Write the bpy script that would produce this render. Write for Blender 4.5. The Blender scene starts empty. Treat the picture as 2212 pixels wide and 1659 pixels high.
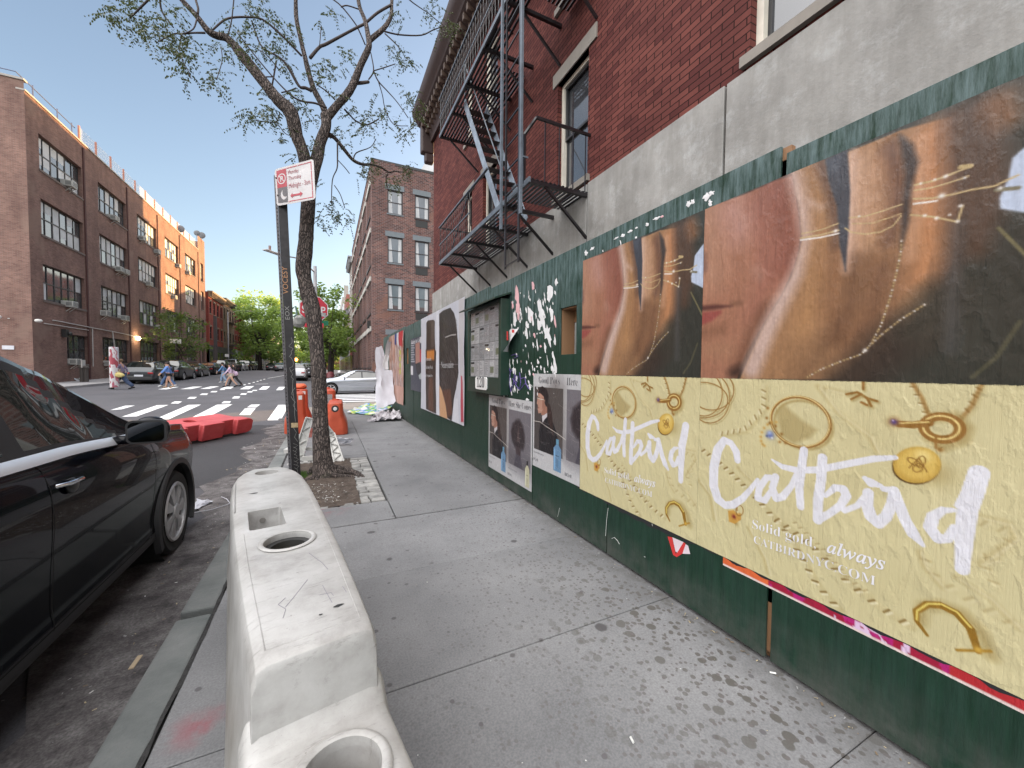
import bpy, bmesh, math, random
import numpy as np
from mathutils import Vector, Matrix
R = math.radians
C = bpy.context.scene.collection
scn = bpy.context.scene
random.seed(7); rng = np.random.default_rng(5)
# ------------------------------------------------------------------ camera
EYE = 1.45
FPX, CX, CY = 831.0, 1106.0, 829.5          # focal length and centre, for a 2212 px wide view
YAW = math.atan(399 / 831.0); PITCH = math.atan(29.5 / 831.0); ROLL = 0.0087
FW = Vector((math.sin(YAW) * math.cos(PITCH), math.cos(YAW) * math.cos(PITCH), -math.sin(PITCH)))
_r0 = Vector((math.cos(YAW), -math.sin(YAW), 0)); _u0 = _r0.cross(FW)
RT = _r0 * math.cos(ROLL) + _u0 * math.sin(ROLL); UP = _u0 * math.cos(ROLL) - _r0 * math.sin(ROLL)
EYEP = Vector((0, 0, EYE))
cd = bpy.data.cameras.new('camera'); cam = bpy.data.objects.new('camera', cd); C.objects.link(cam)
cd.sensor_width = 36; cd.lens = FPX / 2212 * 36; cd.clip_start = 0.05; cd.clip_end = 3000
m = Matrix((RT, UP, -FW)).transposed().to_4x4(); m.translation = EYEP
cam.matrix_world = m; scn.camera = cam
# ------------------------------------------------------------------ world, sun, exposure
SKY_FILL = 10.0
SUN_AZ, SUN_EL = 60.0, 8.0                  # azimuth from the street axis (+Y) towards +X
w = bpy.data.worlds.new('World'); scn.world = w; w.use_nodes = True
nt = w.node_tree; nt.nodes.clear()
sky = nt.nodes.new('ShaderNodeTexSky'); sky.sky_type = 'NISHITA'; sky.sun_disc = False
sky.sun_elevation = R(SUN_EL); sky.sun_rotation = R(SUN_AZ); sky.altitude = 10
sky.air_density = 1.0; sky.dust_density = 1.7; sky.ozone_density = 1.5
bg = nt.nodes.new('ShaderNodeBackground'); bg.inputs['Strength'].default_value = 0.15
wo = nt.nodes.new('ShaderNodeOutputWorld')
hs = nt.nodes.new('ShaderNodeHueSaturation'); hs.inputs['Saturation'].default_value = 0.84; nt.links.new(sky.outputs[0], hs.inputs['Color'])
wb = nt.nodes.new('ShaderNodeMix'); wb.data_type = 'RGBA'; wb.blend_type = 'MULTIPLY'; wb.inputs[0].default_value = 1; wb.inputs[7].default_value = (0.995, 0.985, 1.01, 1)
nt.links.new(hs.outputs[0], wb.inputs[6])
# fill glow added to the sky out of view, behind and to the left
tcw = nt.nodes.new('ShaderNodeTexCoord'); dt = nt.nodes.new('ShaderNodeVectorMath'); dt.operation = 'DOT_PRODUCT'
fill_dir = Vector((-0.50, -0.34, 0.80)).normalized(); dt.inputs[1].default_value = fill_dir; nt.links.new(tcw.outputs['Generated'], dt.inputs[0])
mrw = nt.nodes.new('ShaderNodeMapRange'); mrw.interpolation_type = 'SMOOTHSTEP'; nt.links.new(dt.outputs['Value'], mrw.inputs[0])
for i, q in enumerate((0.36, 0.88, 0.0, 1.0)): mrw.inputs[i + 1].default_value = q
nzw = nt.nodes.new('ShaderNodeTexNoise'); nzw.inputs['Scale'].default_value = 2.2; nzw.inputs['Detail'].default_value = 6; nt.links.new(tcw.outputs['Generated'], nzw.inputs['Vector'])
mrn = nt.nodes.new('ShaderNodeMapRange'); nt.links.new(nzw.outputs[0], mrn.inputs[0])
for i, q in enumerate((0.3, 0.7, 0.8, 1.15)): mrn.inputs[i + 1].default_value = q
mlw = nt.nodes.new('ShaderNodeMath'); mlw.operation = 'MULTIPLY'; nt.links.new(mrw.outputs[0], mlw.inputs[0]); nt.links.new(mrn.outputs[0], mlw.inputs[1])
adw = nt.nodes.new('ShaderNodeMix'); adw.data_type = 'RGBA'; adw.blend_type = 'ADD'; adw.inputs[7].default_value = (SKY_FILL * 1.04, SKY_FILL * 0.985, SKY_FILL * 0.93, 1)
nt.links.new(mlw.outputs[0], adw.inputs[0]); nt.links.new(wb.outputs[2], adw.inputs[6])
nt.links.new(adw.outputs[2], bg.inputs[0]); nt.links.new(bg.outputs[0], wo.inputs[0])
sl = bpy.data.lights.new('sun', 'SUN'); sl.energy = 5.0; sl.angle = R(0.5); sl.color = (1.0, 0.60, 0.25)
so = bpy.data.objects.new('sun', sl); C.objects.link(so)
sd = Vector((math.sin(R(SUN_AZ)) * math.cos(R(SUN_EL)), math.cos(R(SUN_AZ)) * math.cos(R(SUN_EL)), math.sin(R(SUN_EL))))
so.rotation_euler = sd.to_track_quat('Z', 'Y').to_euler(); so.location = (0, 0, 60)
scn.view_settings.view_transform = 'Standard'; scn.view_settings.look = 'None'
scn.view_settings.exposure = 1.45; scn.view_settings.gamma = 1; scn.view_settings.use_curve_mapping = False
scn.cycles.max_bounces = 6; scn.cycles.transparent_max_bounces = 12
scn.cycles.use_denoising = True
# ------------------------------------------------------------------ the lie of the land
def S(t): t = min(1, max(0, t)); return t * t * (3 - 2 * t)
def sp(t, k=3.0): return k * math.log1p(math.exp(min(30, t / k))) if t / k < 30 else t
def terr(x, y):
    return (-0.13 + 0.020 * min(14, max(0, -x)) * S((y - 10) / 18) + 0.028 * (sp(y - 36) - sp(y - 70))
            + 0.15 * math.exp(-((x + 3) / 4) ** 2) * S((y - 28) / 12))
def ray(px, py): return FW + RT * ((px - CX) / FPX) - UP * ((py - CY) / FPX)
def atx(px, py, x): d = ray(px, py); return EYEP + d * (x / d.x)          # the point of the plane x = const seen there
def aty(px, py, y): d = ray(px, py); return EYEP + d * (y / d.y)
def atd(px, py, dep): return EYEP + ray(px, py) * dep                      # ... at a distance along the view axis
def atg(px, py, dz=0.0):
    d = ray(px, py); lo, hi = 0.3, 400.0
    for _ in range(50):
        t = (lo + hi) / 2; p = EYEP + d * t
        if p.z > terr(p.x, p.y) + dz: lo = t
        else: hi = t
    p = EYEP + d * lo; return Vector((p.x, p.y, terr(p.x, p.y) + dz))
def dep(p): return (Vector(p) - EYEP).dot(FW)
# ------------------------------------------------------------------ materials
def srgb(r, g, b):
    f = lambda c: (c / 255 / 12.92) if c <= 10 else ((c / 255 + 0.055) / 1.055) ** 2.4
    return (f(r), f(g), f(b))
def N(nt, t, **k):
    n = nt.nodes.new(t)
    for a, v in k.items():
        if a in n.inputs: n.inputs[a].default_value = v
        else: setattr(n, a, v)
    return n
def ramp(nt, fac, stops):
    r = nt.nodes.new('ShaderNodeValToRGB'); e = r.color_ramp.elements
    while len(e) < len(stops): e.new(0.5)
    for i, (p, c) in enumerate(stops): e[i].position = p; e[i].color = (*c, 1) if len(c) == 3 else c
    nt.links.new(fac, r.inputs[0]); return r.outputs[0]
def mixc(nt, fac, a, b, mode='MIX'):
    n = nt.nodes.new('ShaderNodeMix'); n.data_type = 'RGBA'; n.blend_type = mode
    for i, v in ((0, fac), (6, a), (7, b)):
        if hasattr(v, 'is_linked') or hasattr(v, 'links'): nt.links.new(v, n.inputs[i])
        elif i == 0: n.inputs[0].default_value = v
        else: n.inputs[i].default_value = (*v, 1)
    return n.outputs[2]
def newmat(name):
    m = bpy.data.materials.new(name); m.use_nodes = True; nt = m.node_tree; nt.nodes.clear()
    o = nt.nodes.new('ShaderNodeOutputMaterial'); b = nt.nodes.new('ShaderNodeBsdfPrincipled')
    nt.links.new(b.outputs[0], o.inputs[0]); return m, nt, b
def coords(nt, scale=(1, 1, 1), kind='Object'):
    tc = nt.nodes.new('ShaderNodeTexCoord'); mp = nt.nodes.new('ShaderNodeMapping'); mp.inputs['Scale'].default_value = scale
    nt.links.new(tc.outputs[kind], mp.inputs[0]); return mp.outputs[0]
def noise(nt, vec, scale, detail=4, rough=0.6):
    n = N(nt, 'ShaderNodeTexNoise', Scale=scale, Detail=detail, Roughness=rough); nt.links.new(vec, n.inputs['Vector']); return n.outputs[0]
def island(nt, c, lo=0.9, hi=1.07):
    """every separate stone or flag a little lighter or darker than the next"""
    g = nt.nodes.new('ShaderNodeNewGeometry'); return mixc(nt, 1.0, c, ramp(nt, g.outputs['Random Per Island'], [(0, (lo,) * 3), (1, (hi,) * 3)]), 'MULTIPLY')
def bump(nt, b, h, strength, dist=0.02):
    n = N(nt, 'ShaderNodeBump', Strength=strength, Distance=dist); nt.links.new(h, n.inputs['Height'])
    nt.links.new(n.outputs[0], b.inputs['Normal']); return n
_mc = {}
def M(name, col, rough=0.6, metal=0.0, var=0.12, vs=3.0, bs=0.0, bsc=60, spec=0.5, coat=0.0, stretch=(1, 1, 1), col2=None, emit=0, rvar=0.0, bd=0.01):
    if name in _mc: return _mc[name]
    m, nt, b = newmat(name)
    v = coords(nt, stretch)
    c2 = col2 or tuple(min(1, c * (1 + var)) for c in col); c1 = col if col2 else tuple(c * (1 - var) for c in col)
    f = noise(nt, v, vs, 6, 0.65)
    cc = ramp(nt, f, [(0.3, c1), (0.7, c2)])
    if name in ('granite_setts', 'kerb_stone'): cc = island(nt, cc, .75, 1.2)
    nt.links.new(cc, b.inputs['Base Color'])
    b.inputs['Roughness'].default_value = rough; b.inputs['Metallic'].default_value = metal
    b.inputs['Specular IOR Level'].default_value = spec; b.inputs['Coat Weight'].default_value = coat; b.inputs['Coat Roughness'].default_value = 0.03
    if rvar:
        nt.links.new(ramp(nt, noise(nt, v, vs * 2.3), [(0.3, (rough - rvar,) * 3), (0.7, (rough + rvar,) * 3)]), b.inputs['Roughness'])
    if bs: bump(nt, b, noise(nt, v, bsc, 5), bs, bd)
    if emit: b.inputs['Emission Color'].default_value = (*col, 1); b.inputs['Emission Strength'].default_value = emit
    _mc[name] = m; return m
def wallvec(nt):
    """metres along the wall and up it, whichever way the wall faces"""
    tc = nt.nodes.new('ShaderNodeTexCoord'); g = nt.nodes.new('ShaderNodeNewGeometry')
    sp_ = nt.nodes.new('ShaderNodeSeparateXYZ'); nt.links.new(tc.outputs['Object'], sp_.inputs[0])
    sn = nt.nodes.new('ShaderNodeSeparateXYZ'); nt.links.new(g.outputs['True Normal'], sn.inputs[0])
    ab = N(nt, 'ShaderNodeMath', operation='ABSOLUTE'); nt.links.new(sn.outputs[0], ab.inputs[0])
    gt = N(nt, 'ShaderNodeMath', operation='GREATER_THAN'); gt.inputs[1].default_value = 0.6; nt.links.new(ab.outputs[0], gt.inputs[0])
    mx = nt.nodes.new('ShaderNodeMix'); nt.links.new(gt.outputs[0], mx.inputs[0]); nt.links.new(sp_.outputs[0], mx.inputs[2]); nt.links.new(sp_.outputs[1], mx.inputs[3])
    cb = nt.nodes.new('ShaderNodeCombineXYZ'); nt.links.new(mx.outputs[0], cb.inputs[0]); nt.links.new(sp_.outputs[2], cb.inputs[1])
    return cb.outputs[0], tc.outputs['Object']
def brickmat(name, c1, c2, mortar, bw=0.205, rh=0.064, ms=0.006, patch=None, bias=0.0, bumpd=0.004, big=0.6):
    m, nt, b = newmat(name); v, ob = wallvec(nt)
    br = N(nt, 'ShaderNodeTexBrick', offset=0.5, Scale=1.0); br.inputs['Brick Width'].default_value = bw; br.inputs['Row Height'].default_value = rh
    br.inputs['Mortar Size'].default_value = ms; br.inputs['Mortar Smooth'].default_value = 0.15; br.inputs['Bias'].default_value = bias
    br.inputs['Color1'].default_value = (*c1, 1); br.inputs['Color2'].default_value = (*c2, 1); br.inputs['Mortar'].default_value = (*mortar, 1)
    nt.links.new(v, br.inputs['Vector'])
    col = mixc(nt, 0.75, br.outputs['Color'], ramp(nt, noise(nt, ob, big, 5), [(0.3, (0.60, 0.58, 0.60)), (0.72, (1.14, 1.12, 1.10))]), 'MULTIPLY')
    st = coords(nt, (1.2, 1.2, 0.15))
    col = mixc(nt, 0.6, col, ramp(nt, noise(nt, st, 1.6, 5), [(0.35, (0.72, 0.7, 0.7)), (0.6, (1, 1, 1))]), 'MULTIPLY')
    if patch: col = mixc(nt, ramp(nt, noise(nt, ob, 0.45, 3), [(0.56, (0, 0, 0)), (0.66, (0.7,) * 3)]), col, patch)
    nt.links.new(col, b.inputs['Base Color']); b.inputs['Roughness'].default_value = 0.9; b.inputs['Specular IOR Level'].default_value = 0.2
    iv = N(nt, 'ShaderNodeMath', operation='SUBTRACT'); iv.inputs[0].default_value = 1; nt.links.new(br.outputs['Fac'], iv.inputs[1])
    ad = N(nt, 'ShaderNodeMath', operation='ADD'); nt.links.new(iv.outputs[0], ad.inputs[0])
    ml = N(nt, 'ShaderNodeMath', operation='MULTIPLY'); ml.inputs[1].default_value = 0.5; nt.links.new(noise(nt, ob, 45, 4), ml.inputs[0]); nt.links.new(ml.outputs[0], ad.inputs[1])
    bump(nt, b, ad.outputs[0], 0.8, bumpd); return m
# ------------------------------------------------------------------ building objects
class MB:
    def __init__(s): s.v = []; s.f = []; s.m = []; s.cur = 0
    def add(s, vs, fs):
        o = len(s.v); s.v += [tuple(v) for v in vs]; s.f += [tuple(i + o for i in f) for f in fs]; s.m += [s.cur] * len(fs); return s
    def box(s, a, b):
        (x0, y0, z0), (x1, y1, z1) = a, b
        x0, x1 = min(x0, x1), max(x0, x1); y0, y1 = min(y0, y1), max(y0, y1); z0, z1 = min(z0, z1), max(z0, z1)
        return s.add([(x0, y0, z0), (x1, y0, z0), (x1, y1, z0), (x0, y1, z0), (x0, y0, z1), (x1, y0, z1), (x1, y1, z1), (x0, y1, z1)],
                     [(0, 3, 2, 1), (4, 5, 6, 7), (0, 1, 5, 4), (1, 2, 6, 5), (2, 3, 7, 6), (3, 0, 4, 7)])
    def bar(s, p, q, w, h=None, up=(0, 0, 1)):
        """rectangular bar from p to q, w across and h in the direction of up"""
        h = h or w; p = Vector(p); q = Vector(q); d = (q - p).normalized(); u = Vector(up)
        if abs(d.dot(u)) > 0.99: u = Vector((1, 0, 0))
        a = d.cross(u).normalized() * (w / 2); b = a.cross(d).normalized() * (h / 2)
        return s.add([p - a - b, p + a - b, p + a + b, p - a + b, q - a - b, q + a - b, q + a + b, q - a + b],
                     [(0, 3, 2, 1), (4, 5, 6, 7), (0, 1, 5, 4), (1, 2, 6, 5), (2, 3, 7, 6), (3, 0, 4, 7)])
    def tube(s, pts, rad, n=8, cap=True):
        pts = [Vector(p) for p in pts]; k = len(pts)
        rad = rad if isinstance(rad, (list, tuple)) else [rad] * k
        o = len(s.v); prev = None
        for i, p in enumerate(pts):
            d = (pts[min(i + 1, k - 1)] - pts[max(i - 1, 0)])
            d = d.normalized() if d.length > 1e-9 else Vector((0, 0, 1))
            if prev is None:
                a = d.orthogonal().normalized()
            else:
                a = prev - d * prev.dot(d); a = a.normalized() if a.length > 1e-6 else d.orthogonal().normalized()
            prev = a; b = d.cross(a)
            for j in range(n):
                t = 2 * math.pi * j / n; s.v.append(tuple(p + (a * math.cos(t) + b * math.sin(t)) * rad[i]))
        for i in range(k - 1):
            for j in range(n):
                s.f.append((o + i * n + j, o + i * n + (j + 1) % n, o + (i + 1) * n + (j + 1) % n, o + (i + 1) * n + j)); s.m.append(s.cur)
        if cap:
            s.f.append(tuple(o + j for j in reversed(range(n)))); s.m.append(s.cur)
            s.f.append(tuple(o + (k - 1) * n + j for j in range(n))); s.m.append(s.cur)
        return s
    def lathe(s, prof, c=(0, 0, 0), axis='z', n=24, closed=True):
        """profile of (radius, height) turned about an axis through c"""
        o = len(s.v); k = len(prof)
        for r, h in prof:
            for j in range(n):
                t = 2 * math.pi * j / n; u, v_ = r * math.cos(t), r * math.sin(t)
                p = {'z': (u, v_, h), 'x': (h, u, v_), 'y': (v_, h, u)}[axis]
                s.v.append((c[0] + p[0], c[1] + p[1], c[2] + p[2]))
        for i in range(k - 1):
            for j in range(n):
                s.f.append((o + i * n + j, o + i * n + (j + 1) % n, o + (i + 1) * n + (j + 1) % n, o + (i + 1) * n + j)); s.m.append(s.cur)
        if closed:
            s.f.append(tuple(o + j for j in reversed(range(n)))); s.m.append(s.cur)
            s.f.append(tuple(o + (k - 1) * n + j for j in range(n))); s.m.append(s.cur)
        return s
    def prism(s, poly, f0, f1):
        """polygon (2-D) swept between the two placing functions"""
        k = len(poly); a = [f0(*p) for p in poly]; b = [f1(*p) for p in poly]
        return s.add(a + b, [tuple(range(k))[::-1], tuple(range(k, 2 * k))] + [(i, (i + 1) % k, (i + 1) % k + k, i + k) for i in range(k)])
    def blob(s, c, r, n=8, jit=0.0):
        o = len(s.v); rings = max(4, n // 2 + 1)
        if not hasattr(r, '__len__'): r = (r, r, r)
        for i in range(1, rings):
            ph = math.pi * i / rings
            for j in range(n):
                t = 2 * math.pi * j / n; q = 1 + random.uniform(-jit, jit)
                s.v.append((c[0] + r[0] * q * math.sin(ph) * math.cos(t), c[1] + r[1] * q * math.sin(ph) * math.sin(t), c[2] + r[2] * q * math.cos(ph)))
        top = len(s.v); s.v.append((c[0], c[1], c[2] + r[2])); s.v.append((c[0], c[1], c[2] - r[2]))
        for i in range(rings - 2):
            for j in range(n):
                s.f.append((o + i * n + j, o + (i + 1) * n + j, o + (i + 1) * n + (j + 1) % n, o + i * n + (j + 1) % n)); s.m.append(s.cur)
        for j in range(n):
            s.f.append((top, o + j, o + (j + 1) % n)); s.m.append(s.cur)
            s.f.append((top + 1, o + (rings - 2) * n + (j + 1) % n, o + (rings - 2) * n + j)); s.m.append(s.cur)
        return s
    def build(s, name, mats, parent=None, smooth=False, bevel=0, sub=0, fix=True, seg=2):
        off = Vector(parent['_o']) if parent and '_o' in parent else Vector((0, 0, 0))
        me = bpy.data.meshes.new(name); me.from_pydata([tuple(Vector(v) - off) for v in s.v] if off.length else s.v, [], s.f)
        for mm in (mats if isinstance(mats, (list, tuple)) else [mats]): me.materials.append(mm)
        me.polygons.foreach_set('material_index', s.m)
        if fix:
            b = bmesh.new(); b.from_mesh(me); bmesh.ops.recalc_face_normals(b, faces=b.faces); b.to_mesh(me); b.free()
        if smooth:
            me.shade_smooth()
            try: me.set_sharp_from_angle(angle=R(38 if smooth is True else smooth))
            except Exception: pass
        o = bpy.data.objects.new(name, me); C.objects.link(o)
        if parent:
            o.parent = parent
            if '_o' in parent: o['_o'] = parent['_o']
        if bevel:
            md = o.modifiers.new('bevel', 'BEVEL'); md.width = bevel; md.segments = seg; md.limit_method = 'ANGLE'; md.angle_limit = R(35)
        if sub:
            md = o.modifiers.new('sub', 'SUBSURF'); md.levels = sub; md.render_levels = sub
        return o
def tag(o, label=None, cat=None, group=None, kind=None):
    if label: o['label'] = label
    if cat: o['category'] = cat
    if group: o['group'] = group
    if kind: o['kind'] = kind
    return o
def T(name, label, cat, loc=(0, 0, 0), group=None):
    o = bpy.data.objects.new(name, None); C.objects.link(o); o.location = loc; o['_o'] = tuple(loc)
    o.empty_display_size = 0.2
    return tag(o, label, cat, group)
def struct(mb, name, mat, **k): return tag(mb.build(name, mat, **k), kind='structure')
def solo(mb, name, mat, label, cat, group=None, kind=None, **k): return tag(mb.build(name, mat, **k), label, cat, group, kind)
_kids = {}
def copy_tree(o, loc=None, rz=None, scale=None, label=None, group=None, parent=None, kids=None):
    if kids is None: kids = {}; [kids.setdefault(x.parent, []).append(x) for x in bpy.data.objects if x.parent]
    c = o.copy(); C.objects.link(c); c.parent = parent
    if loc is not None: c.location = loc
    if rz is not None: c.rotation_euler = (0, 0, rz)
    if scale: c.scale = scale
    if label: c['label'] = label
    if group: c['group'] = group
    for ch in kids.get(o, []): copy_tree(ch, parent=c, kids=kids)
    return c
def bake(o):
    """make the modifiers' result the object's own mesh"""
    dg = bpy.context.evaluated_depsgraph_get(); dg.update()
    me = bpy.data.meshes.new_from_object(o.evaluated_get(dg)); o.modifiers.clear(); old = o.data; o.data = me; bpy.data.meshes.remove(old); return o
def cut(o, cutters):
    for c in cutters:
        md = o.modifiers.new('cut', 'BOOLEAN'); md.operation = 'DIFFERENCE'; md.object = c; md.solver = 'EXACT'
    bpy.context.view_layer.update(); bake(o)
    for c in cutters: bpy.data.objects.remove(c)
    return o
FONT = bpy.data.fonts.load('<builtin>') if '<builtin>' in [f.name for f in bpy.data.fonts] else None
BOLD = {}
for i, ch in enumerate('ABCDEFGHIJKLMNOPQRSTUVWXYZ'): BOLD[ch] = chr(0x1D400 + i)
for i, ch in enumerate('abcdefghijklmnopqrstuvwxyz'): BOLD[ch] = chr(0x1D41A + i)
for i, ch in enumerate('0123456789'): BOLD[ch] = chr(0x1D7CE + i)
ITAL = {}
for i, ch in enumerate('ABCDEFGHIJKLMNOPQRSTUVWXYZ'): ITAL[ch] = chr(0x1D434 + i)
for i, ch in enumerate('abcdefghijklmnopqrstuvwxyz'): ITAL[ch] = chr(0x1D44E + i)
ITAL['h'] = chr(0x210E)
def text(name, s, mat, fn, width, parent=None, style=None, offset=0.0, hscale=None, depth=0.0, align='LEFT', shear=0.0):
    """lettering as a mesh; fn maps (u, v) metres on the sheet to the place; width is its full length"""
    cu = bpy.data.curves.new('t', 'FONT'); cu.body = ''.join(style.get(ch, ch) for ch in s) if style else s
    cu.size = 1; cu.offset = offset; cu.resolution_u = 3; cu.shear = shear
    to = bpy.data.objects.new('t', cu); C.objects.link(to); bpy.context.view_layer.update()
    me = bpy.data.meshes.new_from_object(to.evaluated_get(bpy.context.evaluated_depsgraph_get()))
    bpy.data.objects.remove(to); bpy.data.curves.remove(cu)
    xs = [v.co.x for v in me.vertices]; x0, x1 = min(xs), max(xs); k = width / (x1 - x0); kv = k * (hscale or 1)
    vs = [Vector(fn((v.co.x - x0) * k, v.co.y * kv)) for v in me.vertices]; fs = [tuple(p.vertices) for p in me.polygons]
    bpy.data.meshes.remove(me)
    mb = MB(); mb.add(vs, fs); return mb.build(name, mat, parent, fix=False)
# ================================================================== SETTING
def asphaltmat(name, base, dark, grit=1.0):
    m, nt, b = newmat(name); v = coords(nt)
    c = ramp(nt, noise(nt, v, 0.35, 6), [(0.3, tuple(x * 0.8 for x in base)), (0.7, tuple(x * 1.2 for x in base))])
    c = mixc(nt, 0.7 * grit, c, ramp(nt, noise(nt, v, 90, 3), [(0.3, (0.55,) * 3), (0.62, (1.25,) * 3)]), 'MULTIPLY')
    c = mixc(nt, ramp(nt, noise(nt, coords(nt, (0.5, 0.12, 1)), 1.1, 6), [(0.52, (0, 0, 0)), (0.7, (0.6,) * 3)]), c, dark)
    nt.links.new(c, b.inputs['Base Color']); b.inputs['Roughness'].default_value = 0.85
    bump(nt, b, noise(nt, v, 120, 3), 0.5 * grit, 0.006); return m
road_m = asphaltmat('asphalt', (0.085, 0.083, 0.092), (0.05, 0.05, 0.055))
xs = np.unique(np.concatenate([np.linspace(-300, -40, 14), np.linspace(-40, -17, 12), np.arange(-17, 10.1, 0.5), np.linspace(10.1, 40, 10), np.linspace(40, 300, 14)]))
ys = np.unique(np.concatenate([np.linspace(-60, -8, 8), np.arange(-8, 85, 0.5), np.arange(85, 160, 5), np.linspace(160, 900, 12)]))
vs = [(x, y, terr(x, y)) for y in ys for x in xs]; nx = len(xs)
mb = MB(); mb.add(vs, [(j * nx + i, j * nx + i + 1, (j + 1) * nx + i + 1, (j + 1) * nx + i) for j in range(len(ys) - 1) for i in range(nx - 1)])
struct(mb, 'road', road_m, smooth=True)
# ---- pavement on this side, with its joints cut as real gaps between flags
def concmat():
    m, nt, b = newmat('pavement_concrete'); v = coords(nt); ge = nt.nodes.new('ShaderNodeSeparateXYZ'); nt.links.new(v, ge.inputs[0])
    c = ramp(nt, noise(nt, v, 1.3, 7), [(0.2, (0.116, 0.118, 0.124)), (0.5, (0.182, 0.184, 0.190)), (0.8, (0.236, 0.238, 0.243))])
    c = mixc(nt, 0.55, c, ramp(nt, noise(nt, v, 110, 3), [(0.33, (0.62,) * 3), (0.66, (1.2,) * 3)]), 'MULTIPLY')
    # spat-out gum and drips: round dark spots
    def spots(scale, cut, soft, dens, col, c, amount):
        nv = nt.nodes.new('ShaderNodeMix'); nv.data_type = 'VECTOR'; nv.inputs[0].default_value = 0.035 / scale * 4
        nn = N(nt, 'ShaderNodeTexNoise', Scale=scale * 2.2, Detail=3); nt.links.new(v, nn.inputs['Vector'])
        nt.links.new(v, nv.inputs[4]); nt.links.new(nn.outputs['Color'], nv.inputs[5])
        vo = N(nt, 'ShaderNodeTexVoronoi', Scale=scale); nt.links.new(nv.outputs[1], vo.inputs['Vector'])
        se = nt.nodes.new('ShaderNodeSeparateColor'); nt.links.new(vo.outputs['Color'], se.inputs[0])
        f = ramp(nt, vo.outputs['Distance'], [(cut, (1,) * 3), (cut + soft, (0,) * 3)])
        g = ramp(nt, se.outputs[0], [(dens, (1,) * 3), (dens + 0.02, (0,) * 3)])
        a = N(nt, 'ShaderNodeMath', operation='MULTIPLY'); nt.links.new(f, a.inputs[0]); nt.links.new(g, a.inputs[1])
        if amount is not None: a2 = N(nt, 'ShaderNodeMath', operation='MULTIPLY'); nt.links.new(a.outputs[0], a2.inputs[0]); nt.links.new(amount, a2.inputs[1]); a = a2
        return mixc(nt, a.outputs[0], c, col)
    def mr(sock, a, b_, c0=0.0, c1=1.0):
        n = nt.nodes.new('ShaderNodeMapRange'); nt.links.new(sock, n.inputs[0])
        for i, q in enumerate((a, b_, c0, c1)): n.inputs[i + 1].default_value = q
        return n.outputs[0]
    c = spots(3.2, 0.09, 0.03, 0.45, (0.065, 0.062, 0.065), c, None); c = spots(5.3, 0.085, 0.03, 0.5, (0.09, 0.086, 0.088), c, None)
    c = spots(9, 0.10, 0.04, 0.35, (0.10, 0.095, 0.10), c, None)
    # splashes below the hoarding, where x nears its foot: a run of stains along it
    near = N(nt, 'ShaderNodeMath', operation='MULTIPLY'); nt.links.new(mr(ge.outputs[0], 0.75, 1.75), near.inputs[0]); nt.links.new(mr(ge.outputs[1], 3.3, 1.7), near.inputs[1])
    c = spots(11, 0.26, 0.05, 0.62, (0.075, 0.070, 0.062), c, near.outputs[0])
    c = spots(26, 0.32, 0.06, 0.6, (0.085, 0.078, 0.072), c, near.outputs[0])
    c = spots(40, 0.30, 0.08, 0.3, (0.11, 0.10, 0.10), c, mr(ge.outputs[0], 0.0, 1.5, 0.15, 1))
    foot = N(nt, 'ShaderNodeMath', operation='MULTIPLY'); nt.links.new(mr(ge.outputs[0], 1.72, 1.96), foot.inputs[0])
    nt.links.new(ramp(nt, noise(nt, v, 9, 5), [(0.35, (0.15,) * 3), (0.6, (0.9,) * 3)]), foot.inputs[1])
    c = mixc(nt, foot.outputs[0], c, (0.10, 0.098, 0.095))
    # faded red spray paint
    for (cx, cy_, r, k) in ((-0.02, 4.35, 0.30, 0.55), (-0.52, 1.35, 0.30, 0.5), (-0.47, 1.9, 0.16, 0.45)):
        mp = nt.nodes.new('ShaderNodeMapping'); mp.inputs['Location'].default_value = (-cx / r, -cy_ / (r * 0.8), 0); mp.inputs['Scale'].default_value = (1 / r, 1 / (r * 0.8), 0)
        nt.links.new(v, mp.inputs[0]); gr = nt.nodes.new('ShaderNodeTexGradient'); gr.gradient_type = 'SPHERICAL'; nt.links.new(mp.outputs[0], gr.inputs[0])
        a = N(nt, 'ShaderNodeMath', operation='MULTIPLY'); nt.links.new(gr.outputs['Fac'], a.inputs[0])
        nt.links.new(ramp(nt, noise(nt, v, 7, 4), [(0.45, (0,) * 3), (0.62, (k * 1.6,) * 3)]), a.inputs[1]); c = mixc(nt, a.outputs[0], c, (0.26, 0.06, 0.08))
    c = island(nt, c, .88, 1.06)
    nt.links.new(c, b.inputs['Base Color']); b.inputs['Roughness'].default_value = 0.78
    bump(nt, b, noise(nt, v, 140, 3), 0.35, 0.004); return m
conc_m = concmat()
KX, WX = -0.80, 1.97       # kerb face; hoarding face
def arc(cx, cy, r, a0, a1, n=12): return [(cx + r * math.cos(R(a0 + (a1 - a0) * i / n)), cy + r * math.sin(R(a0 + (a1 - a0) * i / n))) for i in range(n + 1)]
KW = 0.17
outer = [(KX, -8)] + arc(KX + 3.0, 15.2, 3.0, 180, 90) + [(60, 18.2)]
inner = [(KX + KW, -8)] + arc(KX + 3.0, 15.2, 3.0 - KW, 180, 90) + [(60, 18.2 - KW)]
mb = MB()
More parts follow.
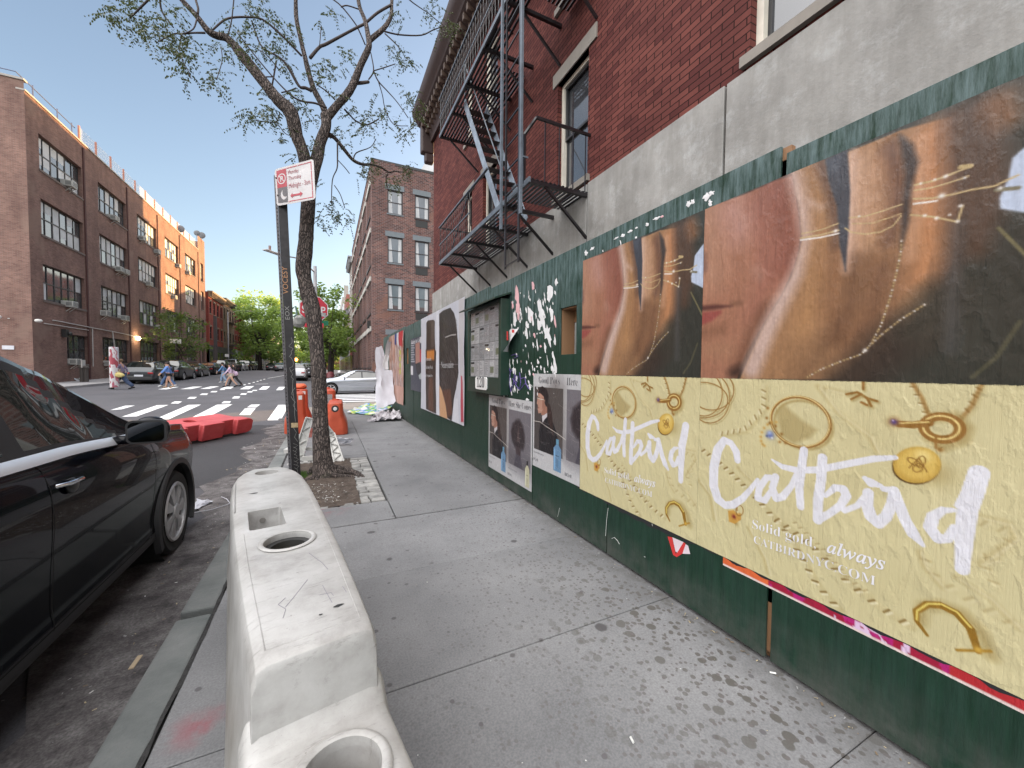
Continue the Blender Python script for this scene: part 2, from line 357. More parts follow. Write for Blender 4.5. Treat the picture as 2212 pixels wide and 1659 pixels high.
# flags between joints (y positions); the joint by the tree pit is wide and rough
joints = [-8, -6.5, -5, -3.5, -2, -0.6, 0.72, 1.75, 2.78, 3.83, 5.4, 6.95, 8.5, 10.05, 11.6, 13.2]
XJ = 0.595
pit = (-0.42, 4.42, 0.30, 6.75)      # tree pit x0 y0 x1 y1 (stones beyond it up to 0.58)
def flag(x0, y0, x1, y1, g=0.004, z=0.0):
    dz = random.uniform(-0.003, 0.003); mb.box((x0 + g, y0 + g, z - 0.12), (x1 - g, y1 - g, z + dz))
for j in range(len(joints) - 1):
    y0, y1 = joints[j], joints[j + 1]; g0 = 0.012 if abs(y0 - 3.83) < .01 else 0.001
    x0 = KX + KW + 0.018
    if y1 <= 3.84: flag(x0, y0 + g0, 3.3, y1 - (0.007 if abs(y1 - 3.83) < .01 else 0), 0.0014)
    elif y0 < 6.9:
        yy0, yy1 = (y0 + 0.008 if j == 9 else y0), y1
        flag(XJ, yy0, 3.3, yy1, 0.005)
        if j == 9: flag(x0, yy0, XJ, 4.40, 0.005); 
        if j == 10: flag(x0, 6.77, XJ, 6.95, 0.004)
    elif y1 < 13: flag(x0, y0, 0.6, y1); flag(0.6, y0, 3.3, y1)
    else: flag(x0, y0, 1.9, y1); flag(1.9, y0, 3.3, y1)
flag(KX + KW + 0.018, 4.40, -0.43, 6.77, 0.004)
struct(mb, 'pavement', conc_m, bevel=0.004, seg=1)
mb = MB()     # the corner of the pavement beyond the last flags
poly = [(KX + KW + 0.015, 13.2)] + [(x, y) for x, y in arc(KX + 3.0, 15.2, 3.0 - KW - 0.015, 180, 90)] + [(60, 18.2 - KW - 0.015), (60, 13.2)]
mb.prism(poly, lambda x, y: (x, y, -0.12), lambda x, y: (x, y, -0.001)); struct(mb, 'pavement_corner', conc_m)
mb = MB(); mb.box((KX + KW, -8, -0.2), (3.3, 13.2, -0.035)); mb.box((KX + KW + 0.02, 4.38, -0.034), (0.62, 6.8, -0.028))
struct(mb, 'pavement_bed', M('joint_dirt', (0.035, 0.033, 0.032), 0.95, bs=0.6, bsc=90, vs=20))
kerb_m = M('kerb_stone', (0.10, 0.112, 0.11), 0.8, vs=2.6, col2=(0.20, 0.208, 0.204), bs=0.5, bsc=70)
mb = MB(); segs = 0
def kerb_run(mb, o, i, z, zb, step=1.55):
    # walk both edges together and cut the run into stones
    for k in range(len(o) - 1):
        L = math.dist(o[k], o[k + 1]); n = max(1, round(L / step))
        for q in range(n):
            f = lambda P, t: (P[k][0] + (P[k + 1][0] - P[k][0]) * t, P[k][1] + (P[k + 1][1] - P[k][1]) * t)
            t0, t1 = q / n + 0.0015 * (n > 1), (q + 1) / n - 0.0015 * (n > 1)
            pl = [f(o, t0), f(o, t1), f(i, t1), f(i, t0)]; dz = random.uniform(-0.006, 0.004)
            mb.prism(pl, lambda x, y: (x, y, (zb(x, y) if callable(zb) else zb)), lambda x, y: (x, y, (z(x, y) if callable(z) else z) + dz))
kerb_run(mb, outer, inner, -0.004, -0.25)
struct(mb, 'kerb', kerb_m, bevel=0.012, seg=2)
mb = MB(); rj = random.Random(4); vs = []      # tarred, crumbling joint between kerb and flags
for k in range(221):
    y = -6 + k * .09; c_ = KX + KW + .008 + .008 * math.sin(y * 3.1); a, b_ = rj.uniform(.004, .014), rj.uniform(.003, .013)
    vs += [(c_ - a, y, .0015), (c_ + b_, y, .0025)]
mb.add(vs, [(2 * i, 2 * i + 1, 2 * i + 3, 2 * i + 2) for i in range(220)]); struct(mb, 'kerb_joint', M('tarred_joint', (.028, .027, .027), .9, vs=30, var=.5, bs=.8, bsc=90), fix=False)
# ---- a newer, blacker patch of asphalt beyond the parked car
pp = [(-4.6, 6.6), (-3.2, 6.1), (-1.0, 6.4), (-.85, 9.4), (-.85, 12.2), (-1.8, 12.6), (-3.4, 11.6), (-4.9, 11.9)]; mb = MB(); cx_, cy_ = -2.6, 9.2; ring_ = []
for (x0, y0), (x1, y1) in zip(pp, pp[1:] + pp[:1]):
    for k in range(8): t = k / 8; ring_.append((x0 + (x1 - x0) * t + random.uniform(-.05, .05) * (x0 < -.9), y0 + (y1 - y0) * t + random.uniform(-.06, .06)))
mb.add([(x, y, terr(x, y) + .004) for x, y in ring_] + [(cx_, cy_, terr(cx_, cy_) + .004)], [(i, (i + 1) % len(ring_), len(ring_)) for i in range(len(ring_))]); struct(mb, 'asphalt_patch', asphaltmat('black_asphalt', (0.040, 0.040, 0.044), (0.03, 0.03, 0.032), 1.2), fix=False)
# ---- dirt along the gutter
mb = MB(); n = 60
rows = []
for k in range(n + 1):
    y = -6 + 20 * k / n; w_ = 0.55 + 0.14 * math.sin(y * 2.3) + 0.08 * math.sin(y * 7.1)
    rows.append([(KX - w_ * t, y, terr(KX - w_ * t, y) + 0.009) for t in (0, 0.35, 0.7, 1.0)])
vs = [p for r in rows for p in r]
mb.add(vs, [(k * 4 + i, k * 4 + i + 1, (k + 1) * 4 + i + 1, (k + 1) * 4 + i) for k in range(n) for i in range(3)])
gm, nt, b = newmat('gutter_dirt'); v = coords(nt)
c = ramp(nt, noise(nt, v, 5, 8, 0.7), [(0.36, (0.045, 0.040, 0.042)), (0.48, (0.10, 0.092, 0.092)), (0.66, (0.19, 0.18, 0.18))])
c = mixc(nt, 0.7, c, ramp(nt, noise(nt, v, 75, 4), [(0.35, (0.5,) * 3), (0.65, (1.35,) * 3)]), 'MULTIPLY')
nt.links.new(c, b.inputs['Base Color']); b.inputs['Roughness'].default_value = 0.9; bump(nt, b, noise(nt, v, 60, 5, 0.7), 0.8, 0.012)
tag(mb.build('gutter_dirt', gm), kind='structure')
# ---- the far pavements
fp = MB()
def slab(mb, pts, lift=0.14):
    """a pavement sheet that follows the ground: quads split finely"""
    (x0, y0), (x1, y1) = pts; nx_ = max(1, int(abs(x1 - x0) / 1.5)); ny_ = max(1, int(abs(y1 - y0) / 1.5))
    g = [[(x0 + (x1 - x0) * i / nx_, y0 + (y1 - y0) * j / ny_) for i in range(nx_ + 1)] for j in range(ny_ + 1)]
    vs = [(x, y, terr(x, y) + lift) for r in g for x, y in r]; n1 = nx_ + 1
    o = len(vs); vs += [(x, y, terr(x, y) - 0.1) for r in g for x, y in r]
    fs = [(j * n1 + i, j * n1 + i + 1, (j + 1) * n1 + i + 1, (j + 1) * n1 + i) for j in range(ny_) for i in range(nx_)]
    for i in range(nx_): fs += [(i, i + 1, o + i + 1, o + i), (ny_ * n1 + i, o + ny_ * n1 + i, o + ny_ * n1 + i + 1, ny_ * n1 + i + 1)]
    for j in range(ny_): fs += [(j * n1, o + j * n1, o + (j + 1) * n1, (j + 1) * n1), (j * n1 + nx_, (j + 1) * n1 + nx_, o + (j + 1) * n1 + nx_, o + j * n1 + nx_)]
    mb.add(vs, fs)
far_conc = M('far_pavement', (0.27, 0.26, 0.26), 0.85, vs=1.2, bs=0.3)
slab(fp, ((-16.7, 33.0), (-13.7, 160))); slab(fp, ((-70, 31.2), (-16.7, 34.9)))
struct(fp, 'far_pavement', far_conc)
fp = MB(); slab(fp, ((-0.6, 32.2), (3.3, 160))); slab(fp, ((3.3, 32.2), (60, 36)))
struct(fp, 'opposite_pavement', far_conc)
mb = MB(); slab(mb, ((-16.6, 31.0), (-13.7, 33.0)), 0.13); slab(mb, ((-70, 31.0), (-16.6, 31.2)), 0.13)
struct(mb, 'corner_pavement', far_conc)
mb = MB()
for x0, x1 in ((-15.6, -13.72),): slab(mb, ((x0, 30.82), (x1, 31.0)), 0.135)
struct(mb, 'red_kerb', M('red_kerb_paint', (0.36, 0.07, 0.06), 0.8))
# left of our street, behind the parked car: pavement of the near-left block
mb = MB(); slab(mb, ((-60, -8), (-13.7, 16.5)))
struct(mb, 'left_pavement', far_conc)
# ---- white road markings
mk = MB()
mark_m, nt, b = newmat('road_paint'); v = coords(nt)
c = ramp(nt, noise(nt, v, 14, 6, 0.7), [(0.30, (0.30, 0.30, 0.31)), (0.42, (0.72, 0.72, 0.72)), (0.7, (0.85, 0.85, 0.85))])
nt.links.new(c, b.inputs['Base Color']); b.inputs['Roughness'].default_value = 0.7
def mark(pts, k=3):
    """a painted patch given by its four seen corners, laid on the road"""
    P = [atg(x, y, 0.005) for x, y in pts]; q = [[None] * (k + 1) for _ in range(k + 1)]
    vs = []
    for j in range(k + 1):
        for i in range(k + 1):
            u, v_ = i / k, j / k; p = P[0] * (1 - u) * (1 - v_) + P[1] * u * (1 - v_) + P[2] * u * v_ + P[3] * (1 - u) * v_
            vs.append((p.x, p.y, terr(p.x, p.y) + 0.005))
    mk.add(vs, [(j * (k + 1) + i, j * (k + 1) + i + 1, (j + 1) * (k + 1) + i + 1, (j + 1) * (k + 1) + i) for j in range(k) for i in range(k)])
g5 = lambda pts: [(.248 * a, 768 + .248 * b) for a, b in pts]
g3 = lambda pts: [(329.2 + .1984 * a, 576 + .1984 * b) for a, b in pts]
for q in ([(1090, 437), (1175, 435), (1060, 468), (960, 475)], [(1370, 432), (1468, 430), (1190, 530), (1060, 533)], [(1640, 430), (1752, 427), (1470, 555), (1340, 558)],
          [(1890, 428), (2025, 425), (1740, 575), (1600, 575)]): mark(g5(q))
for q in ([(1075, 1502), (1175, 1500), (1130, 1532), (1030, 1532)], [(1005, 1545), (1125, 1540), (1065, 1615), (945, 1615)], [(920, 1645), (1020, 1643), (990, 1680), (860, 1680)], [(1370, 1505), (1485, 1503), (1400, 1672), (1250, 1672)],
          [(60, 1337), (160, 1335), (290, 1309), (190, 1309)], [(300, 1334), (420, 1333), (545, 1305), (440, 1306)], [(520, 1331), (620, 1330), (730, 1303), (630, 1304)], [(735, 1331), (850, 1330), (890, 1306), (800, 1306)],
          [(950, 1335), (1050, 1334), (1110, 1300), (1020, 1301)], [(1155, 1339), (1240, 1338), (1282, 1303), (1200, 1304)], [(1345, 1345), (1410, 1344), (1452, 1308), (1380, 1309)], [(1575, 1350), (1640, 1349), (1650, 1312), (1590, 1312)],
          [(198, 1490), (285, 1490), (325, 1467), (240, 1467)], [(375, 1438), (460, 1437), (487, 1418), (410, 1418)], [(512, 1397), (590, 1396), (608, 1381), (540, 1381)], [(628, 1368), (695, 1367), (710, 1354), (650, 1354)], [(730, 1343), (785, 1342), (795, 1334), (745, 1334)],
          [(750, 1488), (840, 1487), (857, 1465), (780, 1465)], [(865, 1435), (940, 1434), (957, 1413), (890, 1413)], [(953, 1395), (1020, 1394), (1030, 1380), (970, 1380)], [(1027, 1370), (1085, 1369), (1093, 1357), (1040, 1357)], [(1085, 1353), (1135, 1352), (1145, 1342), (1095, 1342)],
          [(985, 1290), (1010, 1290), (1020, 1282), (997, 1282)], [(1037, 1277), (1062, 1277), (1072, 1269), (1048, 1269)], [(1087, 1264), (1110, 1264), (1120, 1257), (1098, 1257)], [(1130, 1252), (1150, 1252), (1160, 1245), (1140, 1245)], [(1165, 1240), (1185, 1240), (1195, 1233), (1177, 1233)], [(1205, 1229), (1222, 1229), (1232, 1222), (1215, 1222)]): mark(g3(q))
def strip(pts, w_):
    for a, b_ in zip(pts, pts[1:]):
        A, B = atg(*a), atg(*b_); d = (B - A); d.z = 0; d.normalize(); n_ = Vector((-d.y, d.x, 0)) * (w_ / 2); k = max(2, int((B - A).length / 1.5)); vs = []
        for i in range(k + 1):
            p = A.lerp(B, i / k)
            for s_ in (-1, 1): q = p + n_ * s_; vs.append((q.x, q.y, terr(q.x, q.y) + 0.005))
        mk.add(vs, [(2 * i, 2 * i + 1, 2 * i + 3, 2 * i + 2) for i in range(k)])
strip(g3([(1255, 1217), (1455, 1182)]), 0.14)
strip(g3([(1120, 1279), (1260, 1277)]), 0.25)
# crossing over the side street: bars along X
for k in range(7):
    y = 18.75 + k * 1.15
    vs = [(x, yy, terr(x, yy) + 0.005) for x in (0.4, 1.5, 2.6, 3.7, 4.8) for yy in (y, y + 0.5)]
    mk.add(vs, [(2 * i, 2 * i + 1, 2 * i + 3, 2 * i + 2) for i in range(4)])
struct(mk, 'road_markings', mark_m, fix=False)
# ================================================================== RED BRICK BUILDING ON THE RIGHT
BX = 3.3; BY1 = 13.15; BY0 = -9.0; BTOP = 9.15
redbrick = brickmat('red_brick', (0.092, 0.026, 0.024), (0.170, 0.055, 0.045), (0.020, 0.006, 0.005), 0.235, 0.0665, 0.0055, bumpd=0.006, big=0.7)
def stuccomat():
    m, nt, b = newmat('grey_stucco'); v = coords(nt)
    c = ramp(nt, noise(nt, v, 1.4, 7, 0.7), [(0.3, (0.20, 0.195, 0.185)), (0.7, (0.34, 0.335, 0.32))])
    c = mixc(nt, ramp(nt, noise(nt, v, 3.4, 6, 0.75), [(0.52, (0, 0, 0)), (0.66, (0.5,) * 3)]), c, (0.42, 0.43, 0.43))
    c = mixc(nt, 0.6, c, ramp(nt, noise(nt, coords(nt, (2.5, 2.5, 0.35)), 2.2, 5, 0.7), [(0.35, (0.72, 0.71, 0.69)), (0.62, (1.06,) * 3)]), 'MULTIPLY')
    nt.links.new(c, b.inputs['Base Color']); b.inputs['Roughness'].default_value = 0.85
    bump(nt, b, noise(nt, v, 9, 6, 0.7), 0.35, 0.02); return m
stucco = stuccomat()
brownstone = M('painted_brown_cornice', (0.042, 0.024, 0.022), 0.6, vs=2, bs=0.15)
sandtrim = M('cornice_bracket_paint', (0.07, 0.042, 0.03), 0.6)
creamf = M('cream_window_frame', (0.62, 0.58, 0.50), 0.45, vs=5)
darkf = M('dark_window_frame', (0.02, 0.02, 0.022), 0.4)
lintelm = M('limestone_lintel', (0.23, 0.21, 0.185), 0.8, vs=4, bs=0.2)
def glassmat(name, tint=(0.05, 0.055, 0.06), rough=0.04, mixt=None, spec=0.9, bmp=0.08):
    m, nt, b = newmat(name); v = coords(nt, (0.35, 0.35, 0.2))
    c = ramp(nt, noise(nt, v, 2.2, 2), [(0.35, tint), (0.7, mixt or tuple(min(1, t * 2.2) for t in tint))])
    nt.links.new(c, b.inputs['Base Color']); b.inputs['Roughness'].default_value = rough; b.inputs['Specular IOR Level'].default_value = spec
    b.inputs['IOR'].default_value = 1.7; bump(nt, b, noise(nt, coords(nt), 1.3, 2), bmp, 0.02); return m
winglass = glassmat('window_glass', (0.03, 0.032, 0.036))
curtain_m = M('pale_curtain', (0.42, 0.43, 0.44), 0.8, vs=3, stretch=(9, 9, 0.4), var=0.3)
def wallwin(yc, w_, z0, z1, x): return (yc - w_ / 2, yc + w_ / 2, z0, z1)
red_b = T('brick_building', 'red brick building with grey stucco base and dark cornice behind the green hoarding', 'building', (BX, 2, 0))
OPEN = [(4.50, 5.30, 4.18, 5.93), (7.72, 8.52, 4.18, 5.93), (9.28, 9.80, 4.55, 5.93), (0.95, 2.20, 4.18, 5.95), (-2.6, -1.35, 4.18, 5.95),
        (4.50, 5.30, 7.08, 8.72), (7.72, 8.52, 7.08, 8.72), (9.28, 9.80, 7.3, 8.72), (0.95, 2.20, 7.08, 8.72)]
def wall_with_holes(mb, fn, u0, u1, z0, z1, holes, depth_fn=None):
    """a wall sheet cut up round its openings, with reveals; fn(u, z, d) gives the place d metres into the wall"""
    us = sorted({u0, u1} | {h[0] for h in holes} | {h[1] for h in holes}); zs = sorted({z0, z1} | {h[2] for h in holes} | {h[3] for h in holes})
    us = [u for u in us if u0 <= u <= u1]; zs = [z for z in zs if z0 <= z <= z1]
    for a, b_ in zip(us, us[1:]):
        run = None
        for c, d in zip(zs, zs[1:]):
            mu, mz = (a + b_) / 2, (c + d) / 2
            if any(h[0] < mu < h[1] and h[2] < mz < h[3] for h in holes): continue
            mb.add([fn(a, c, 0), fn(b_, c, 0), fn(b_, d, 0), fn(a, d, 0)], [(0, 1, 2, 3)])
    for h in holes:
        a, b_, c, d = h[:4]; D = h[4] if len(h) > 4 else 0.12
        if c >= z1 or d <= z0: continue
        for P, Q in (((a, c), (b_, c)), ((b_, c), (b_, d)), ((b_, d), (a, d)), ((a, d), (a, c))):
            mb.add([fn(*P, 0), fn(*P, D), fn(*Q, D), fn(*Q, 0)], [(0, 1, 2, 3)])
fx = lambda u, z, d: (BX + d, u, z)
mb = MB(); wall_with_holes(mb, fx, BY0, BY1, 4.05, BTOP, OPEN)
mb.add([(BX, BY1, 4.05), (30, BY1, 4.05), (30, BY1, 9.9), (BX, BY1, 9.9)], [(0, 1, 2, 3)])      # the side on the cross street
mb.add([(BX, BY0, 4.05), (30, BY0, 4.05), (30, BY0, 9.9), (BX, BY0, 9.9)], [(0, 1, 2, 3)])
mb.build('brick_wall', redbrick, red_b, fix=False)
mb = MB(); mb.add([(BX + 0.3, BY0, 9.9), (30, BY0, 9.9), (30, BY1, 9.9), (BX + 0.3, BY1, 9.9)], [(0, 1, 2, 3)]); mb.build('roof', M('tar_roof', (0.05, 0.05, 0.05), 0.9), red_b)
# stucco base with its upright joints
mb = MB(); js = [BY0, -5.9, -2.7, 0.35, 2.40, 4.46, 6.9, 8.66, 11.0, BY1]
for a, b_ in zip(js, js[1:]): mb.box((BX - 0.03, a + 0.011, -0.1), (BX + 0.3, b_ - 0.011, 4.05 + (0.0 if a != 2.40 else 0.004)))
mb.box((BX - 0.03, BY1 - 0.011, -0.1), (30, BY1 + 0.03, 4.05))
mb.build('stucco_base', stucco, red_b, bevel=0.006, seg=1)
mb = MB(); mb.box((BX, BY0, -0.1), (BX + 0.2, BY1 - 0.02, 4.03)); mb.build('joint_backing', M('dark_joint', (0.07, 0.055, 0.045), 0.9), red_b)
def window(parent, fn, a, b_, c, d, frame, gl, D=0.11, rail=True, inner=None, sillm=None, lint=None, curtain=False, fw_=0.06, lh=0.2):
    """sash window in an opening: frame, meeting rail and its panes; fn(u, z, depth)"""
    f = MB()
    def bx(u0, u1, z0, z1, d0, d1):
        P = [fn(u0, z0, d0), fn(u1, z1, d1)]; f.box(P[0], P[1])
    bx(a, a + fw_, c, d, D - .03, D + .06); bx(b_ - fw_, b_, c, d, D - .03, D + .06); bx(a + fw_, b_ - fw_, d - fw_, d, D - .03, D + .06); bx(a + fw_, b_ - fw_, c, c + fw_, D - .03, D + .06)
    o = f.build('window', frame, parent)
    if inner:
        f = MB(); a2, b2, c2, d2 = a + fw_, b_ - fw_, c + fw_, d - fw_; mz = (c2 + d2) / 2; t = 0.035
        for (z0, z1, q) in ((mz, d2, 0.0), (c2, mz + t, 0.03)):
            bx(a2, a2 + t, z0, z1, D + q, D + q + .03); bx(b2 - t, b2, z0, z1, D + q, D + q + .03); bx(a2 + t, b2 - t, z0, z0 + t, D + q, D + q + .03); bx(a2 + t, b2 - t, z1 - t, z1, D + q, D + q + .03)
        f.build('sash', inner, o)
    elif rail:
        f = MB(); bx(a + fw_, b_ - fw_, (c + d) / 2 - .025, (c + d) / 2 + .025, D, D + .05); f.build('rail', frame, o)
    f = MB(); f.add([fn(a, c, D + .045), fn(b_, c, D + .045), fn(b_, d, D + .045), fn(a, d, D + .045)], [(0, 1, 2, 3)]); f.build('pane', gl, o)
    if sillm: f = MB(); bx(a - .06, b_ + .06, c - .09, c, -.05, D); f.build('sill', sillm, o)
    if lint: f = MB(); bx(a - .18, b_ + .12, d, d + lh, -.02, D); f.build('lintel', lint, o)
    return o
for k, (a, b_, c, d) in enumerate(OPEN): window(red_b, fx, a, b_, c, d, creamf, winglass, inner=darkf if k < 6 else creamf, sillm=lintelm, lint=lintelm)
# cornice: soffit, mouldings and a row of brackets
co = MB()
prof = [(0, 9.12), (0.10, 9.12), (0.12, 9.30), (0.16, 9.36), (0.20, 9.55), (0.46, 9.72), (0.50, 9.80), (0.58, 9.86), (0.64, 9.98), (0.66, 10.12), (0.0, 10.16)]
ends = (BY0, BY1 + 0.35)
vs = [(BX - x, y, z) for y in ends for x, z in prof]; k = len(prof)
co.add(vs, [(i, i + 1, k + i + 1, k + i) for i in range(k - 1)] + [tuple(range(k)), tuple(range(k, 2 * k))])
cn = co.build('cornice', brownstone, red_b, smooth=30)
br = MB(); y = BY0 + 0.2
while y < BY1:
    br.box((BX - 0.42, y, 9.52), (BX, y + 0.10, 9.70)); br.box((BX - 0.28, y + 0.01, 9.36), (BX, y + 0.09, 9.53)); y += 0.27
br.build('brackets', sandtrim, cn, bevel=0.02)
e = MB(); e.box((BX - 0.40, BY1 + 0.02, 8.75), (BX + 0.02, BY1 + 0.30, 9.7)); e.box((BX - 0.28, BY1 + 0.04, 8.45), (BX + 0.02, BY1 + 0.26, 8.76)); e.build('end_bracket', brownstone, cn, bevel=0.05)
# ================================================================== FIRE ESCAPE
iron = M('black_iron', (0.012, 0.010, 0.012), 0.32, spec=0.6, vs=9, var=0.4)
iron_sheen = M('iron_painted_sheen', (0.10, 0.12, 0.145), 0.45, vs=6, var=0.35)  # same black iron, its pale highlights put into the base colour
fe = T('fire_escape', 'black iron fire escape with slatted balconies and drop ladder on the red brick wall', 'fire escape', (BX, 6.5, 3.9))
FX0 = 2.36
def balcony(z, y0, y1, hole=None):
    sl = MB(); nx_ = 14; xs_ = np.linspace(FX0 + 0.05, BX - 0.04, nx_)
    for x in xs_:
        runs = [(y0, y1)]
        if hole and x > hole[2]: runs = [(y0, hole[0]), (hole[1], y1)]
        for a, b_ in runs:
            if b_ - a > 0.05: sl.box((x - 0.019, a, z - 0.004), (x + 0.019, b_, z + 0.006))
    sl.build('platform_slats', iron, fe)
    for y in np.linspace(y0 + 0.03, y1 - 0.03, 6):
        q = MB(); q.box((FX0, y - 0.025, z - 0.055), (BX, y + 0.025, z - 0.006)); q.bar((FX0 + 0.25, y, z - 0.05), (BX - 0.01, y, z - 0.62), 0.032, 0.032)
        q.build('bracket', iron, fe)
    r = MB(); r.box((FX0 - 0.012, y0, z - 0.05), (FX0 + 0.012, y1, z + 0.02)); r.build('edge_strip', iron_sheen if z > 0 else iron, fe)
def railing(z, y0, y1, near=True, far=True, h=0.80, dense=None):
    t = MB(); t.box((FX0 - 0.02, y0, z + h - 0.012), (FX0 + 0.02, y1, z + h + 0.012)); t.box((FX0 - 0.008, y0, z + h * 0.5 - .01), (FX0 + 0.008, y1, z + h * 0.5 + .01))
    t.build('top_rail', iron_sheen, fe)
    p = MB()
    def baluster(x, y):
        # twisted square bar
        n = 10; vs = []
        for i in range(n + 1):
            a = i * 0.9; zz = z + h * i / n
            for q in range(4): vs.append((x + 0.009 * math.cos(a + q * math.pi / 2), y + 0.009 * math.sin(a + q * math.pi / 2), zz))
        p.add(vs, [(i * 4 + q, i * 4 + (q + 1) % 4, (i + 1) * 4 + (q + 1) % 4, (i + 1) * 4 + q) for i in range(n) for q in range(4)])
    y = y0 + 0.02
    while y < y1: baluster(FX0, y); y += 0.125
    for yy, on in ((y0, near), (y1, far)):
        if on:
            p.box((FX0, yy - 0.016, z + h - 0.012), (BX + 0.0, yy + 0.016, z + h + 0.014)); x = FX0 + 0.02
            while x < BX - 0.05: baluster(x, yy); x += 0.16
    p.build('balusters', iron, fe)
balcony(3.92, 4.44, 8.86, (5.1, 6.0, 2.6)); railing(3.92, 6.75, 8.86, near=False)
# near end rail: one bar out from the wall with a few uprights
q = MB(); q.bar((BX, 4.44, 4.70), (FX0 + 0.09, 4.44, 4.70), 0.03, 0.035); q.bar((FX0 + 0.09, 4.44, 4.70), (FX0, 4.60, 4.55), 0.03); q.bar((FX0, 4.6, 4.55), (FX0, 4.6, 3.92), 0.03)
for x in (2.58, 2.80, 3.02, 3.22): q.bar((x, 4.44, 4.70), (x, 4.44, 3.92), 0.012)
q.build('end_rail', iron, fe)
t = MB(); t.box((FX0 - 0.02, 5.9, 4.70), (FX0 + 0.02, 6.78, 4.725)); t.build('top_rail', iron_sheen, fe)
t = MB(); t.bar((FX0, 6.78, 4.72), (FX0, 7.9, 3.95), 0.015); t.build('brace', iron, fe)
balcony(6.80, 4.3, 8.86, (5.0, 6.4, 2.7)); railing(6.80, 4.6, 8.86, near=False)
balcony(8.6, 2.9, 7.0); 
# stair between the balconies
def stair(y0, z0, y1, z1, x0, x1, n):
    s_ = MB()
    for x in (x0, x1): s_.bar((x, y0, z0), (x, y1, z1), 0.014, 0.13)
    s_.build('stair_stringer', M('stringer_painted_sheen', (0.22, 0.26, 0.31), 0.45, vs=6, var=0.35), fe)  # highlight along the stringers put into a paler colour
    for i in range(1, n):
        t = i / n; y, z = y0 + (y1 - y0) * t, z0 + (z1 - z0) * t
        s_ = MB()
        for dy in (-0.06, -0.02, 0.02, 0.06): s_.box((x0, y + dy - .012, z - .008), (x1, y + dy + .012, z + .008))
        s_.box((x0, y - .07, z - .012), (x0 + .01, y + .07, z + .012)); s_.build('stair_tread', iron, fe)
    h = MB(); h.tube([(x0, y0, z0 + 0.75), (x0, y1, z1 + 0.75)], 0.011, 6); h.tube([(x0, y0, z0), (x0, y0, z0 + 0.75)], 0.011, 6); h.tube([(x0, y1, z1), (x0, y1, z1 + 0.75)], 0.011, 6); h.build('stair_rail', iron_sheen, fe)
stair(5.72, 3.92, 7.55, 6.80, 2.52, 2.98, 11)
stair(4.4, 6.8, 6.1, 9.9, 2.75, 3.1, 11)
# drop ladder and its guides
l = MB()
for y in (4.63, 5.05): l.bar((2.30, y, 2.89), (2.30, y, 7.3), 0.035, 0.02, (1, 0, 0))
z = 2.93
while z < 7.3: l.bar((2.30, 4.63, z), (2.30, 5.05, z), 0.016); z += 0.33
l.build('drop_ladder', iron, fe)
g = MB()
for y in (4.50, 5.12): g.bar((2.26, y, 3.47), (2.26, y, 8.7), 0.045, 0.03, (1, 0, 0)); g.bar((2.26, y, 4.2), (FX0, y, 4.2), .02); g.bar((2.26, y, 6.8), (FX0, y, 6.8), .02)
g.build('ladder_guide', iron_sheen, fe)
# ================================================================== GREEN HOARDING
def plymat():
    m, nt, b = newmat('green_painted_plywood'); v = coords(nt); ge = nt.nodes.new('ShaderNodeSeparateXYZ'); nt.links.new(v, ge.inputs[0])
    g1 = noise(nt, coords(nt, (1, 14, 0.7)), 3.0, 6, 0.7)
    c = ramp(nt, g1, [(0.3, (0.004, 0.018, 0.010)), (0.7, (0.008, 0.034, 0.019))])
    # wheatpaste bloom: pale blue-grey streaks, in the upper part above all
    mr = nt.nodes.new('ShaderNodeMapRange'); nt.links.new(ge.outputs[2], mr.inputs[0])
    for i, q in enumerate((1.6, 2.35, 0.06, 0.80)): mr.inputs[i + 1].default_value = q
    st = ramp(nt, noise(nt, coords(nt, (1, 9, 1.1)), 2.6, 7, 0.75), [(0.38, (0,) * 3), (0.62, (1,) * 3)])
    a = N(nt, 'ShaderNodeMath', operation='MULTIPLY'); nt.links.new(mr.outputs[0], a.inputs[0]); nt.links.new(st, a.inputs[1])
    c = mixc(nt, a.outputs[0], c, (0.12, 0.175, 0.18))
    # grime at the foot
    m2 = nt.nodes.new('ShaderNodeMapRange'); nt.links.new(ge.outputs[2], m2.inputs[0])
    for i, q in enumerate((0.28, 0.0, 0.0, 0.8)): m2.inputs[i + 1].default_value = q
    a2 = N(nt, 'ShaderNodeMath', operation='MULTIPLY'); nt.links.new(m2.outputs[0], a2.inputs[0]); nt.links.new(ramp(nt, noise(nt, v, 5, 6, 0.7), [(0.35, (0,) * 3), (0.65, (1,) * 3)]), a2.inputs[1])
    c = mixc(nt, a2.outputs[0], c, (0.085, 0.085, 0.078))
    # chips and flecks of old paper
    fl = ramp(nt, noise(nt, coords(nt, (1, 1, 0.6)), 26, 5, 0.8), [(0.705, (0,) * 3), (0.725, (0.7,) * 3)])
    c = mixc(nt, fl, c, (0.35, 0.36, 0.35))
    nt.links.new(c, b.inputs['Base Color']); b.inputs['Roughness'].default_value = 0.5; b.inputs['Specular IOR Level'].default_value = 0.28
    # cathedral grain in the upper strip, fine ribs elsewhere
    wv = N(nt, 'ShaderNodeTexWave', Scale=2.2, Distortion=7.0, Detail=3); wv.inputs['Detail Scale'].default_value = 0.8; nt.links.new(coords(nt, (1, 1.2, 3.0)), wv.inputs['Vector'])
    ad = N(nt, 'ShaderNodeMath', operation='ADD'); nt.links.new(wv.outputs[1], ad.inputs[0]); nt.links.new(noise(nt, coords(nt, (1, 60, 3)), 2.0, 6, 0.7), ad.inputs[1])
    bump(nt, b, ad.outputs[0], 0.35, 0.006); return m
ply = plymat(); rawwood = M('bare_wood', (0.24, 0.13, 0.065), 0.7, vs=4, stretch=(1, 1, 0.2), bs=0.2)
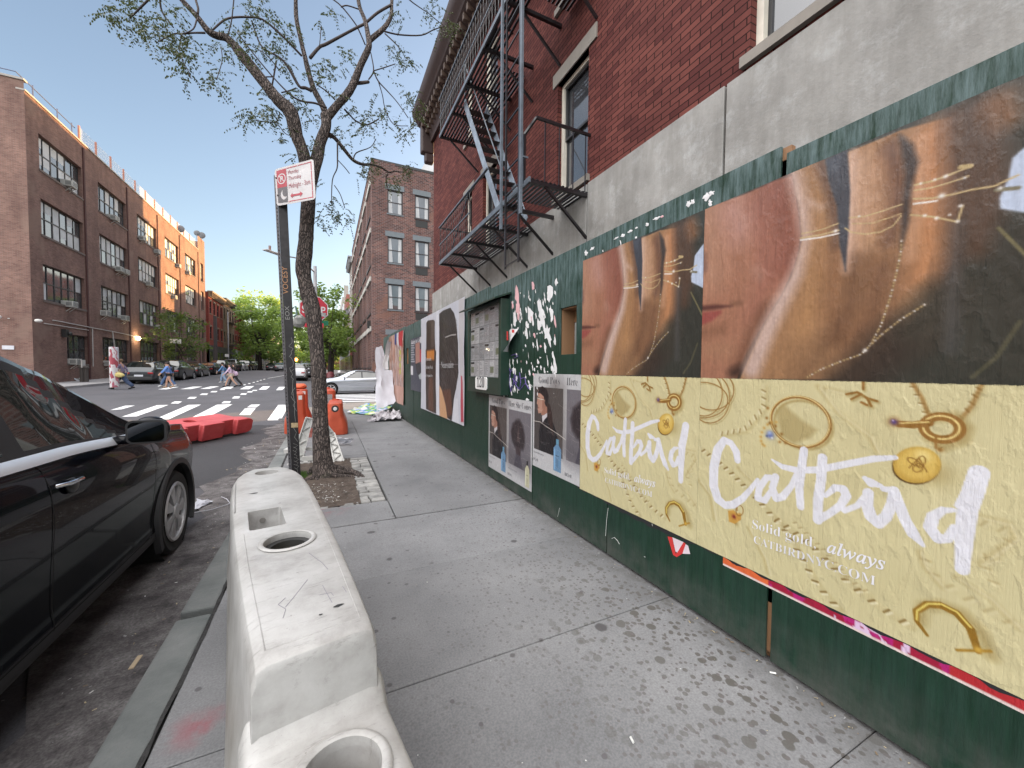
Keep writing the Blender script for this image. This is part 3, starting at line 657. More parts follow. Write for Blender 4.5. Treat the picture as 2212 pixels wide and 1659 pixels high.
darkwood = M('dark_stained_wood', (0.045, 0.022, 0.018), 0.7, vs=6, stretch=(6, 6, 0.4), var=0.5)
HX = WX
seams = [-6.0, -4.8, -3.55, -2.35, -1.25, -0.1, 1.138, 2.36, 3.572, 4.80, 6.02, 7.25, 8.80, 9.9, 11.04]
tops = {13: 2.62, 12: 2.62, 11: 2.52, 10: 2.56, 9: 2.57}
ho = T('hoarding', 'green painted plywood hoarding along the pavement, covered with posters', 'hoarding', (HX, 3, 0))
grp = 0
for i, (a, b_) in enumerate(zip(seams, seams[1:])):
    top = tops.get(i, 2.535); jx = random.uniform(-0.0005, 0.006) if (a < -.2 or a > 8.7) else 0; ww = 0.006
    p = MB(); y0, y1 = a + ww, b_ - ww
    if i == 5: top = 2.49; y1 = 1.118
    if abs(a - 2.36) < 0.01:    # the panel with the viewing hole
        h = (2.81, 3.07, 1.60, 2.03)
        for (u0, u1, z0, z1) in ((y0, y1, 0.02, h[2]), (y0, y1, h[3], top), (y0, h[0], h[2], h[3]), (h[1], y1, h[2], h[3])): p.box((HX, u0, z0), (HX + 0.016, u1, z1))
    elif abs(a - 9.9) < 0.01:
        h = (10.55, 10.85, 1.60, 2.03)
        for (u0, u1, z0, z1) in ((y0, y1, 0.02, h[2]), (y0, y1, h[3], top), (y0, h[0], h[2], h[3]), (h[1], y1, h[2], h[3])): p.box((HX, u0, z0), (HX + 0.016, u1, z1))
    else: p.box((HX + jx, y0, 0.02), (HX + 0.016 + jx, y1, top))
    p.build('panel', ply, ho, bevel=0.0015, seg=1)
q = MB(); y1_, z_ = 16.2, 2.66      # beyond the last full panel it runs on, a little out of true
for a, b_ in ((11.05, 12.25), (12.26, 13.5), (13.51, 14.7), (14.71, 15.7)):
    q = MB(); q.box((HX + 0.006, a, 0.02), (HX + 0.022, b_, 2.66)); q.build('panel', ply, ho, bevel=0.0015, seg=1)
q = MB(); q.box((HX + 0.024, 15.68, 0.02), (BX + 3, 15.7, 2.66)); q.build('return_panel', ply, ho)
q = MB()
for z in (0.3, 1.3, 2.38): q.box((HX + 0.02, -6, z), (HX + 0.058, 15.7, z + 0.09))
for y in seams + [12.25, 13.5, 14.7]: q.box((HX + 0.058, y - 0.045, 0.0), (HX + 0.15, y + 0.045, 2.3))
q.build('framing', rawwood, ho)
q = MB(); q.box((HX + 0.02, 1.108, 0.05), (HX + 0.05, 1.168, 2.53)); q.build('bare_stud', rawwood, ho)
# the two viewing holes, lined with boards
for h in ((2.81, 3.07, 1.60, 2.03), (10.55, 10.85, 1.60, 2.03)):
    q = MB(); q.box((HX + 0.02, h[1] - .005, h[2] - .03), (HX + 0.16, h[1] + 0.025, h[3] + .02)); q.box((HX + 0.02, h[0] - .02, h[3] - .012), (HX + 0.16, h[1], h[3] + .02)); q.box((HX + .15, h[0] - .1, h[3] - .12), (HX + .17, h[1] + .1, h[3])); q.build('opening_lining', rawwood, ho)
    q = MB(); q.box((HX + 0.75, h[0] - 1.6, 1.0), (HX + 0.8, h[1] + 0.6, 2.3)); q.build('inner_boarding', darkwood, ho)
# nails and staples
# ================================================================== POSTERS
def W(px, py): p = atx(px, py, HX); return (p.y, p.z)
class Paint:
    """prints a picture on a sheet: colours are worked out at every point of a fine mesh (metres along y and up z)"""
    def __init__(s, y0, y1, z0, z1, step=0.004, x=HX - 0.003, fn=None):
        s.ny = int((y1 - y0) / step) + 1; s.nz = int((z1 - z0) / step) + 1
        ys = np.linspace(y0, y1, s.ny); zs = np.linspace(z0, z1, s.nz); s.Y, s.Z = np.meshgrid(ys, zs)
        s.c = np.zeros(s.Y.shape + (3,)); s.x = x
        s.n1 = s.noise(0.25, 3); s.n2 = s.noise(0.02, 2)
    def noise(s, size, oct=3, sy=1, sz=1, seed=None):
        r = np.random.default_rng(seed if seed is not None else 3); out = np.zeros(s.Y.shape); amp = 1; tot = 0
        for k in range(oct):
            g = r.random((64, 64)); u = s.Y / (size * sy) * 2 ** k + 100; v = s.Z / (size * sz) * 2 ** k + 100
            iu, iv = np.floor(u).astype(int), np.floor(v).astype(int); fu, fv = u - iu, v - iv; fu = fu * fu * (3 - 2 * fu); fv = fv * fv * (3 - 2 * fv)
            q = lambda a, b: g[a % 64, b % 64]
            out += amp * ((q(iu, iv) * (1 - fu) + q(iu + 1, iv) * fu) * (1 - fv) + (q(iu, iv + 1) * (1 - fu) + q(iu + 1, iv + 1) * fu) * fv); tot += amp; amp *= 0.5
        return out / tot
    def put(s, m, col):
        m = np.clip(m, 0, 1)[..., None]; s.c = s.c * (1 - m) + (np.array(col) if not isinstance(col, np.ndarray) else col) * m; return s
    def fill(s, col): s.c[:] = col; return s
    def segdist(s, A, B):
        ax, az = A; bx, bz = B; dx, dz = bx - ax, bz - az; L = dx * dx + dz * dz + 1e-12
        t = np.clip(((s.Y - ax) * dx + (s.Z - az) * dz) / L, 0, 1)
        return np.hypot(s.Y - ax - t * dx, s.Z - az - t * dz), t
    def line(s, pts, w, col, soft=0.002, alpha=1.0):
        w = w if hasattr(w, '__len__') else [w] * len(pts); best = np.full(s.Y.shape, 1e9)
        for i in range(len(pts) - 1):
            d, t = s.segdist(pts[i], pts[i + 1]); best = np.minimum(best, d - (w[i] + (w[i + 1] - w[i]) * t) / 2)
        return s.put(alpha * np.clip(0.5 - best / soft, 0, 1), col)
    def poly_sd(s, pts):
        inside = np.zeros(s.Y.shape, bool); best = np.full(s.Y.shape, 1e9); k = len(pts)
        for i in range(k):
            (ax, az), (bx, bz) = pts[i], pts[(i + 1) % k]; d, _ = s.segdist(pts[i], pts[(i + 1) % k]); best = np.minimum(best, d)
            c = (az > s.Z) != (bz > s.Z); inside ^= c & (s.Y < (bx - ax) * (s.Z - az) / (bz - az + 1e-12) + ax)
        return np.where(inside, -best, best)
    def poly(s, pts, col, soft=0.003, alpha=1.0): return s.put(alpha * np.clip(0.5 - s.poly_sd(pts) / soft, 0, 1), col)
    def spot(s, c, r, col, alpha=1.0, ry=None):
        d = np.hypot((s.Y - c[0]) / r, (s.Z - c[1]) / (ry or r)); return s.put(alpha * np.exp(-d * d * 2), col)
    def build(s, name, mat, parent, disp=None):
        me = bpy.data.meshes.new(name); n = s.ny * s.nz
        X = np.full(s.Y.shape, s.x); X = X - (disp if disp is not None else 0)
        off = Vector(parent['_o']) if parent else Vector((0, 0, 0))
        co = np.stack([X - off.x, s.Y - off.y, s.Z - off.z], -1).reshape(-1, 3).astype(np.float32)
        me.vertices.add(n); me.vertices.foreach_set('co', co.ravel())
        i = np.arange(s.nz - 1)[:, None] * s.ny + np.arange(s.ny - 1)[None, :]
        f = np.stack([i, i + s.ny, i + s.ny + 1, i + 1], -1).reshape(-1, 4).astype(np.int32); k = len(f)
        me.loops.add(k * 4); me.loops.foreach_set('vertex_index', f.ravel()); me.polygons.add(k)
        me.polygons.foreach_set('loop_start', np.arange(k, dtype=np.int32) * 4); me.update(calc_edges=True)
        at = me.color_attributes.new('print', 'FLOAT_COLOR', 'POINT'); a = np.ones((n, 4), np.float32)
        c = np.clip(s.c, 0, 1).reshape(-1, 3); a[:, :3] = np.where(c <= 0.04045, c / 12.92, ((c + 0.055) / 1.055) ** 2.4)
        at.data.foreach_set('color', a.ravel()); me.materials.append(mat); me.shade_smooth()
        o = bpy.data.objects.new(name, me); C.objects.link(o)
        if parent: o.parent = parent; o['_o'] = parent['_o']
        return o
def printmat(name, gain=0.66, rough=0.45, wr=0.35, vertical=False):
    m, nt, b = newmat(name); at = nt.nodes.new('ShaderNodeVertexColor'); at.layer_name = 'print'
    c = mixc(nt, 1.0, at.outputs[0], (gain,) * 3, 'MULTIPLY'); nt.links.new(c, b.inputs['Base Color']); b.inputs['Roughness'].default_value = rough
    v = coords(nt)
    wrk = ramp(nt, noise(nt, coords(nt, (1, 1.6, 0.8)), 6, 5, 0.55), [(0.36, (0.2,) * 3), (0.49, (0.8,) * 3), (0.56, (0.3,) * 3), (0.8, (0.5,) * 3)])
    a = N(nt, 'ShaderNodeMath', operation='ADD'); nt.links.new(wrk, a.inputs[0])
    rb = N(nt, 'ShaderNodeMath', operation='MULTIPLY'); rb.inputs[1].default_value = 0.45; nt.links.new(noise(nt, coords(nt, (1, 70, 2.5)), 2.0, 4), rb.inputs[0]); nt.links.new(rb.outputs[0], a.inputs[1])
    bump(nt, b, a.outputs[0], wr, 0.008); return m
pm = printmat('printed_paper', wr=0.5); pm_gloss = printmat('glossy_printed_paper', rough=0.34, wr=0.26)
c8 = lambda *v: np.array(v) / 255.0
zr = lambda a, b: W(1645.9 + .42991 * a, 109.7 + .42991 * b)      # picture sheet, traced
zs_ = lambda a, b: W(1234.4 + .2977 * a, 329.2 + .2977 * b)
zl = lambda a, b: W(1508.7 + .42991 * a, 795.5 + .42991 * b)      # lower sheet, traced
PY0, PY1, PM, PT, PB = 0.375, 1.55, 1.414, 2.375, 0.45
def portrait(dy):
    p = Paint(PY0, PY1, PM, PT + 0.01, 0.0042)
    n = p.n1; g = p.noise(0.012, 2, seed=9)
    p.fill(c8(60, 62, 52)); p.put(0.5 * p.noise(0.3, 3, seed=4), c8(44, 46, 38))
    # face
    face = [zs_(*q) for q in ((940, 420), (1250, 310), (1480, 210), (1605, 170), (1645, 400), (1665, 600), (1650, 720), (1600, 870), (1530, 1030), (1420, 1200), (1330, 1350), (1260, 1480), (1205, 1640), (930, 1660))]
    p.poly(face, c8(182, 118, 84), 0.006)
    sk = lambda pts, w_, col, al, so: p.line([zs_(*q) for q in pts], w_, col, so, al)
    sk([(1000, 430), (1020, 900)], 0.16, c8(205, 150, 112), 0.6, 0.16)
    sk([(1180, 420), (1230, 560)], 0.12, c8(216, 158, 140), 0.7, 0.16)
    sk([(1480, 260), (1560, 500), (1560, 800)], 0.18, c8(150, 78, 58), 0.75, 0.16)
    sk([(1380, 380), (1420, 900), (1330, 1150)], 0.08, c8(176, 104, 82), 0.6, 0.14)
    sk([(1420, 1150), (1340, 1320), (1230, 1560)], 0.07, c8(118, 72, 48), 0.85, 0.09)
    sk([(1180, 1600), (1230, 1580)], 0.05, c8(60, 38, 30), 0.95, 0.06)
    sk([(950, 760), (960, 840)], 0.04, c8(90, 60, 60), 0.6, 0.05)
    sk([(1340, 850), (1370, 900)], 0.03, c8(205, 155, 128), 0.5, 0.06)
    sk([(940, 1210), (1010, 1190), (1080, 1160)], [0.075, 0.06, 0.02], c8(170, 72, 62), 0.9, 0.02)
    sk([(940, 1132), (1050, 1122), (1170, 1115)], [0.03, 0.026, 0.004], c8(98, 50, 42), 0.9, 0.018)
    sk([(1170, 1100), (1230, 1095)], 0.02, c8(120, 78, 52), 0.6, 0.03)
    sk([(960, 1310), (1090, 1290)], 0.05, c8(128, 82, 52), 0.55, 0.07)
    sk([(1000, 1430), (1120, 1440)], 0.09, c8(190, 134, 92), 0.6, 0.1)
    # fingers and palm
    hand = [zr(*q) for q in ((150, 600), (190, 800), (205, 950), (160, 1120), (100, 1240), (40, 1330), (-20, 1450), (-110, 1650), (500, 1650), (700, 1420), (860, 1260), (960, 1060), (985, 800), (975, 560), (960, 330), (700, 400), (410, 520))]
    p.poly(hand, c8(178, 126, 78), 0.008)
    hk = lambda pts, w_, col, al, so: p.line([zr(*q) for q in pts], w_, col, so, al)
    hk([(1100, 300), (1120, 700), (1080, 1000)], [0.10, 0.12, 0.06], c8(96, 66, 46), 0.85, 0.06)
    hk([(1200, 260), (1240, 330)], 0.07, c8(160, 104, 60), 0.8, 0.07)
    hk([(330, 620), (330, 900), (290, 1150), (200, 1400)], 0.07, c8(196, 138, 80), 0.8, 0.07)
    hk([(160, 610), (205, 800), (222, 950), (170, 1130), (100, 1260), (30, 1400), (-50, 1600)], [.05, .05, .035, .06, .075, .085, .09], c8(222, 188, 170), 0.85, 0.055)
    hk([(500, 560), (520, 800), (480, 1000)], 0.06, c8(222, 170, 128), 0.85, 0.08)
    hk([(640, 520), (680, 750)], 0.05, c8(160, 100, 62), 0.7, 0.08)
    hk([(860, 420), (860, 700), (840, 1000), (790, 1150)], 0.09, c8(206, 134, 78), 0.9, 0.08)
    hk([(960, 330), (975, 700), (960, 1000), (900, 1180)], 0.05, c8(98, 66, 46), 0.8, 0.06)
    hk([(380, 1000), (360, 1250), (420, 1500)], 0.09, c8(150, 98, 60), 0.7, 0.1)
    hk([(600, 1100), (560, 1300), (520, 1420)], 0.13, c8(128, 84, 54), 0.8, 0.12)
    hk([(700, 1440), (560, 1560), (420, 1680)], 0.16, c8(62, 50, 40), 0.95, 0.10)
    hk([(330, 1480), (200, 1640)], 0.10, c8(140, 98, 62), 0.7, 0.10)
    hk([(900, 1250), (800, 1400)], 0.14, c8(64, 60, 48), 0.9, 0.08)
    hk([(300, 560), (355, 700), (375, 860), (370, 980)], [.05, .06, .05, .03], c8(112, 78, 58), .85, .04); hk([(455, 520), (452, 760), (440, 960), (430, 1100)], .035, c8(236, 190, 158), .8, .035); hk([(650, 480), (690, 620), (680, 800), (640, 950)], .05, c8(118, 78, 56), .8, .05)
    hk([(790, 450), (800, 640), (770, 860), (740, 1040)], .03, c8(222, 160, 112), .7, .035); hk([(560, 600), (575, 780)], .05, c8(204, 150, 106), .7, .06); hk([(470, 1050), (450, 1250), (360, 1450)], .05, c8(110, 72, 46), .55, .06); hk([(240, 760), (300, 790)], .03, c8(222, 184, 160), .5, .03)
    # dark hair between the fingers
    p.poly([zr(*q) for q in ((320, 545), (432, 495), (446, 700), (438, 900), (422, 1110), (392, 980), (378, 780), (335, 650))], c8(66, 70, 78), 0.010); p.poly([zr(*q) for q in ((320, 560), (400, 520), (380, 640))], c8(84, 92, 102), .02, .7)
    p.poly([zr(*q) for q in ((690, 420), (760, 470), (790, 560), (750, 700), (740, 860), (700, 1000), (705, 800), (720, 620))], c8(70, 58, 52), 0.02)
    hk([(980, 870), (965, 1100), (950, 1500)], 0.03, c8(92, 92, 92), 0.5, 0.04)
    p.poly([zr(*q) for q in ((1260, 540), (1420, 400), (1420, 830), (1200, 795), (1195, 740), (1240, 640))], c8(196, 212, 232), 0.008)
    gold = c8(214, 184, 120); wh = c8(250, 244, 228)
    for pts, w_, col in (([(195, 942), (300, 925), (388, 902)], .006, gold), ([(195, 952), (300, 938), (388, 918)], .006, wh), ([(200, 920), (300, 900), (385, 868)], .005, gold),
                         ([(442, 840), (520, 832), (600, 808), (705, 772)], .005, gold), ([(455, 870), (560, 866), (700, 820)], .004, gold), ([(420, 892), (450, 912), (520, 922), (600, 910), (660, 880), (700, 830)], .005, gold),
                         ([(770, 675), (860, 655), (950, 622), (1045, 582)], .007, gold), ([(770, 702), (850, 690), (940, 665), (1040, 630)], .005, gold), ([(765, 745), (860, 742), (960, 722), (1050, 700), (1170, 680), (1290, 625)], .006, gold),
                         ([(765, 770), (880, 755)], .006, wh), ([(750, 825), (860, 835), (985, 860), (1010, 780)], .006, gold), ([(1180, 700), (1290, 690)], .012, c8(130, 122, 90)), ([(1000, 585), (1050, 580)], .014, gold),
                         ([(1190, 890), (1260, 960), (1420, 1120)], .009, c8(120, 112, 70)), ([(1060, 1640), (1180, 1540), (1300, 1360)], .012, c8(84, 82, 58))):
        p.line([zr(*q) for q in pts], w_, col, 0.004)
    r = np.random.default_rng(11)
    for pts in ([(703, 955), (700, 1010), (682, 1100), (650, 1230), (600, 1380), (545, 1480), (500, 1525), (400, 1560), (300, 1600), (220, 1645)], [(820, 1275), (700, 1350), (610, 1420), (545, 1480)]):
        P = [zr(*q) for q in pts]; p.line(P, .004, c8(140, 108, 60), 0.005)
        for A, B in zip(P, P[1:]):
            n_ = max(1, int(math.dist(A, B) / 0.011))
            for k in range(n_): t = (k + r.random() * .4) / n_; p.spot((A[0] + (B[0] - A[0]) * t, A[1] + (B[1] - A[1]) * t), .005, gold if k % 3 else wh, .9)
    for q, s_ in (((905, 730), .013), ((372, 906), .010), ((800, 668), .006), ((870, 648), .006), ((925, 632), .009), ((820, 828), .007), ((880, 842), .008), ((945, 825), .006), ((985, 858), .007), ((1020, 640), .006), ((1200, 690), .008), ((490, 832), .006), ((1000, 780), .008), ((520, 1505), .010)):
        p.spot(zr(*q), s_, wh, 1.0)
    lum = p.c.mean(-1, keepdims=True); p.c = lum + (p.c - lum) * 0.80; p.c = p.c * np.array([.97, .97, 1.0])
    p.c *= (1 + 0.10 * (g[..., None] - 0.5) + 0.12 * (p.noise(0.02, 2, sy=0.3, sz=6, seed=21)[..., None] - 0.5))
    p.Y = p.Y + dy; return p
def jewel(dy):
    p = Paint(PY0, PY1, PB - 0.02, PM + 0.003, 0.0036)
    n = p.noise(0.2, 4, seed=5); p.fill(c8(224, 214, 168)); p.put(0.55 * n, c8(206, 194, 146))
    sh = c8(172, 150, 92); hi = c8(240, 232, 196); deep = c8(126, 98, 44)
    L = lambda pts, w_, col, so=.004, al=1.0: p.line([zl(*q) for q in pts], w_, col, so, al)
    def rope(pts, w_, al=.75):
        P = [zl(*q) for q in pts]; L([(a + 14, b + 10) for a, b in pts], w_ * 1.1, sh, .016, .45 * al); L(pts, w_ * 1.0, hi, .012, .30 * al)
        for A, B in zip(P, P[1:]):
            k = max(1, int(math.dist(A, B) / (w_ * 1.9))); dx, dz = (B[0] - A[0]), (B[1] - A[1]); l = math.hypot(dx, dz); nx_, nz_ = -dz / l, dx / l
            for i in range(k):
                t = (i + .5) / k; c_ = (A[0] + dx * t, A[1] + dz * t)
                p.line([(c_[0] + nx_ * w_ * .5, c_[1] + nz_ * w_ * .5), (c_[0] - nx_ * w_ * .5 + dx / l * w_ * .5, c_[1] - nz_ * w_ * .5 + dz / l * w_ * .5)], w_ * .42, deep, .005, al)
                p.line([(c_[0] + nx_ * w_ * .6 + dx / l * w_ * .5, c_[1] + nz_ * w_ * .6 + dz / l * w_ * .5), (c_[0] - nx_ * w_ * .3 + dx / l * w_, c_[1] - nz_ * w_ * .3 + dz / l * w_)], w_ * .42, hi, .005, al)
    for off in ((0, 0), (0, 0)):
        pass
    rope([(10, 400), (150, 510), (300, 660), (450, 830), (600, 1090), (700, 1200)], .020, .8)
    rope([(370, 740), (560, 880), (760, 1080), (900, 1190), (1060, 1290)], .020, .8)
    rope([(470, 760), (640, 920), (760, 1060), (860, 1130)], .014, .35)
    rope([(330, 90), (330, 200), (230, 310), (110, 330)], .018, .6)
    rope([(1120, 920), (1200, 1060), (1400, 1180), (1600, 1290)], .022, .22); rope([(1380, 760), (1560, 820), (1560, 900), (1420, 960), (1500, 1100)], .018, .22)
    for pts in ([(1400, 740), (1560, 780), (1600, 850), (1500, 920), (1420, 980), (1500, 960)], [(1110, 920), (1140, 1000), (1230, 1100)], [(0, 560), (60, 640), (80, 760)], [(600, 90), (700, 220), (860, 340), (900, 420)], [(250, 800), (330, 950), (350, 1030)], [(1300, 1050), (1460, 1150), (1610, 1300)], [(200, 500), (330, 620)], [(640, 100), (760, 130)]):
        L(pts, .012, sh, .02, .5); L([(a + 14, b + 8) for a, b in pts], .007, hi, .012, .6)
    def ring(c_, r_a, r_b, w_, col, rot=0.0, a0=0, a1=360, al=1.0, so=.004):
        pts = [];
        for i in range(41):
            t = R(a0 + (a1 - a0) * i / 40); u, v_ = r_a * math.cos(t), r_b * math.sin(t); pts.append((c_[0] + u * math.cos(rot) - v_ * math.sin(rot), c_[1] + u * math.sin(rot) + v_ * math.cos(rot)))
        L(pts, w_, col, so, al)
    g1, g2 = c8(150, 104, 40), c8(206, 164, 84)
    # thin hoops, top left
    for c_, a_, b_ in (((30, 130), 92, 110), ((60, 150), 100, 125), ((70, 110), 110, 100), ((20, 160), 130, 90)):
        ring((c_[0] + 8, c_[1] + 8), a_, b_, .004, sh, al=.7); ring(c_, a_, b_, .0055, g1)
    # ring with a blue stone and the shade it throws on the printed cloth
    p.poly([zl(*q) for q in ((390, 220), (430, 180), (520, 260), (600, 310), (560, 350), (480, 380), (420, 340))], c8(182, 164, 112), .02, .9)
    ring((530, 285), 150, 118, .012, sh, .35, al=.8, so=.01); ring((515, 270), 152, 122, .013, g1, .35); ring((512, 266), 152, 122, .004, c8(246, 224, 160), .35)
    for a in range(9):
        t = R(100 + a * 22); p.spot(zl(365 + 45 * math.cos(t) + (a - 4) * 6, 330 + 60 * math.sin(t)), .010, g2, 1)
    for q in ((345, 250), (360, 275), (390, 290), (420, 330), (410, 370), (440, 375), (350, 200), (515, 400)): p.spot(zl(*q), .010, g1, 1)
    p.spot(zl(362, 335), .026, c8(92, 110, 176), 1); p.spot(zl(360, 325), .014, c8(176, 194, 236), .9); p.spot(zl(372, 350), .007, c8(240, 244, 255), 1); p.spot(zl(345, 340), .008, c8(58, 74, 130), .9)
    # little charm at the top
    for pts in ([(830, 60), (830, 105)], [(745, 130), (800, 120), (850, 150), (900, 165)], [(770, 155), (820, 130)], [(850, 150), (870, 190)], [(820, 170), (850, 185)]): L([(a + 8, b + 8) for a, b in pts], .010, sh, .01, .7); L(pts, .009, g1)
    # pendant: chains, toggle, locket
    rope([(1065, 70), (1110, 150), (1150, 240)], .012, .8); rope([(1420, 80), (1370, 190), (1310, 260)], .012, .8)
    L([(1075, 70), (1125, 150), (1160, 240)], .012, g1, .008, .7); L([(1425, 80), (1375, 190), (1315, 260)], .012, g1, .008, .7)
    L([(1180, 250), (1290, 240), (1350, 300), (1330, 360), (1240, 390), (1160, 350)], .034, sh, .02, .7)
    ring((1225, 300), 92, 58, .030, g1, .1); ring((1222, 297), 92, 58, .006, c8(240, 214, 140), .1)
    L([(1010, 280), (1080, 285), (1160, 275)], .026, g1); L([(1010, 276), (1160, 270)], .005, c8(240, 214, 140)); p.spot(zl(985, 270), .024, g1, 1); p.spot(zl(985, 270), .016, c8(92, 68, 130), 1); p.spot(zl(980, 262), .005, c8(190, 170, 220), 1)
    L([(1195, 340), (1195, 400)], .007, g1); p.spot(zl(1215, 408), .013, g1, 1)
    p.spot(zl(1150, 520), .085, sh, .8, .06)
    lk = [(1100 + 122 * math.cos(R(t)), 486 + 92 * math.sin(R(t))) for t in range(0, 360, 15)]
    p.poly([zl(a - 4, b + 6) for a, b in lk], c8(70, 44, 10), .005); p.poly([zl(a, b) for a, b in lk], c8(204, 164, 70), .005)
    p.poly([zl(1104 + (a - 1100) * .86, 478 + (b - 486) * .86) for a, b in lk], c8(226, 190, 96), .02); p.spot(zl(1130, 440), .03, c8(248, 226, 150), .9)
    ring((1085, 470), 36, 14, .0035, c8(140, 98, 34), .5); ring((1105, 500), 26, 20, .0035, c8(140, 98, 34), -.4); ring((1120, 470), 20, 30, .0035, c8(140, 98, 34), .4); L([(1060, 500), (1110, 450), (1150, 520)], .0035, c8(140, 98, 34))
    # heart stud
    p.spot(zl(192, 780), .018, sh, .8); p.poly([zl(*q) for q in ((150, 715), (180, 712), (192, 728), (215, 728), (216, 760), (185, 782), (155, 770))], c8(208, 158, 70), .005)
    p.spot(zl(180, 745), .015, c8(120, 20, 30), 1); ring((208, 715), 18, 26, .0045, g1); L([(196, 680), (196, 715)], .004, g1)
    # hoop at the foot
    L([(1120, 1270), (1130, 1200), (1220, 1190), (1330, 1230), (1420, 1320), (1470, 1440)], .032, sh, .03, .7)
    L([(1150, 1340), (1098, 1270), (1095, 1220), (1150, 1185), (1220, 1190), (1300, 1230), (1370, 1310), (1405, 1420)], [.010, .014, .019, .022, .024, .024, .023, .018], c8(150, 108, 22))
    L([(1098, 1262), (1100, 1218), (1155, 1182), (1222, 1184), (1302, 1224), (1370, 1300)], .006, c8(244, 222, 120)); L([(1300, 1415), (1470, 1420)], .009, c8(176, 134, 40)); p.spot(zl(1408, 1412), .013, c8(214, 172, 70), 1)
    # the brush lettering
    wht = c8(238, 238, 248)
    def brush(pts, w_): L(pts, w_, wht, .0025)
    brush([(198, 462), (192, 420), (165, 375), (130, 362), (98, 410), (78, 500), (78, 590), (98, 655), (135, 688), (175, 685), (222, 655), (262, 610), (300, 560)], [.034, .04, .032, .04, .054, .056, .056, .052, .04, .04, .034, .026, .020])
    brush([(388, 552), (345, 548), (308, 600), (300, 652), (335, 665), (368, 615)], [.03, .03, .034, .034, .03, .024]); brush([(390, 545), (374, 600), (392, 652), (425, 645), (470, 590), (500, 520)], [.034, .034, .036, .034, .026, .022])
    brush([(532, 412), (520, 500), (508, 600), (515, 695)], [.034, .036, .036, .032]); brush([(370, 458), (425, 495), (500, 512), (600, 510), (740, 482), (880, 455), (990, 448)], [.008, .026, .030, .030, .028, .026, .018])
    brush([(625, 450), (618, 560), (603, 660), (600, 762)], [.038, .038, .040, .038]); brush([(640, 640), (690, 598), (730, 608), (745, 640), (715, 690), (660, 730), (610, 755)], [.018, .028, .034, .034, .030, .028, .034])
    brush([(735, 715), (800, 690), (850, 630)], .022); brush([(838, 552), (870, 575), (918, 590)], [.018, .034, .016])
    brush([(855, 625), (850, 690), (868, 745), (905, 778), (945, 745), (975, 680), (985, 620)], [.036, .040, .042, .040, .036, .034, .034]); brush([(932, 606), (990, 612)], .022)
    brush([(985, 612), (1008, 680), (1040, 760), (1080, 830), (1130, 888)], [.030, .036, .036, .038, .014])
    brush([(1285, 712), (1230, 712), (1180, 745), (1165, 800), (1205, 855), (1255, 855), (1290, 800)], [.014, .024, .034, .036, .034, .028, .024])
    brush([(1412, 525), (1385, 610), (1355, 700), (1340, 820), (1332, 920), (1326, 1010)], [.050, .052, .050, .046, .040, .036])
    brush([(1380, 520), (1300, 690)], [.006, .014])
    p.put(0.10 * (p.noise(0.01, 2, seed=8)), c8(180, 170, 130)); p.Y = p.Y + dy; return p
crink = lambda p, a=0.0015: a * (p.noise(0.12, 4, seed=31) - 0.5) * 2
fnw = lambda dy, y0, z0, dz=0.0, x=0.0055: (lambda u, v: (HX - x, y0 + dy - u, z0 + v + dz * u))
white_ink = M('white_ink', (0.60, 0.60, 0.64), 0.5)
for dy, lab in ((0.0, 'large jewellery advert at the right edge, hand with gold rings above white brush lettering'), (1.172, 'jewellery advert with gold locket and heart stud, further left beside the paired portrait posters')):
    t = T('poster', lab, 'poster', (HX - 0.003, 1.0 + dy, 1.4), 'jewellery posters pasted on the hoarding')
    PY0 = .379 if dy else .30
    p = portrait(dy)
    p.build('picture_sheet', pm_gloss, t, crink(p)); p = jewel(dy); p.build('lettered_sheet', pm, t, crink(p))
    a = text('slogan', 'Solid gold,', white_ink, fnw(dy, 1.222, 0.650, 0.055), 0.285, t, style=BOLD, offset=-0.012, hscale=1.05)
    a = text('slogan', 'always', white_ink, fnw(dy, 0.895, 0.668, 0.055), 0.195, t, style=ITAL, offset=0.012, hscale=1.05)
    a = text('web_address', 'CATBIRDNYC.COM', white_ink, fnw(dy, 1.212, 0.577, 0.055), 0.485, t, style=BOLD, offset=-0.012, hscale=1.05)
# strip of an older poster showing under the right-hand one
u = Paint(-0.6, 1.38, 0.382, 0.428, 0.006, x=HX - 0.0008); nn = u.noise(0.10, 4, seed=2); u.fill(c8(170, 20, 60)); u.put((nn > .5) * 1.0, c8(190, 30, 120)); zz = u.Y
u.put(((u.Y > 0.62) & (u.Y < 0.86) & (u.noise(0.03, 3, seed=6) > .52)) * 1.0, c8(236, 205, 236)); u.put((u.Y < 0.52) * 1.0, c8(190, 40, 48)); u.put((u.Y > 1.14) * 1.0, c8(230, 110, 60)); u.put((u.Z < 0.392 + 0.02 * 0) * 1.0, c8(240, 220, 215))
keep = None
so_ = u.build('old_poster', pm, None); tag(so_, 'strip of a magenta and red poster showing below the rightmost jewellery advert', 'poster')
q = MB(); pts = []       # a torn dark backing sheet shows along its lower edge
for k in range(60): y = 0.30 + 1.26 * k / 59; pts.append((y, 0.440 + 0.006 * math.sin(k * .9) + random.uniform(-.003, .003)))
q.add([(HX - 0.0015, y, 0.462) for y, z in pts] + [(HX - 0.0015, y, z - 0.018 - .016 * S((1.6 - y) / .9) * 0) for y, z in pts], [(i, i + 1, 61 + i, 60 + i) for i in range(59)])
q.add([(HX - 0.0015, y + 1.2, 0.462) for y, z in pts] + [(HX - 0.0015, y + 1.2, z - 0.016 - 0.026 * math.sin(math.pi * min(1, i_ / 45))) for i_, (y, z) in enumerate(pts)], [(i, i + 1, 61 + i, 60 + i) for i in range(59)])
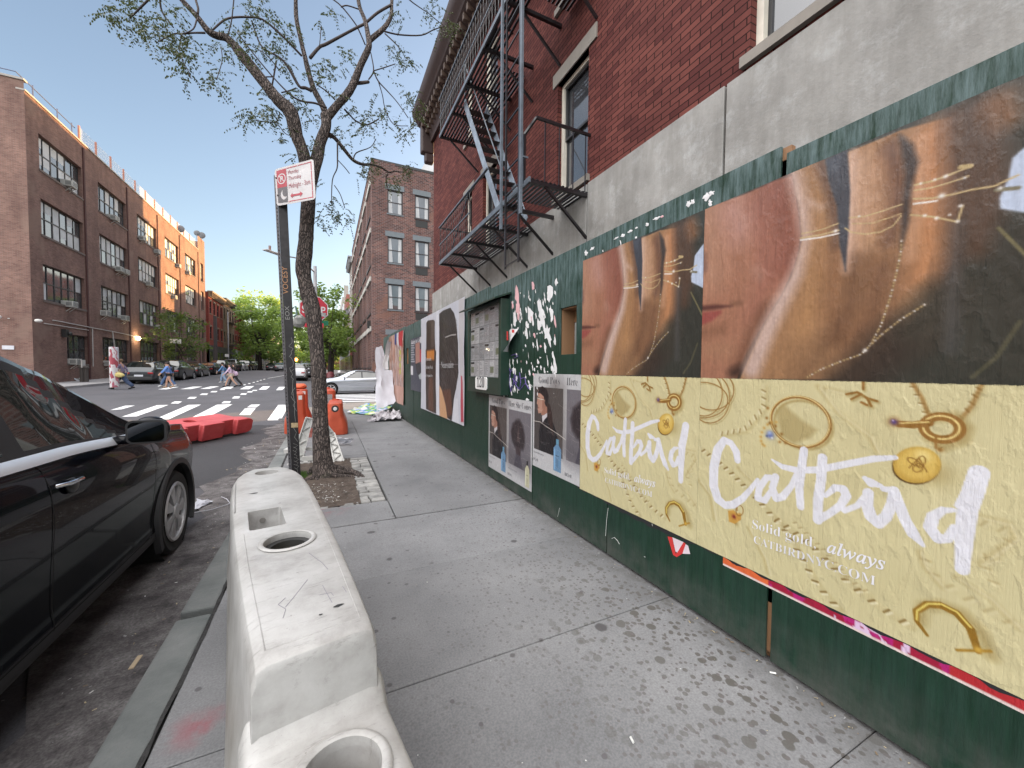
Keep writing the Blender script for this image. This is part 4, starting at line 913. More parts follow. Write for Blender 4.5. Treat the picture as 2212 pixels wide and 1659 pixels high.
solo(q, 'backing_paper', M('black_backing_paper', (0.012, 0.012, 0.014), 0.6), 'ragged black backing paper edging the bottom of the jewellery adverts', 'paper')
# ---- paired portrait posters (a man in profile, a woman from behind, two bottles)
def pair(dy, dz, lab, cut_=None):
    """traced on the right-hand copy; the left-hand one hangs lower"""
    y1, z1 = 3.575, 1.418; w_, h_ = 1.225, 0.975
    y0 = y1 - w_ if cut_ is None else cut_
    p = Paint(y0 + dy, y1 + dy, z1 - h_ + dz, z1 + dz, 0.0038 if dy == 0 else 0.005, x=HX - 0.002)
    P = lambda u, v: (y1 - u + dy, z1 - v + dz)
    paper = c8(206, 206, 208); p.fill(paper)
    box = lambda a, b, c, d: [P(a, b), P(c, b), P(c, d), P(a, d)]
    p.poly(box(0.03, 0.135, 0.575, 0.79), c8(74, 68, 66), .003); p.line([P(.45, .2), P(.47, .6)], .3, c8(92, 84, 80), .2, .6)
    p.poly(box(0.635, 0.135, 1.195, 0.785), c8(120, 116, 122), .003); p.line([P(.7, .7), P(1.1, .75)], .2, c8(92, 88, 94), .2, .7)
    q = lambda pts, col, so=.004, al=1.0: p.poly([P(*a) for a in pts], col, so, al)
    # man: suit, shirt, neck, face, hair, pony tail
    q([(.14, .79), (.13, .60), (.17, .48), (.22, .43), (.30, .42), (.40, .47), (.47, .56), (.51, .68), (.53, .79)], c8(24, 22, 26), .006)
    q([(.19, .44), (.22, .39), (.30, .36), (.33, .40), (.24, .46), (.20, .50)], c8(216, 212, 216))
    q([(.17, .42), (.16, .33), (.27, .30), (.31, .38), (.22, .42)], c8(166, 118, 98), .008)
    q([(.105, .165), (.095, .25), (.075, .31), (.10, .325), (.098, .37), (.115, .41), (.17, .40), (.24, .33), (.25, .20), (.18, .15)], c8(192, 146, 126), .006)
    q([(.19, .25), (.24, .25), (.25, .34), (.19, .36)], c8(150, 102, 84), .02, .7)
    q([(.10, .20), (.12, .15), (.19, .125), (.27, .15), (.315, .21), (.31, .30), (.27, .33), (.235, .29), (.22, .23), (.15, .20)], c8(34, 27, 27), .006)
    q([(.28, .28), (.34, .30), (.38, .38), (.40, .50), (.42, .62), (.37, .56), (.33, .50), (.29, .42), (.29, .34)], c8(52, 36, 32), .012)
    p.line([P(.09, .252), P(.16, .262), (P(.22, .262))], .007, c8(222, 216, 200)); p.line([P(.10, .245), P(.13, .248)], .007, c8(70, 50, 44)); p.line([P(.10, .355), P(.13, .352)], .006, c8(132, 74, 66)); p.spot(P(.235, .27), .018, c8(198, 150, 128), .9)
    # woman: cloud of hair, back, arms, jeans
    q([(.74, .30), (.70, .40), (.73, .50), (.80, .56), (.86, .57), (.93, .57), (1.02, .56), (1.06, .48), (1.05, .38), (1.00, .28), (.92, .23), (.84, .24)], c8(44, 36, 40), .05)
    p.put(0.35 * (p.noise(0.02, 3, seed=3) > .55) * np.exp(-((p.Y - P(.88, 0)[0]) / .2) ** 2 - ((p.Z - P(0, .4)[1]) / .15) ** 2), c8(86, 70, 72))
    q([(.86, .48), (.90, .28), (.925, .48)], c8(120, 96, 92), .02, .5); q([(.83, .55), (.96, .55), (.955, .66), (.84, .66)], c8(66, 54, 58), .012)
    q([(.83, .64), (.96, .64), (1.01, .785), (.78, .785)], c8(78, 74, 84), .008); p.line([P(.895, .66), P(.89, .78)], .01, c8(52, 50, 58), .008)
    # bottles
    def bottle(x, top, bot, hw, body, cap):
        q([(x - hw, top + .09), (x - hw * .5, top + .065), (x - hw * .3, top + .05), (x + hw * .3, top + .05), (x + hw * .5, top + .065), (x + hw, top + .09), (x + hw, bot), (x - hw, bot)], body)
        q([(x - hw * .85, top + .1), (x - hw * .55, top + .1), (x - hw * .55, bot - .01), (x - hw * .85, bot - .01)], tuple(min(1, k * 1.35) for k in body), .008, .8); q([(x - hw * .35, top), (x + hw * .35, top), (x + hw * .35, top + .05), (x - hw * .35, top + .05)], cap)
        p.line([P(x - hw * .4, top + .16), P(x + hw * .4, top + .16)], .008, tuple(k * .55 for k in body), .004, .8); p.line([P(x, top + .2), P(x, bot - .05)], hw * .5, tuple(k * .8 for k in body), .01, .5)
    bottle(.485, .62, .93, .068, (.42, .58, .72), (.40, .62, .74)); bottle(1.12, .66, .95, .05, (.80, .79, .66), (.08, .08, .08))
    p.put(0.07 * p.noise(0.15, 3, seed=14), c8(120, 120, 130))
    r = np.random.default_rng(4)
    for k in range(46):      # crackled creases where the paste has dried
        a, b = r.random() * w_, .2 + r.random() * .72; pts = [P(a + i * .05, b + .006 * i + r.uniform(-.008, .008) + .01 * math.sin(i + a * 9)) for i in range(int(r.integers(2, 6)))]; p.line(pts, .0022, c8(214, 208, 204), .003, .5)
    p.line([P(0.0, .50), P(.15, .495), P(.3, .53), P(.5, .57), P(.62, .60)], .005, c8(232, 224, 214), .003)
    t = T('poster', lab, 'poster', (HX - .002, y1 + dy - .6, z1 + dz - .5), 'paired portrait posters on the hoarding')
    p.build('printed_sheet', pm, t, crink(p, .001)); ink = M('black_ink', (0.03, 0.03, 0.035), .5)
    f = lambda u0, v0: (lambda u, v: (HX - 0.0045, y1 + dy - u0 - u, z1 + dz - v0 + v))
    text('heading', 'Good Boys', ink, f(.115, .098), .40, t, style=BOLD, offset=-0.020, hscale=1.15)
    if cut_ is None: text('heading', 'Here She Comes', ink, f(.635, .098), .57, t, style=BOLD, offset=-0.020, hscale=1.25)
    else: text('heading', 'Here', ink, f(.635, .098), .165, t, style=BOLD, offset=-0.020, hscale=1.25)
    grey = M('grey_ink', (0.13, 0.13, 0.14), .5)
    text('brand_word', 'BICHE', grey, f(.02, .91), .10, t, offset=0.0); text('small_print', 'Recasting the ordinary', grey, f(.02, .83), .22, t, style=ITAL)
    if cut_ is None: text('brand_word', 'BICHE', grey, f(.62, .93), .11, t); text('small_print', 'Made for deep evenings', grey, f(.63, .85), .24, t, style=ITAL)
    else: text('brand_word', 'BICHE', grey, f(.62, .93), .11, t)
pair(0, 0, 'paired portrait poster beside the jewellery advert, partly covered, its blue bottle large', cut_=2.725)
pair(1.24, -0.30, 'lower paired portrait poster reading Good Boys and Here She Comes, beneath the notice case')
# ---- notice case with house number plate
BXX = 1.85
hg = M('green_gloss_timber', (0.010, 0.030, 0.020), 0.35, vs=6)
nc = T('notice_case', 'green timber notice case full of permits, with the white number plate 120', 'notice case', (HX, 4.8, 1.7))
y0, y1, z0, z1 = 4.17, 5.36, 1.15, 2.30
q = MB(); q.box((BXX, y0, z0), (HX - .001, y0 + .07, z1)); q.box((BXX, y1 - .07, z0), (HX - .001, y1, z1)); q.box((BXX, y0 + .07, z1 - .05), (HX - .001, y1 - .07, z1)); q.box((BXX, y0 + .07, z0), (HX - .001, y1 - .07, z0 + .21)); q.box((HX - .03, y0 + .07, z0 + .2), (HX - .002, y1 - .07, z1 - .05))
q.build('case', hg, nc, bevel=.004)
q = MB(); q.add([(BXX - .10, y0 - .04, z1 - .02), (BXX - .10, y1 + .10, z1 - .02), (HX, y1 + .10, z1 + .06), (HX, y0 - .04, z1 + .06), (BXX - .10, y0 - .04, z1 + .0), (BXX - .10, y1 + .10, z1 + .0), (HX, y1 + .10, z1 + .08), (HX, y0 - .04, z1 + .08)], [(0, 1, 2, 3), (4, 5, 6, 7), (0, 1, 5, 4), (0, 3, 7, 4), (1, 2, 6, 5)]); q.build('canopy', hg, nc)
p = Paint(y0 + .07, y1 - .07, z0 + .21, z1 - .05, 0.004, x=BXX + 0.022); p.fill(c8(150, 150, 152)); r = np.random.default_rng(8); YR, ZB = y1 - .07, z0 + .21
for i in range(6):
    for j in range(4):
        a = YR - i * .178 - .006; b = ZB + j * .225 + .006; sh_ = 196 + int(r.integers(-16, 34)); p.poly([(a, b), (a - .165, b), (a - .165, b + .212), (a, b + .212)], c8(sh_, sh_, sh_ + 2), .002)
        for k in range(12):
            if r.random() < .8: zz = b + .2 - k * .0155; p.line([(a - .012, zz), (a - .012 - r.uniform(.05, .14), zz)], .004, c8(96, 96, 100), .003, .8)
        if r.random() < .35: p.poly([(a - .01, b + .17), (a - .15, b + .17), (a - .15, b + .195), (a - .01, b + .195)], c8(40, 40, 44), .003)
        if r.random() < .2: p.poly([(a - .02, b + .05), (a - .14, b + .05), (a - .14, b + .13), (a - .02, b + .13)], c8(140, 146, 120), .003)
p.build('permits', pm, nc)
gm_, nt, b = newmat('case_glass'); b.inputs['Alpha'].default_value = .10; b.inputs['Base Color'].default_value = (.02, .02, .02, 1); b.inputs['Roughness'].default_value = 0.02; b.inputs['IOR'].default_value = 1.45
q = MB(); q.box((BXX + .012, y0 + .07, z0 + .21), (BXX + .016, y1 - .07, z1 - .05)); q.build('glass_door', gm_, nc)
q = MB(); oct_ = [(.215, .065), (.215, -.065), (.185, -.085), (-.185, -.085), (-.215, -.065), (-.215, .065), (-.185, .085), (.185, .085)]
enam = M('white_enamel', (0.62, 0.63, 0.62), .25); q.prism(oct_, lambda u, v: (BXX - .012, 4.79 + u, 1.275 + v), lambda u, v: (BXX - .001, 4.79 + u, 1.275 + v)); npl = q.build('number_plate', enam, nc, bevel=.004)
text('digits', '120', M('black_ink', (0.03,) * 3), lambda u, v: (BXX - .0145, 4.93 - u, 1.222 + v), .27, npl, style=BOLD, offset=.0, hscale=1.15)
# ---- hair-care advert, two big sheets on a white ground
t = T('poster', 'tall hair care advert, dark hair and bottle on white, left of the notice case', 'poster', (HX - .002, 7.3, 1.6))
zn = lambda a, b: W(768.1 + .22323 * a, 603.5 + .22323 * b)
p = Paint(5.80, 8.90, 0.56, 2.60, 0.0075, x=HX - 0.003); p.fill(c8(216, 218, 228)); p.put(.3 * p.noise(.3, 3, seed=2), c8(190, 194, 210))
pg = lambda pts, col, so=.008, al=1.0: p.poly([zn(*a) for a in pts], col, so, al)
pg([(697, 420), (712, 398), (760, 392), (775, 405), (776, 560), (780, 680), (788, 700), (790, 1300), (692, 1255), (690, 690), (697, 670)], c8(58, 40, 32))
pg([(700, 690), (770, 680), (770, 780), (700, 780)], c8(214, 134, 52), .06, .95); pg([(735, 400), (770, 395), (772, 660), (740, 660)], c8(110, 96, 88), .05, .5); pg([(720, 950), (760, 950), (765, 1280), (715, 1260)], c8(104, 62, 38), .08, .8)
p.poly([zn(790, 300), zn(816, 300), zn(822, 1420), zn(795, 1420)], c8(228, 230, 240), .01)
pg([(818, 335), (860, 300), (930, 275), (965, 330), (990, 440), (1008, 620), (1008, 900), (985, 1060), (960, 1160), (940, 1370), (900, 1340), (860, 1320), (822, 1310)], c8(44, 36, 34))
pg([(822, 1020), (850, 1080), (880, 1200), (900, 1352), (822, 1330)], c8(214, 166, 124), .03); pg([(850, 1070), (930, 1060), (945, 1300), (905, 1340), (880, 1200)], c8(96, 60, 42), .04)
r = np.random.default_rng(6)
for k in range(150):
    a, b = r.uniform(835, 985), r.uniform(330, 1010); p.line([zn(a, b), zn(a + 18, b + 34), zn(a + 26, b + 80)], .006, c8(*(int(x) for x in r.uniform(70, 128) * np.array([1, .94, .9]))), .006, .8)
p.line([zn(880, 560), zn(940, 540), zn(985, 535)], .02, c8(226, 222, 222), .01, .8); p.line([zn(820, 825), zn(1005, 822)], .008, c8(170, 168, 172), .006, .8)
p.poly([zn(1008, 200), zn(1060, 180), zn(1060, 1400), zn(1030, 1400), zn(1020, 900)], c8(206, 202, 206), .01); p.poly([zn(1030, 930), zn(1044, 940), zn(1058, 1380), zn(1028, 1380)], c8(190, 52, 74), .01, .85)
pg([(965, 1160), (1000, 1150), (1010, 1400), (945, 1370)], c8(226, 228, 236), .02)
p.build('printed_sheet', pm, t, 0.02 * (p.noise(.6, 3, seed=7) - .5) * 1.2 + 0.02)
ff = lambda Y, Z: (lambda u, v: (HX - .044, Y - u, Z + v))
text('brand_word', 'Nécessaire', M('bill_white_ink', (.42, .42, .43), .5), ff(zn(850, 830)[0], zn(850, 858)[1]), zn(850, 830)[0] - zn(972, 830)[0], t, style=BOLD, offset=-.01, hscale=1.0)
for k, s_ in enumerate(('Nécessaire', 'The Body Wash', 'in Fragrance-Free')): text('brand_word', s_, M('bill_white_ink', (.42, .42, .43), .5), ff(zn(698, 780)[0], zn(698, 790)[1] - k * .17), .50 + .12 * (k > 0), t, style=BOLD, offset=-.01, hscale=1.1)
# ---- navy bill and the layered torn bills at the far end
p = Paint(8.92, 10.22, 0.92, 2.24, 0.012, x=HX - 0.003); p.fill(c8(64, 68, 84)); pz = lambda pts, col, so=.01, al=1.: p.poly([zn(*a) for a in pts], col, so, al)
pz([(580, 620), (622, 600), (625, 820), (582, 840)], c8(176, 130, 118), .04); pz([(622, 680), (655, 670), (655, 790), (625, 800)], c8(190, 40, 66)); pz([(620, 560), (655, 550), (655, 600), (625, 620)], c8(206, 206, 210)); pz([(535, 835), (557, 840), (557, 925), (535, 922)], c8(226, 226, 232))
pz([(580, 820), (620, 800), (650, 930), (600, 920)], c8(40, 40, 48), .02); pz([(610, 930), (655, 880), (656, 970), (620, 965)], c8(180, 190, 190))
for k in range(9): p.line([zn(538, 620 + k * 22), zn(538 + 24 + (k % 3) * 5, 618 + k * 22)], .03, c8(206, 208, 214), .01, .8)
o = p.build('poster', pm, None); tag(o, 'small navy bill with a portrait, near the far viewing hole', 'poster')
text('heading', 'Making the Case', white_ink, lambda u, v: (HX - .006, 10.16 - u, 2.10 + v), 1.1, None, style=BOLD, offset=-.01); h_ = bpy.data.objects['heading.003'] if 'heading.003' in bpy.data.objects else None
for o2 in [x for x in C.objects if x.parent is None and x.name.startswith('heading')]: o2.parent = o
p = Paint(11.15, 13.9, 0.42, 2.56, 0.014, x=HX - 0.004); p.fill(c8(196, 150, 132)); n_ = p.noise(.1, 4, sy=.5, sz=5, seed=3)
p.put((n_ > .54) * .8, c8(120, 84, 72)); p.put((p.noise(.08, 3, sy=.6, sz=5, seed=5) > .62) * .9, c8(216, 208, 210)); p.poly([(11.2, 2.6), (12.0, 2.6), (12.0, 2.2), (11.3, 2.1)], c8(190, 44, 54), .05); p.poly([(11.9, 2.6), (12.35, 2.6), (12.3, 2.3), (12.1, 2.1)], c8(214, 216, 226), .04); p.poly([(12.3, 2.6), (12.7, 2.6), (12.7, 2.25), (12.4, 2.2)], c8(50, 62, 130), .04)
for k in range(4): p.poly([(11.55, 2.02 - k * .19), (11.95, 2.02 - k * .19), (11.9, 1.88 - k * .19), (11.55, 1.88 - k * .19)], c8(186, 190, 60), .03)
p.put((p.Z < .95) * 1., c8(200, 152, 134))
o = p.build('poster', pm, None, 0.05 * (p.noise(.5, 3, seed=17))); tag(o, 'wrinkled skin coloured bill with red, blue and yellow scraps near the hoarding corner', 'poster')
# ---- torn remains of white paper round the viewing hole
scr = MB(); r = random.Random(12)
def shard(cy_, cz_, ry, rz_, x=HX - 0.0012, tilt=0.25):
    n = r.randint(9, 15); pts = []
    for i in range(n):
        a = 2 * math.pi * i / n; q_ = r.uniform(.45, 1.25); u, v_ = ry * q_ * math.cos(a), rz_ * q_ * math.sin(a); pts.append((cy_ + u + v_ * tilt, cz_ + v_))
    o = len(scr.v); scr.v += [(x - r.uniform(0, .0006), y, z) for y, z in pts] + [(x - .002, cy_, cz_)]; scr.f += [(o + i, o + (i + 1) % n, o + n) for i in range(n)]; scr.m += [0 if r.random() < .9 else 1] * n
lst = [(1450, 260, 9, 60), (1445, 400, 12, 80), (1440, 560, 10, 60), (1440, 640, 9, 60), (1520, 250, 8, 40), (1565, 180, 16, 100), (1575, 300, 18, 90), (1540, 380, 14, 80), (1600, 330, 6, 40), (1690, 330, 20, 75), (1665, 450, 12, 40), (1720, 420, 10, 50), (1780, 260, 16, 80), (1800, 350, 26, 110), (1780, 440, 16, 60),
       (1760, 640, 5, 60), (1655, 520, 10, 60), (1880, 140, 28, 65), (1895, 320, 14, 60), (1935, 430, 8, 70), (1930, 600, 10, 60), (1860, 530, 24, 75), (1880, 600, 12, 50), (1835, 660, 8, 40), (1930, 820, 10, 70), (1905, 860, 12, 50), (1940, 30, 16, 36), (1720, 70, 14, 40), (1455, 730, 14, 50), (1490, 810, 8, 46), (1530, 880, 16, 40), (1480, 960, 16, 60), (1465, 1060, 12, 60), (1500, 1010, 14, 30), (1560, 960, 8, 26), (1690, 1040, 8, 30), (1540, 1060, 6, 30), (1665, 1165, 12, 14), (1510, 520, 30, 40), (1860, 800, 4, 60), (1445, 900, 8, 70)]
for a, b, ra, rb in lst:
    c0, c1 = zn(a, b), zn(a + ra, b); shard(c0[0], c0[1], abs(c1[0] - c0[0]) * 1.35, rb * .22323 * dep(atx(768.1 + .22323 * a, 603.5 + .22323 * b, HX)) / 831 * 1.15)
for k in range(110):
    c0 = zn(r.uniform(1430, 1945), r.uniform(120, 1120)); shard(c0[0], c0[1], r.uniform(.004, .022), r.uniform(.008, .045))
zq = lambda a, b: W(1207 + .248 * a, 219.5 + .248 * b)
for a, b, ra, rb in ((240, 1320, 14, 30), (290, 1280, 20, 12), (385, 1300, 5, 14), (500, 1190, 20, 8), (560, 1165, 20, 14), (620, 1130, 20, 12), (680, 1100, 18, 10), (540, 1230, 5, 26), (770, 1070, 14, 20), (850, 1020, 30, 14), (900, 1000, 18, 10), (675, 1190, 9, 16), (1130, 890, 30, 26), (1170, 870, 18, 22), (1290, 830, 40, 34), (1330, 800, 30, 20), (1320, 880, 20, 30)):
    c0, c1 = zq(a, b), zq(a + ra, b); shard(c0[0], c0[1], abs(c1[0] - c0[0]), rb * .248 * dep(atx(1207 + .248 * a, 219.5 + .248 * b, HX)) / 831)
solo(scr, 'torn_paper_remains', [M('torn_white_paper', (0.62, 0.62, 0.63), .7, vs=8, var=.1), M('torn_pink_paper', (0.6, 0.36, 0.38), .7)], 'torn white flyer remains stuck to the hoarding above the portrait posters', 'paper scraps', kind='stuff', fix=False)
q = MB(); r5 = random.Random(3)
for pts in (((1500, 900), (1490, 1000), (1505, 1090), (1530, 1000), (1545, 880)), ((1520, 960), (1560, 1010), (1575, 940), (1550, 930), (1545, 1010), (1580, 1060)), ((1590, 900), (1600, 1000), (1590, 1070), (1640, 1010)), ((1600, 960), (1640, 950), (1650, 1010), (1680, 1060)), ((1510, 735), (1545, 725), (1575, 745), (1540, 760)), ((1490, 860), (1500, 900), (1520, 870))): q.tube([(HX - .0018, *zn(*a)) for a in pts], .006, 5)
solo(q, 'purple_graffiti', M('purple_marker', (.09, .06, .22), .6), 'purple marker scrawl on the boards above the lower portrait poster', 'graffiti', kind='stuff', fix=False)
# curled leaf of paper hanging off the boards
cu = MB(); n1, n2 = 12, 12
def cur(i, j):
    u, v_ = i / n1, j / n2; a0, a1 = zn(1450, 500), zn(1605, 475); b0, b1 = zn(1470, 705), zn(1530, 700)
    y = (a0[0] * (1 - u) + a1[0] * u) * (1 - v_) + (b0[0] * (1 - u) + b1[0] * u) * v_; z = (a0[1] * (1 - u) + a1[1] * u) * (1 - v_) + (b0[1] * (1 - u) + b1[1] * u) * v_
    return (HX - .004 - .10 * (u ** 2) * (.3 + v_), y, z)
cu.add([cur(i, j) for j in range(n2 + 1) for i in range(n1 + 1)], [(j * (n1 + 1) + i, j * (n1 + 1) + i + 1, (j + 1) * (n1 + 1) + i + 1, (j + 1) * (n1 + 1) + i) for j in range(n2) for i in range(n1)])
wpap = M('torn_white_paper', (0.62,) * 3)
cl = solo(cu, 'curled_flyer', wpap, 'curled white flyer with red print peeling off beside the notice case', 'flyer', smooth=True, fix=False)
q = MB(); 
for (a, b, c_, d) in ((1500, 505, 1515, 590), (1575, 490, 1600, 520)):
    P_ = [zn(a, b), zn(c_, b), zn(c_, d), zn(a, d)]; q.add([(HX - .052 - (0.03 if a > 1550 else 0), y, z) for y, z in P_], [(0, 1, 2, 3)])
q.cur = 0; q.build('red_print', M('red_ink', (0.5, .03, .03)), cl, fix=False)
# small red and white scrap below the adverts, scratches on the boards
q = MB(); zz = lambda a, b: W(1097.3 + .22323 * a, 1097.3 + .22323 * b)
q.cur = 0; q.add([(HX - .001, *zz(*a)) for a in ((1545, 275), (1590, 283), (1625, 445), (1700, 330), (1720, 345), (1690, 440), (1635, 475), (1600, 455))], [(0, 1, 2, 7), (2, 3, 4, 5), (2, 5, 6, 7)]); q.cur = 1; q.add([(HX - .0012, *zz(*a)) for a in ((1592, 283), (1700, 330), (1640, 430), (1622, 420))], [(0, 1, 2, 3)]); q.add([(HX - .0012, *zz(*a)) for a in ((1720, 350), (1745, 365), (1765, 445), (1690, 442))], [(0, 1, 2, 3)])
solo(q, 'sticker_scrap', [M('red_ink', (0.5, .03, .03)), M('pale_pink', (.6, .5, .55), .5)], 'torn red and white sticker scrap on the green boards below the adverts', 'sticker', fix=False)
q = MB()
for pts in (((970, 0), (955, 120), (945, 270)), ((1005, 295), (1030, 285), (1060, 315), (1080, 350)), ((500, 0), (488, 60), (480, 85)), ((1318, 470), (1330, 475)), ((1395, 150), (1400, 175))): q.tube([(HX - .0005, *zz(*a)) for a in pts], .0022, 4)
solo(q, 'paint_scratches', M('scratch_white', (.42, .44, .42), .7), 'thin white scratches on the green boards', 'scratches', kind='stuff')
# ================================================================== WHITE WATER BARRIER
plastic_w, nt, b = newmat('scuffed_white_plastic'); v = coords(nt)
c = ramp(nt, noise(nt, v, 5, 7, 0.7), [(0.25, (0.20, 0.19, 0.18)), (0.5, (0.35, 0.345, 0.335)), (0.8, (0.46, 0.455, 0.45))])
c = mixc(nt, ramp(nt, noise(nt, coords(nt, (1, 5, 1)), 14, 6, 0.75), [(0.56, (0,) * 3), (0.68, (0.65,) * 3)]), c, (0.19, 0.185, 0.175))
c = mixc(nt, ramp(nt, noise(nt, v, 34, 5, 0.8), [(0.66, (0,) * 3), (0.70, (0.6,) * 3)]), c, (0.12, 0.11, 0.10))
ge = nt.nodes.new('ShaderNodeSeparateXYZ'); nt.links.new(v, ge.inputs[0]); mr = nt.nodes.new('ShaderNodeMapRange'); nt.links.new(ge.outputs[2], mr.inputs[0])
for i, q in enumerate((0.66, 0.25, 0.0, 0.75)): mr.inputs[i + 1].default_value = q
dm = N(nt, 'ShaderNodeMath', operation='MULTIPLY'); nt.links.new(mr.outputs[0], dm.inputs[0]); nt.links.new(ramp(nt, noise(nt, v, 6, 6, 0.7), [(0.35, (0.1,) * 3), (0.7, (1,) * 3)]), dm.inputs[1])
c = mixc(nt, dm.outputs[0], c, (0.22, 0.19, 0.14))
nt.links.new(c, b.inputs['Base Color']); b.inputs['Roughness'].default_value = 0.42; b.inputs['Subsurface Weight'].default_value = 0.08; b.inputs['Subsurface Radius'].default_value = (0.02, 0.02, 0.02)
bump(nt, b, noise(nt, v, 22, 6, 0.7), 0.22, 0.006)
def barrier(name, mat, label, loc, rz, holes=True, L=2.0, h=0.80, tw=0.135, bw=0.20, cat='barrier', step=True):
    """a hollow moulded traffic barrier: narrow top, flaring sides, lowered connector shelf at its near end; local -Y is the near end"""
    root = T(name, label, cat, (0, 0, 0))
    # body: cross-sections along Y, rounded far end
    def ringpts(y, s, hh):
        e = min(1, s); return [(-bw * e, y, 0.0), (-bw * e, y, 0.12), (-(tw * s + .018) , y, 0.42 * h / .8), (-tw * s * 1.02, y, 0.60 * h / .8), (-tw * s, y, hh - .032), (-tw * s + .009, y, hh - .010), (-tw * s + .030, y, hh), (tw * s - .030, y, hh), (tw * s - .009, y, hh - .010), (tw * s, y, hh - .032), (tw * s * 1.02, y, 0.60 * h / .8), ((tw * s + .018), y, 0.42 * h / .8), (bw * e, y, 0.12), (bw * e, y, 0.0)]
    st = [(0, .985, -.030), (.009, .995, -.010), (.03, 1.0, 0), (L * .12, 1.09), (L * .25, 1.18), (L * .4, 1.26), (L * .55, 1.32), (L * .72, 1.36), (L * .84, 1.32), (L * .91, 1.18), (L * .955, .98), (L * .985, .70), (L, .42, -.03)] if holes else [(0, .4), (.03, .75), (L * .06, .95), (L * .12, 1.0), (L * .5, 1.0), (L * .88, 1.0), (L * .94, .95), (L - .03, .75), (L, .4)]
    mb = MB(); rings = [ringpts(q_[0], q_[1], h + (q_[2] if len(q_) > 2 else 0)) for q_ in st]; k = len(rings[0]); vs = [p for r_ in rings for p in r_]
    fs = [(j * k + i, j * k + (i + 1) % k, (j + 1) * k + (i + 1) % k, (j + 1) * k + i) for j in range(len(st) - 1) for i in range(k)]
    fs += [tuple(range(k))[::-1], tuple((len(st) - 1) * k + i for i in range(k))]
    mb.add(vs, fs); body = mb.build('body', mat, root)
    if step:   # the lower shelf that the next barrier locks on to
        s2 = MB(); hs_ = 0.612
        rr = [[(-.20 * w, y, 0), (-.20 * w, y, .12), (-.168 * w, y, .42), (-.158 * w, y, hs_ - .05 + d), (-.148 * w, y, hs_ - .015 + d), (-.118 * w, y, hs_ + d), (.118 * w, y, hs_ + d), (.148 * w, y, hs_ - .015 + d), (.158 * w, y, hs_ - .05 + d), (.166 * w, y, .42), (.185 * w, y, .12), (.185 * w, y, 0)] for y, w, d in ((-.33, .80, -.05), (-.315, .92, -.015), (-.28, 1, 0), (-.03, 1.0, .004), (0.0, 1.0, .03), (.03, 1.0, .07))]
        s2.add([p for r_ in rr for p in r_], [(j * 12 + i, j * 12 + (i + 1) % 12, (j + 1) * 12 + (i + 1) % 12, (j + 1) * 12 + i) for j in range(5) for i in range(12)] + [tuple(range(12))[::-1], tuple(60 + i for i in range(12))])
        sh = s2.build('shelf', mat, root)
    if holes:
        cs = []
        c1 = MB(); c1.lathe([(.078, .42), (.078, .9)], (0.0, L * .335, 0), n=40); cs.append(c1.build('c', mat))
        c2 = MB(); c2.box((-.115, L * .43, .68), (.012, L * .555, .95)); cs.append(c2.build('c', mat, bevel=.012))
        c3 = MB(); c3.lathe([(.062, .77), (.066, .9)], (0.0, L * .925, 0), n=32); cs.append(c3.build('c', mat))
        cut(body, cs)
        if step:
            c4 = MB(); c4.lathe([(.078, .36), (.078, .9)], (0.015, -.16, 0), n=40); cut(sh, [c4.build('c', mat)])
    for o in [body] + ([sh] if step else []):
        md = o.modifiers.new('bevel', 'BEVEL'); md.width = .008; md.segments = 2; md.limit_method = 'ANGLE'; md.angle_limit = R(28); md.harden_normals = False
        o.data.shade_smooth(); o.data.set_sharp_from_angle(angle=R(75))
    if holes:
        q = MB(); q.lathe([(.081, .798), (.092, .800), (.096, .804), (.092, .808), (.086, .809), (.079, .806), (.0775, .79)], (0, L * .335, 0), n=48, closed=False)
        q.build('filler_rim', mat, root, smooth=60); q = MB()
        if step: q.lathe([(.081, .610), (.096, .612), (.101, .618), (.096, .624), (.088, .626), (.079, .622), (.0775, .60)], (.015, -.16, 0), n=48, closed=False)
        if q.v: q.build('filler_rim', mat, root, smooth=60)
        q = MB(); q.lathe([(.078, .755), (.078, .782), (.058, .780), (.058, .755)], (0, L * .335, 0), n=40, closed=False); q.build('rubber_ring', M('black_rubber', (.02,) * 3, .6), root, smooth=40)
        q = MB(); q.lathe([(.077, .738), (.0, .736)], (0, L * .335, 0), n=40, closed=False); q.build('dirty_water', M('murky_water', (.24, .205, .13), .25, vs=14, var=.4), root)
        # raised margin round the top and pen marks
        q = MB()
        for pts in (((-.105, .05), (-.125, L * .25), (-.135, L * .42)), ((.105, .05), (.125, L * .25), (.145, L * .55), (.145, L * .84)), ((-.105, .05), (.105, .05)), ((-.165, L * .57), (-.162, L * .84))): q.tube([(x, y, h - .0015) for x, y in pts], .0026, 6)
        q.build('moulded_margin', mat, root, smooth=50)
        pen = M('faded_marker_ink', (.20, .19, .22), .7); q = MB()
        for pts in (((.02, .33), (-.02, .26), (-.05, .21)), ((-.045, .26), (-.065, .235), (-.05, .20), (-.06, .16)), ((.052, .27), (.055, .21), (.058, .16)), ((.035, .22), (.065, .215), (.068, .195)), ((.10, .23), (.102, .19)), ((.05, .52), (.062, .47), (.075, .42), (.083, .36))):
            q.tube([(x, y, h + .0002) for x, y in pts], .0009, 4)
        q.build('pen_marks', pen, root)
        q = MB()
        for cx_, cy_, r_, n_ in ((-.085, L * .70, .016, 9), (.07, .135, .010, 7), (.022, .12, .006, 6), (.012, L * .555 + .05, .006, 6)):
            q.add([(cx_ + r_ * 1.3 * random.uniform(.5, 1.2) * math.cos(2 * math.pi * i / n_), cy_ + r_ * .6 * random.uniform(.5, 1.2) * math.sin(2 * math.pi * i / n_), h + .0015) for i in range(n_)], [tuple(range(n_))])
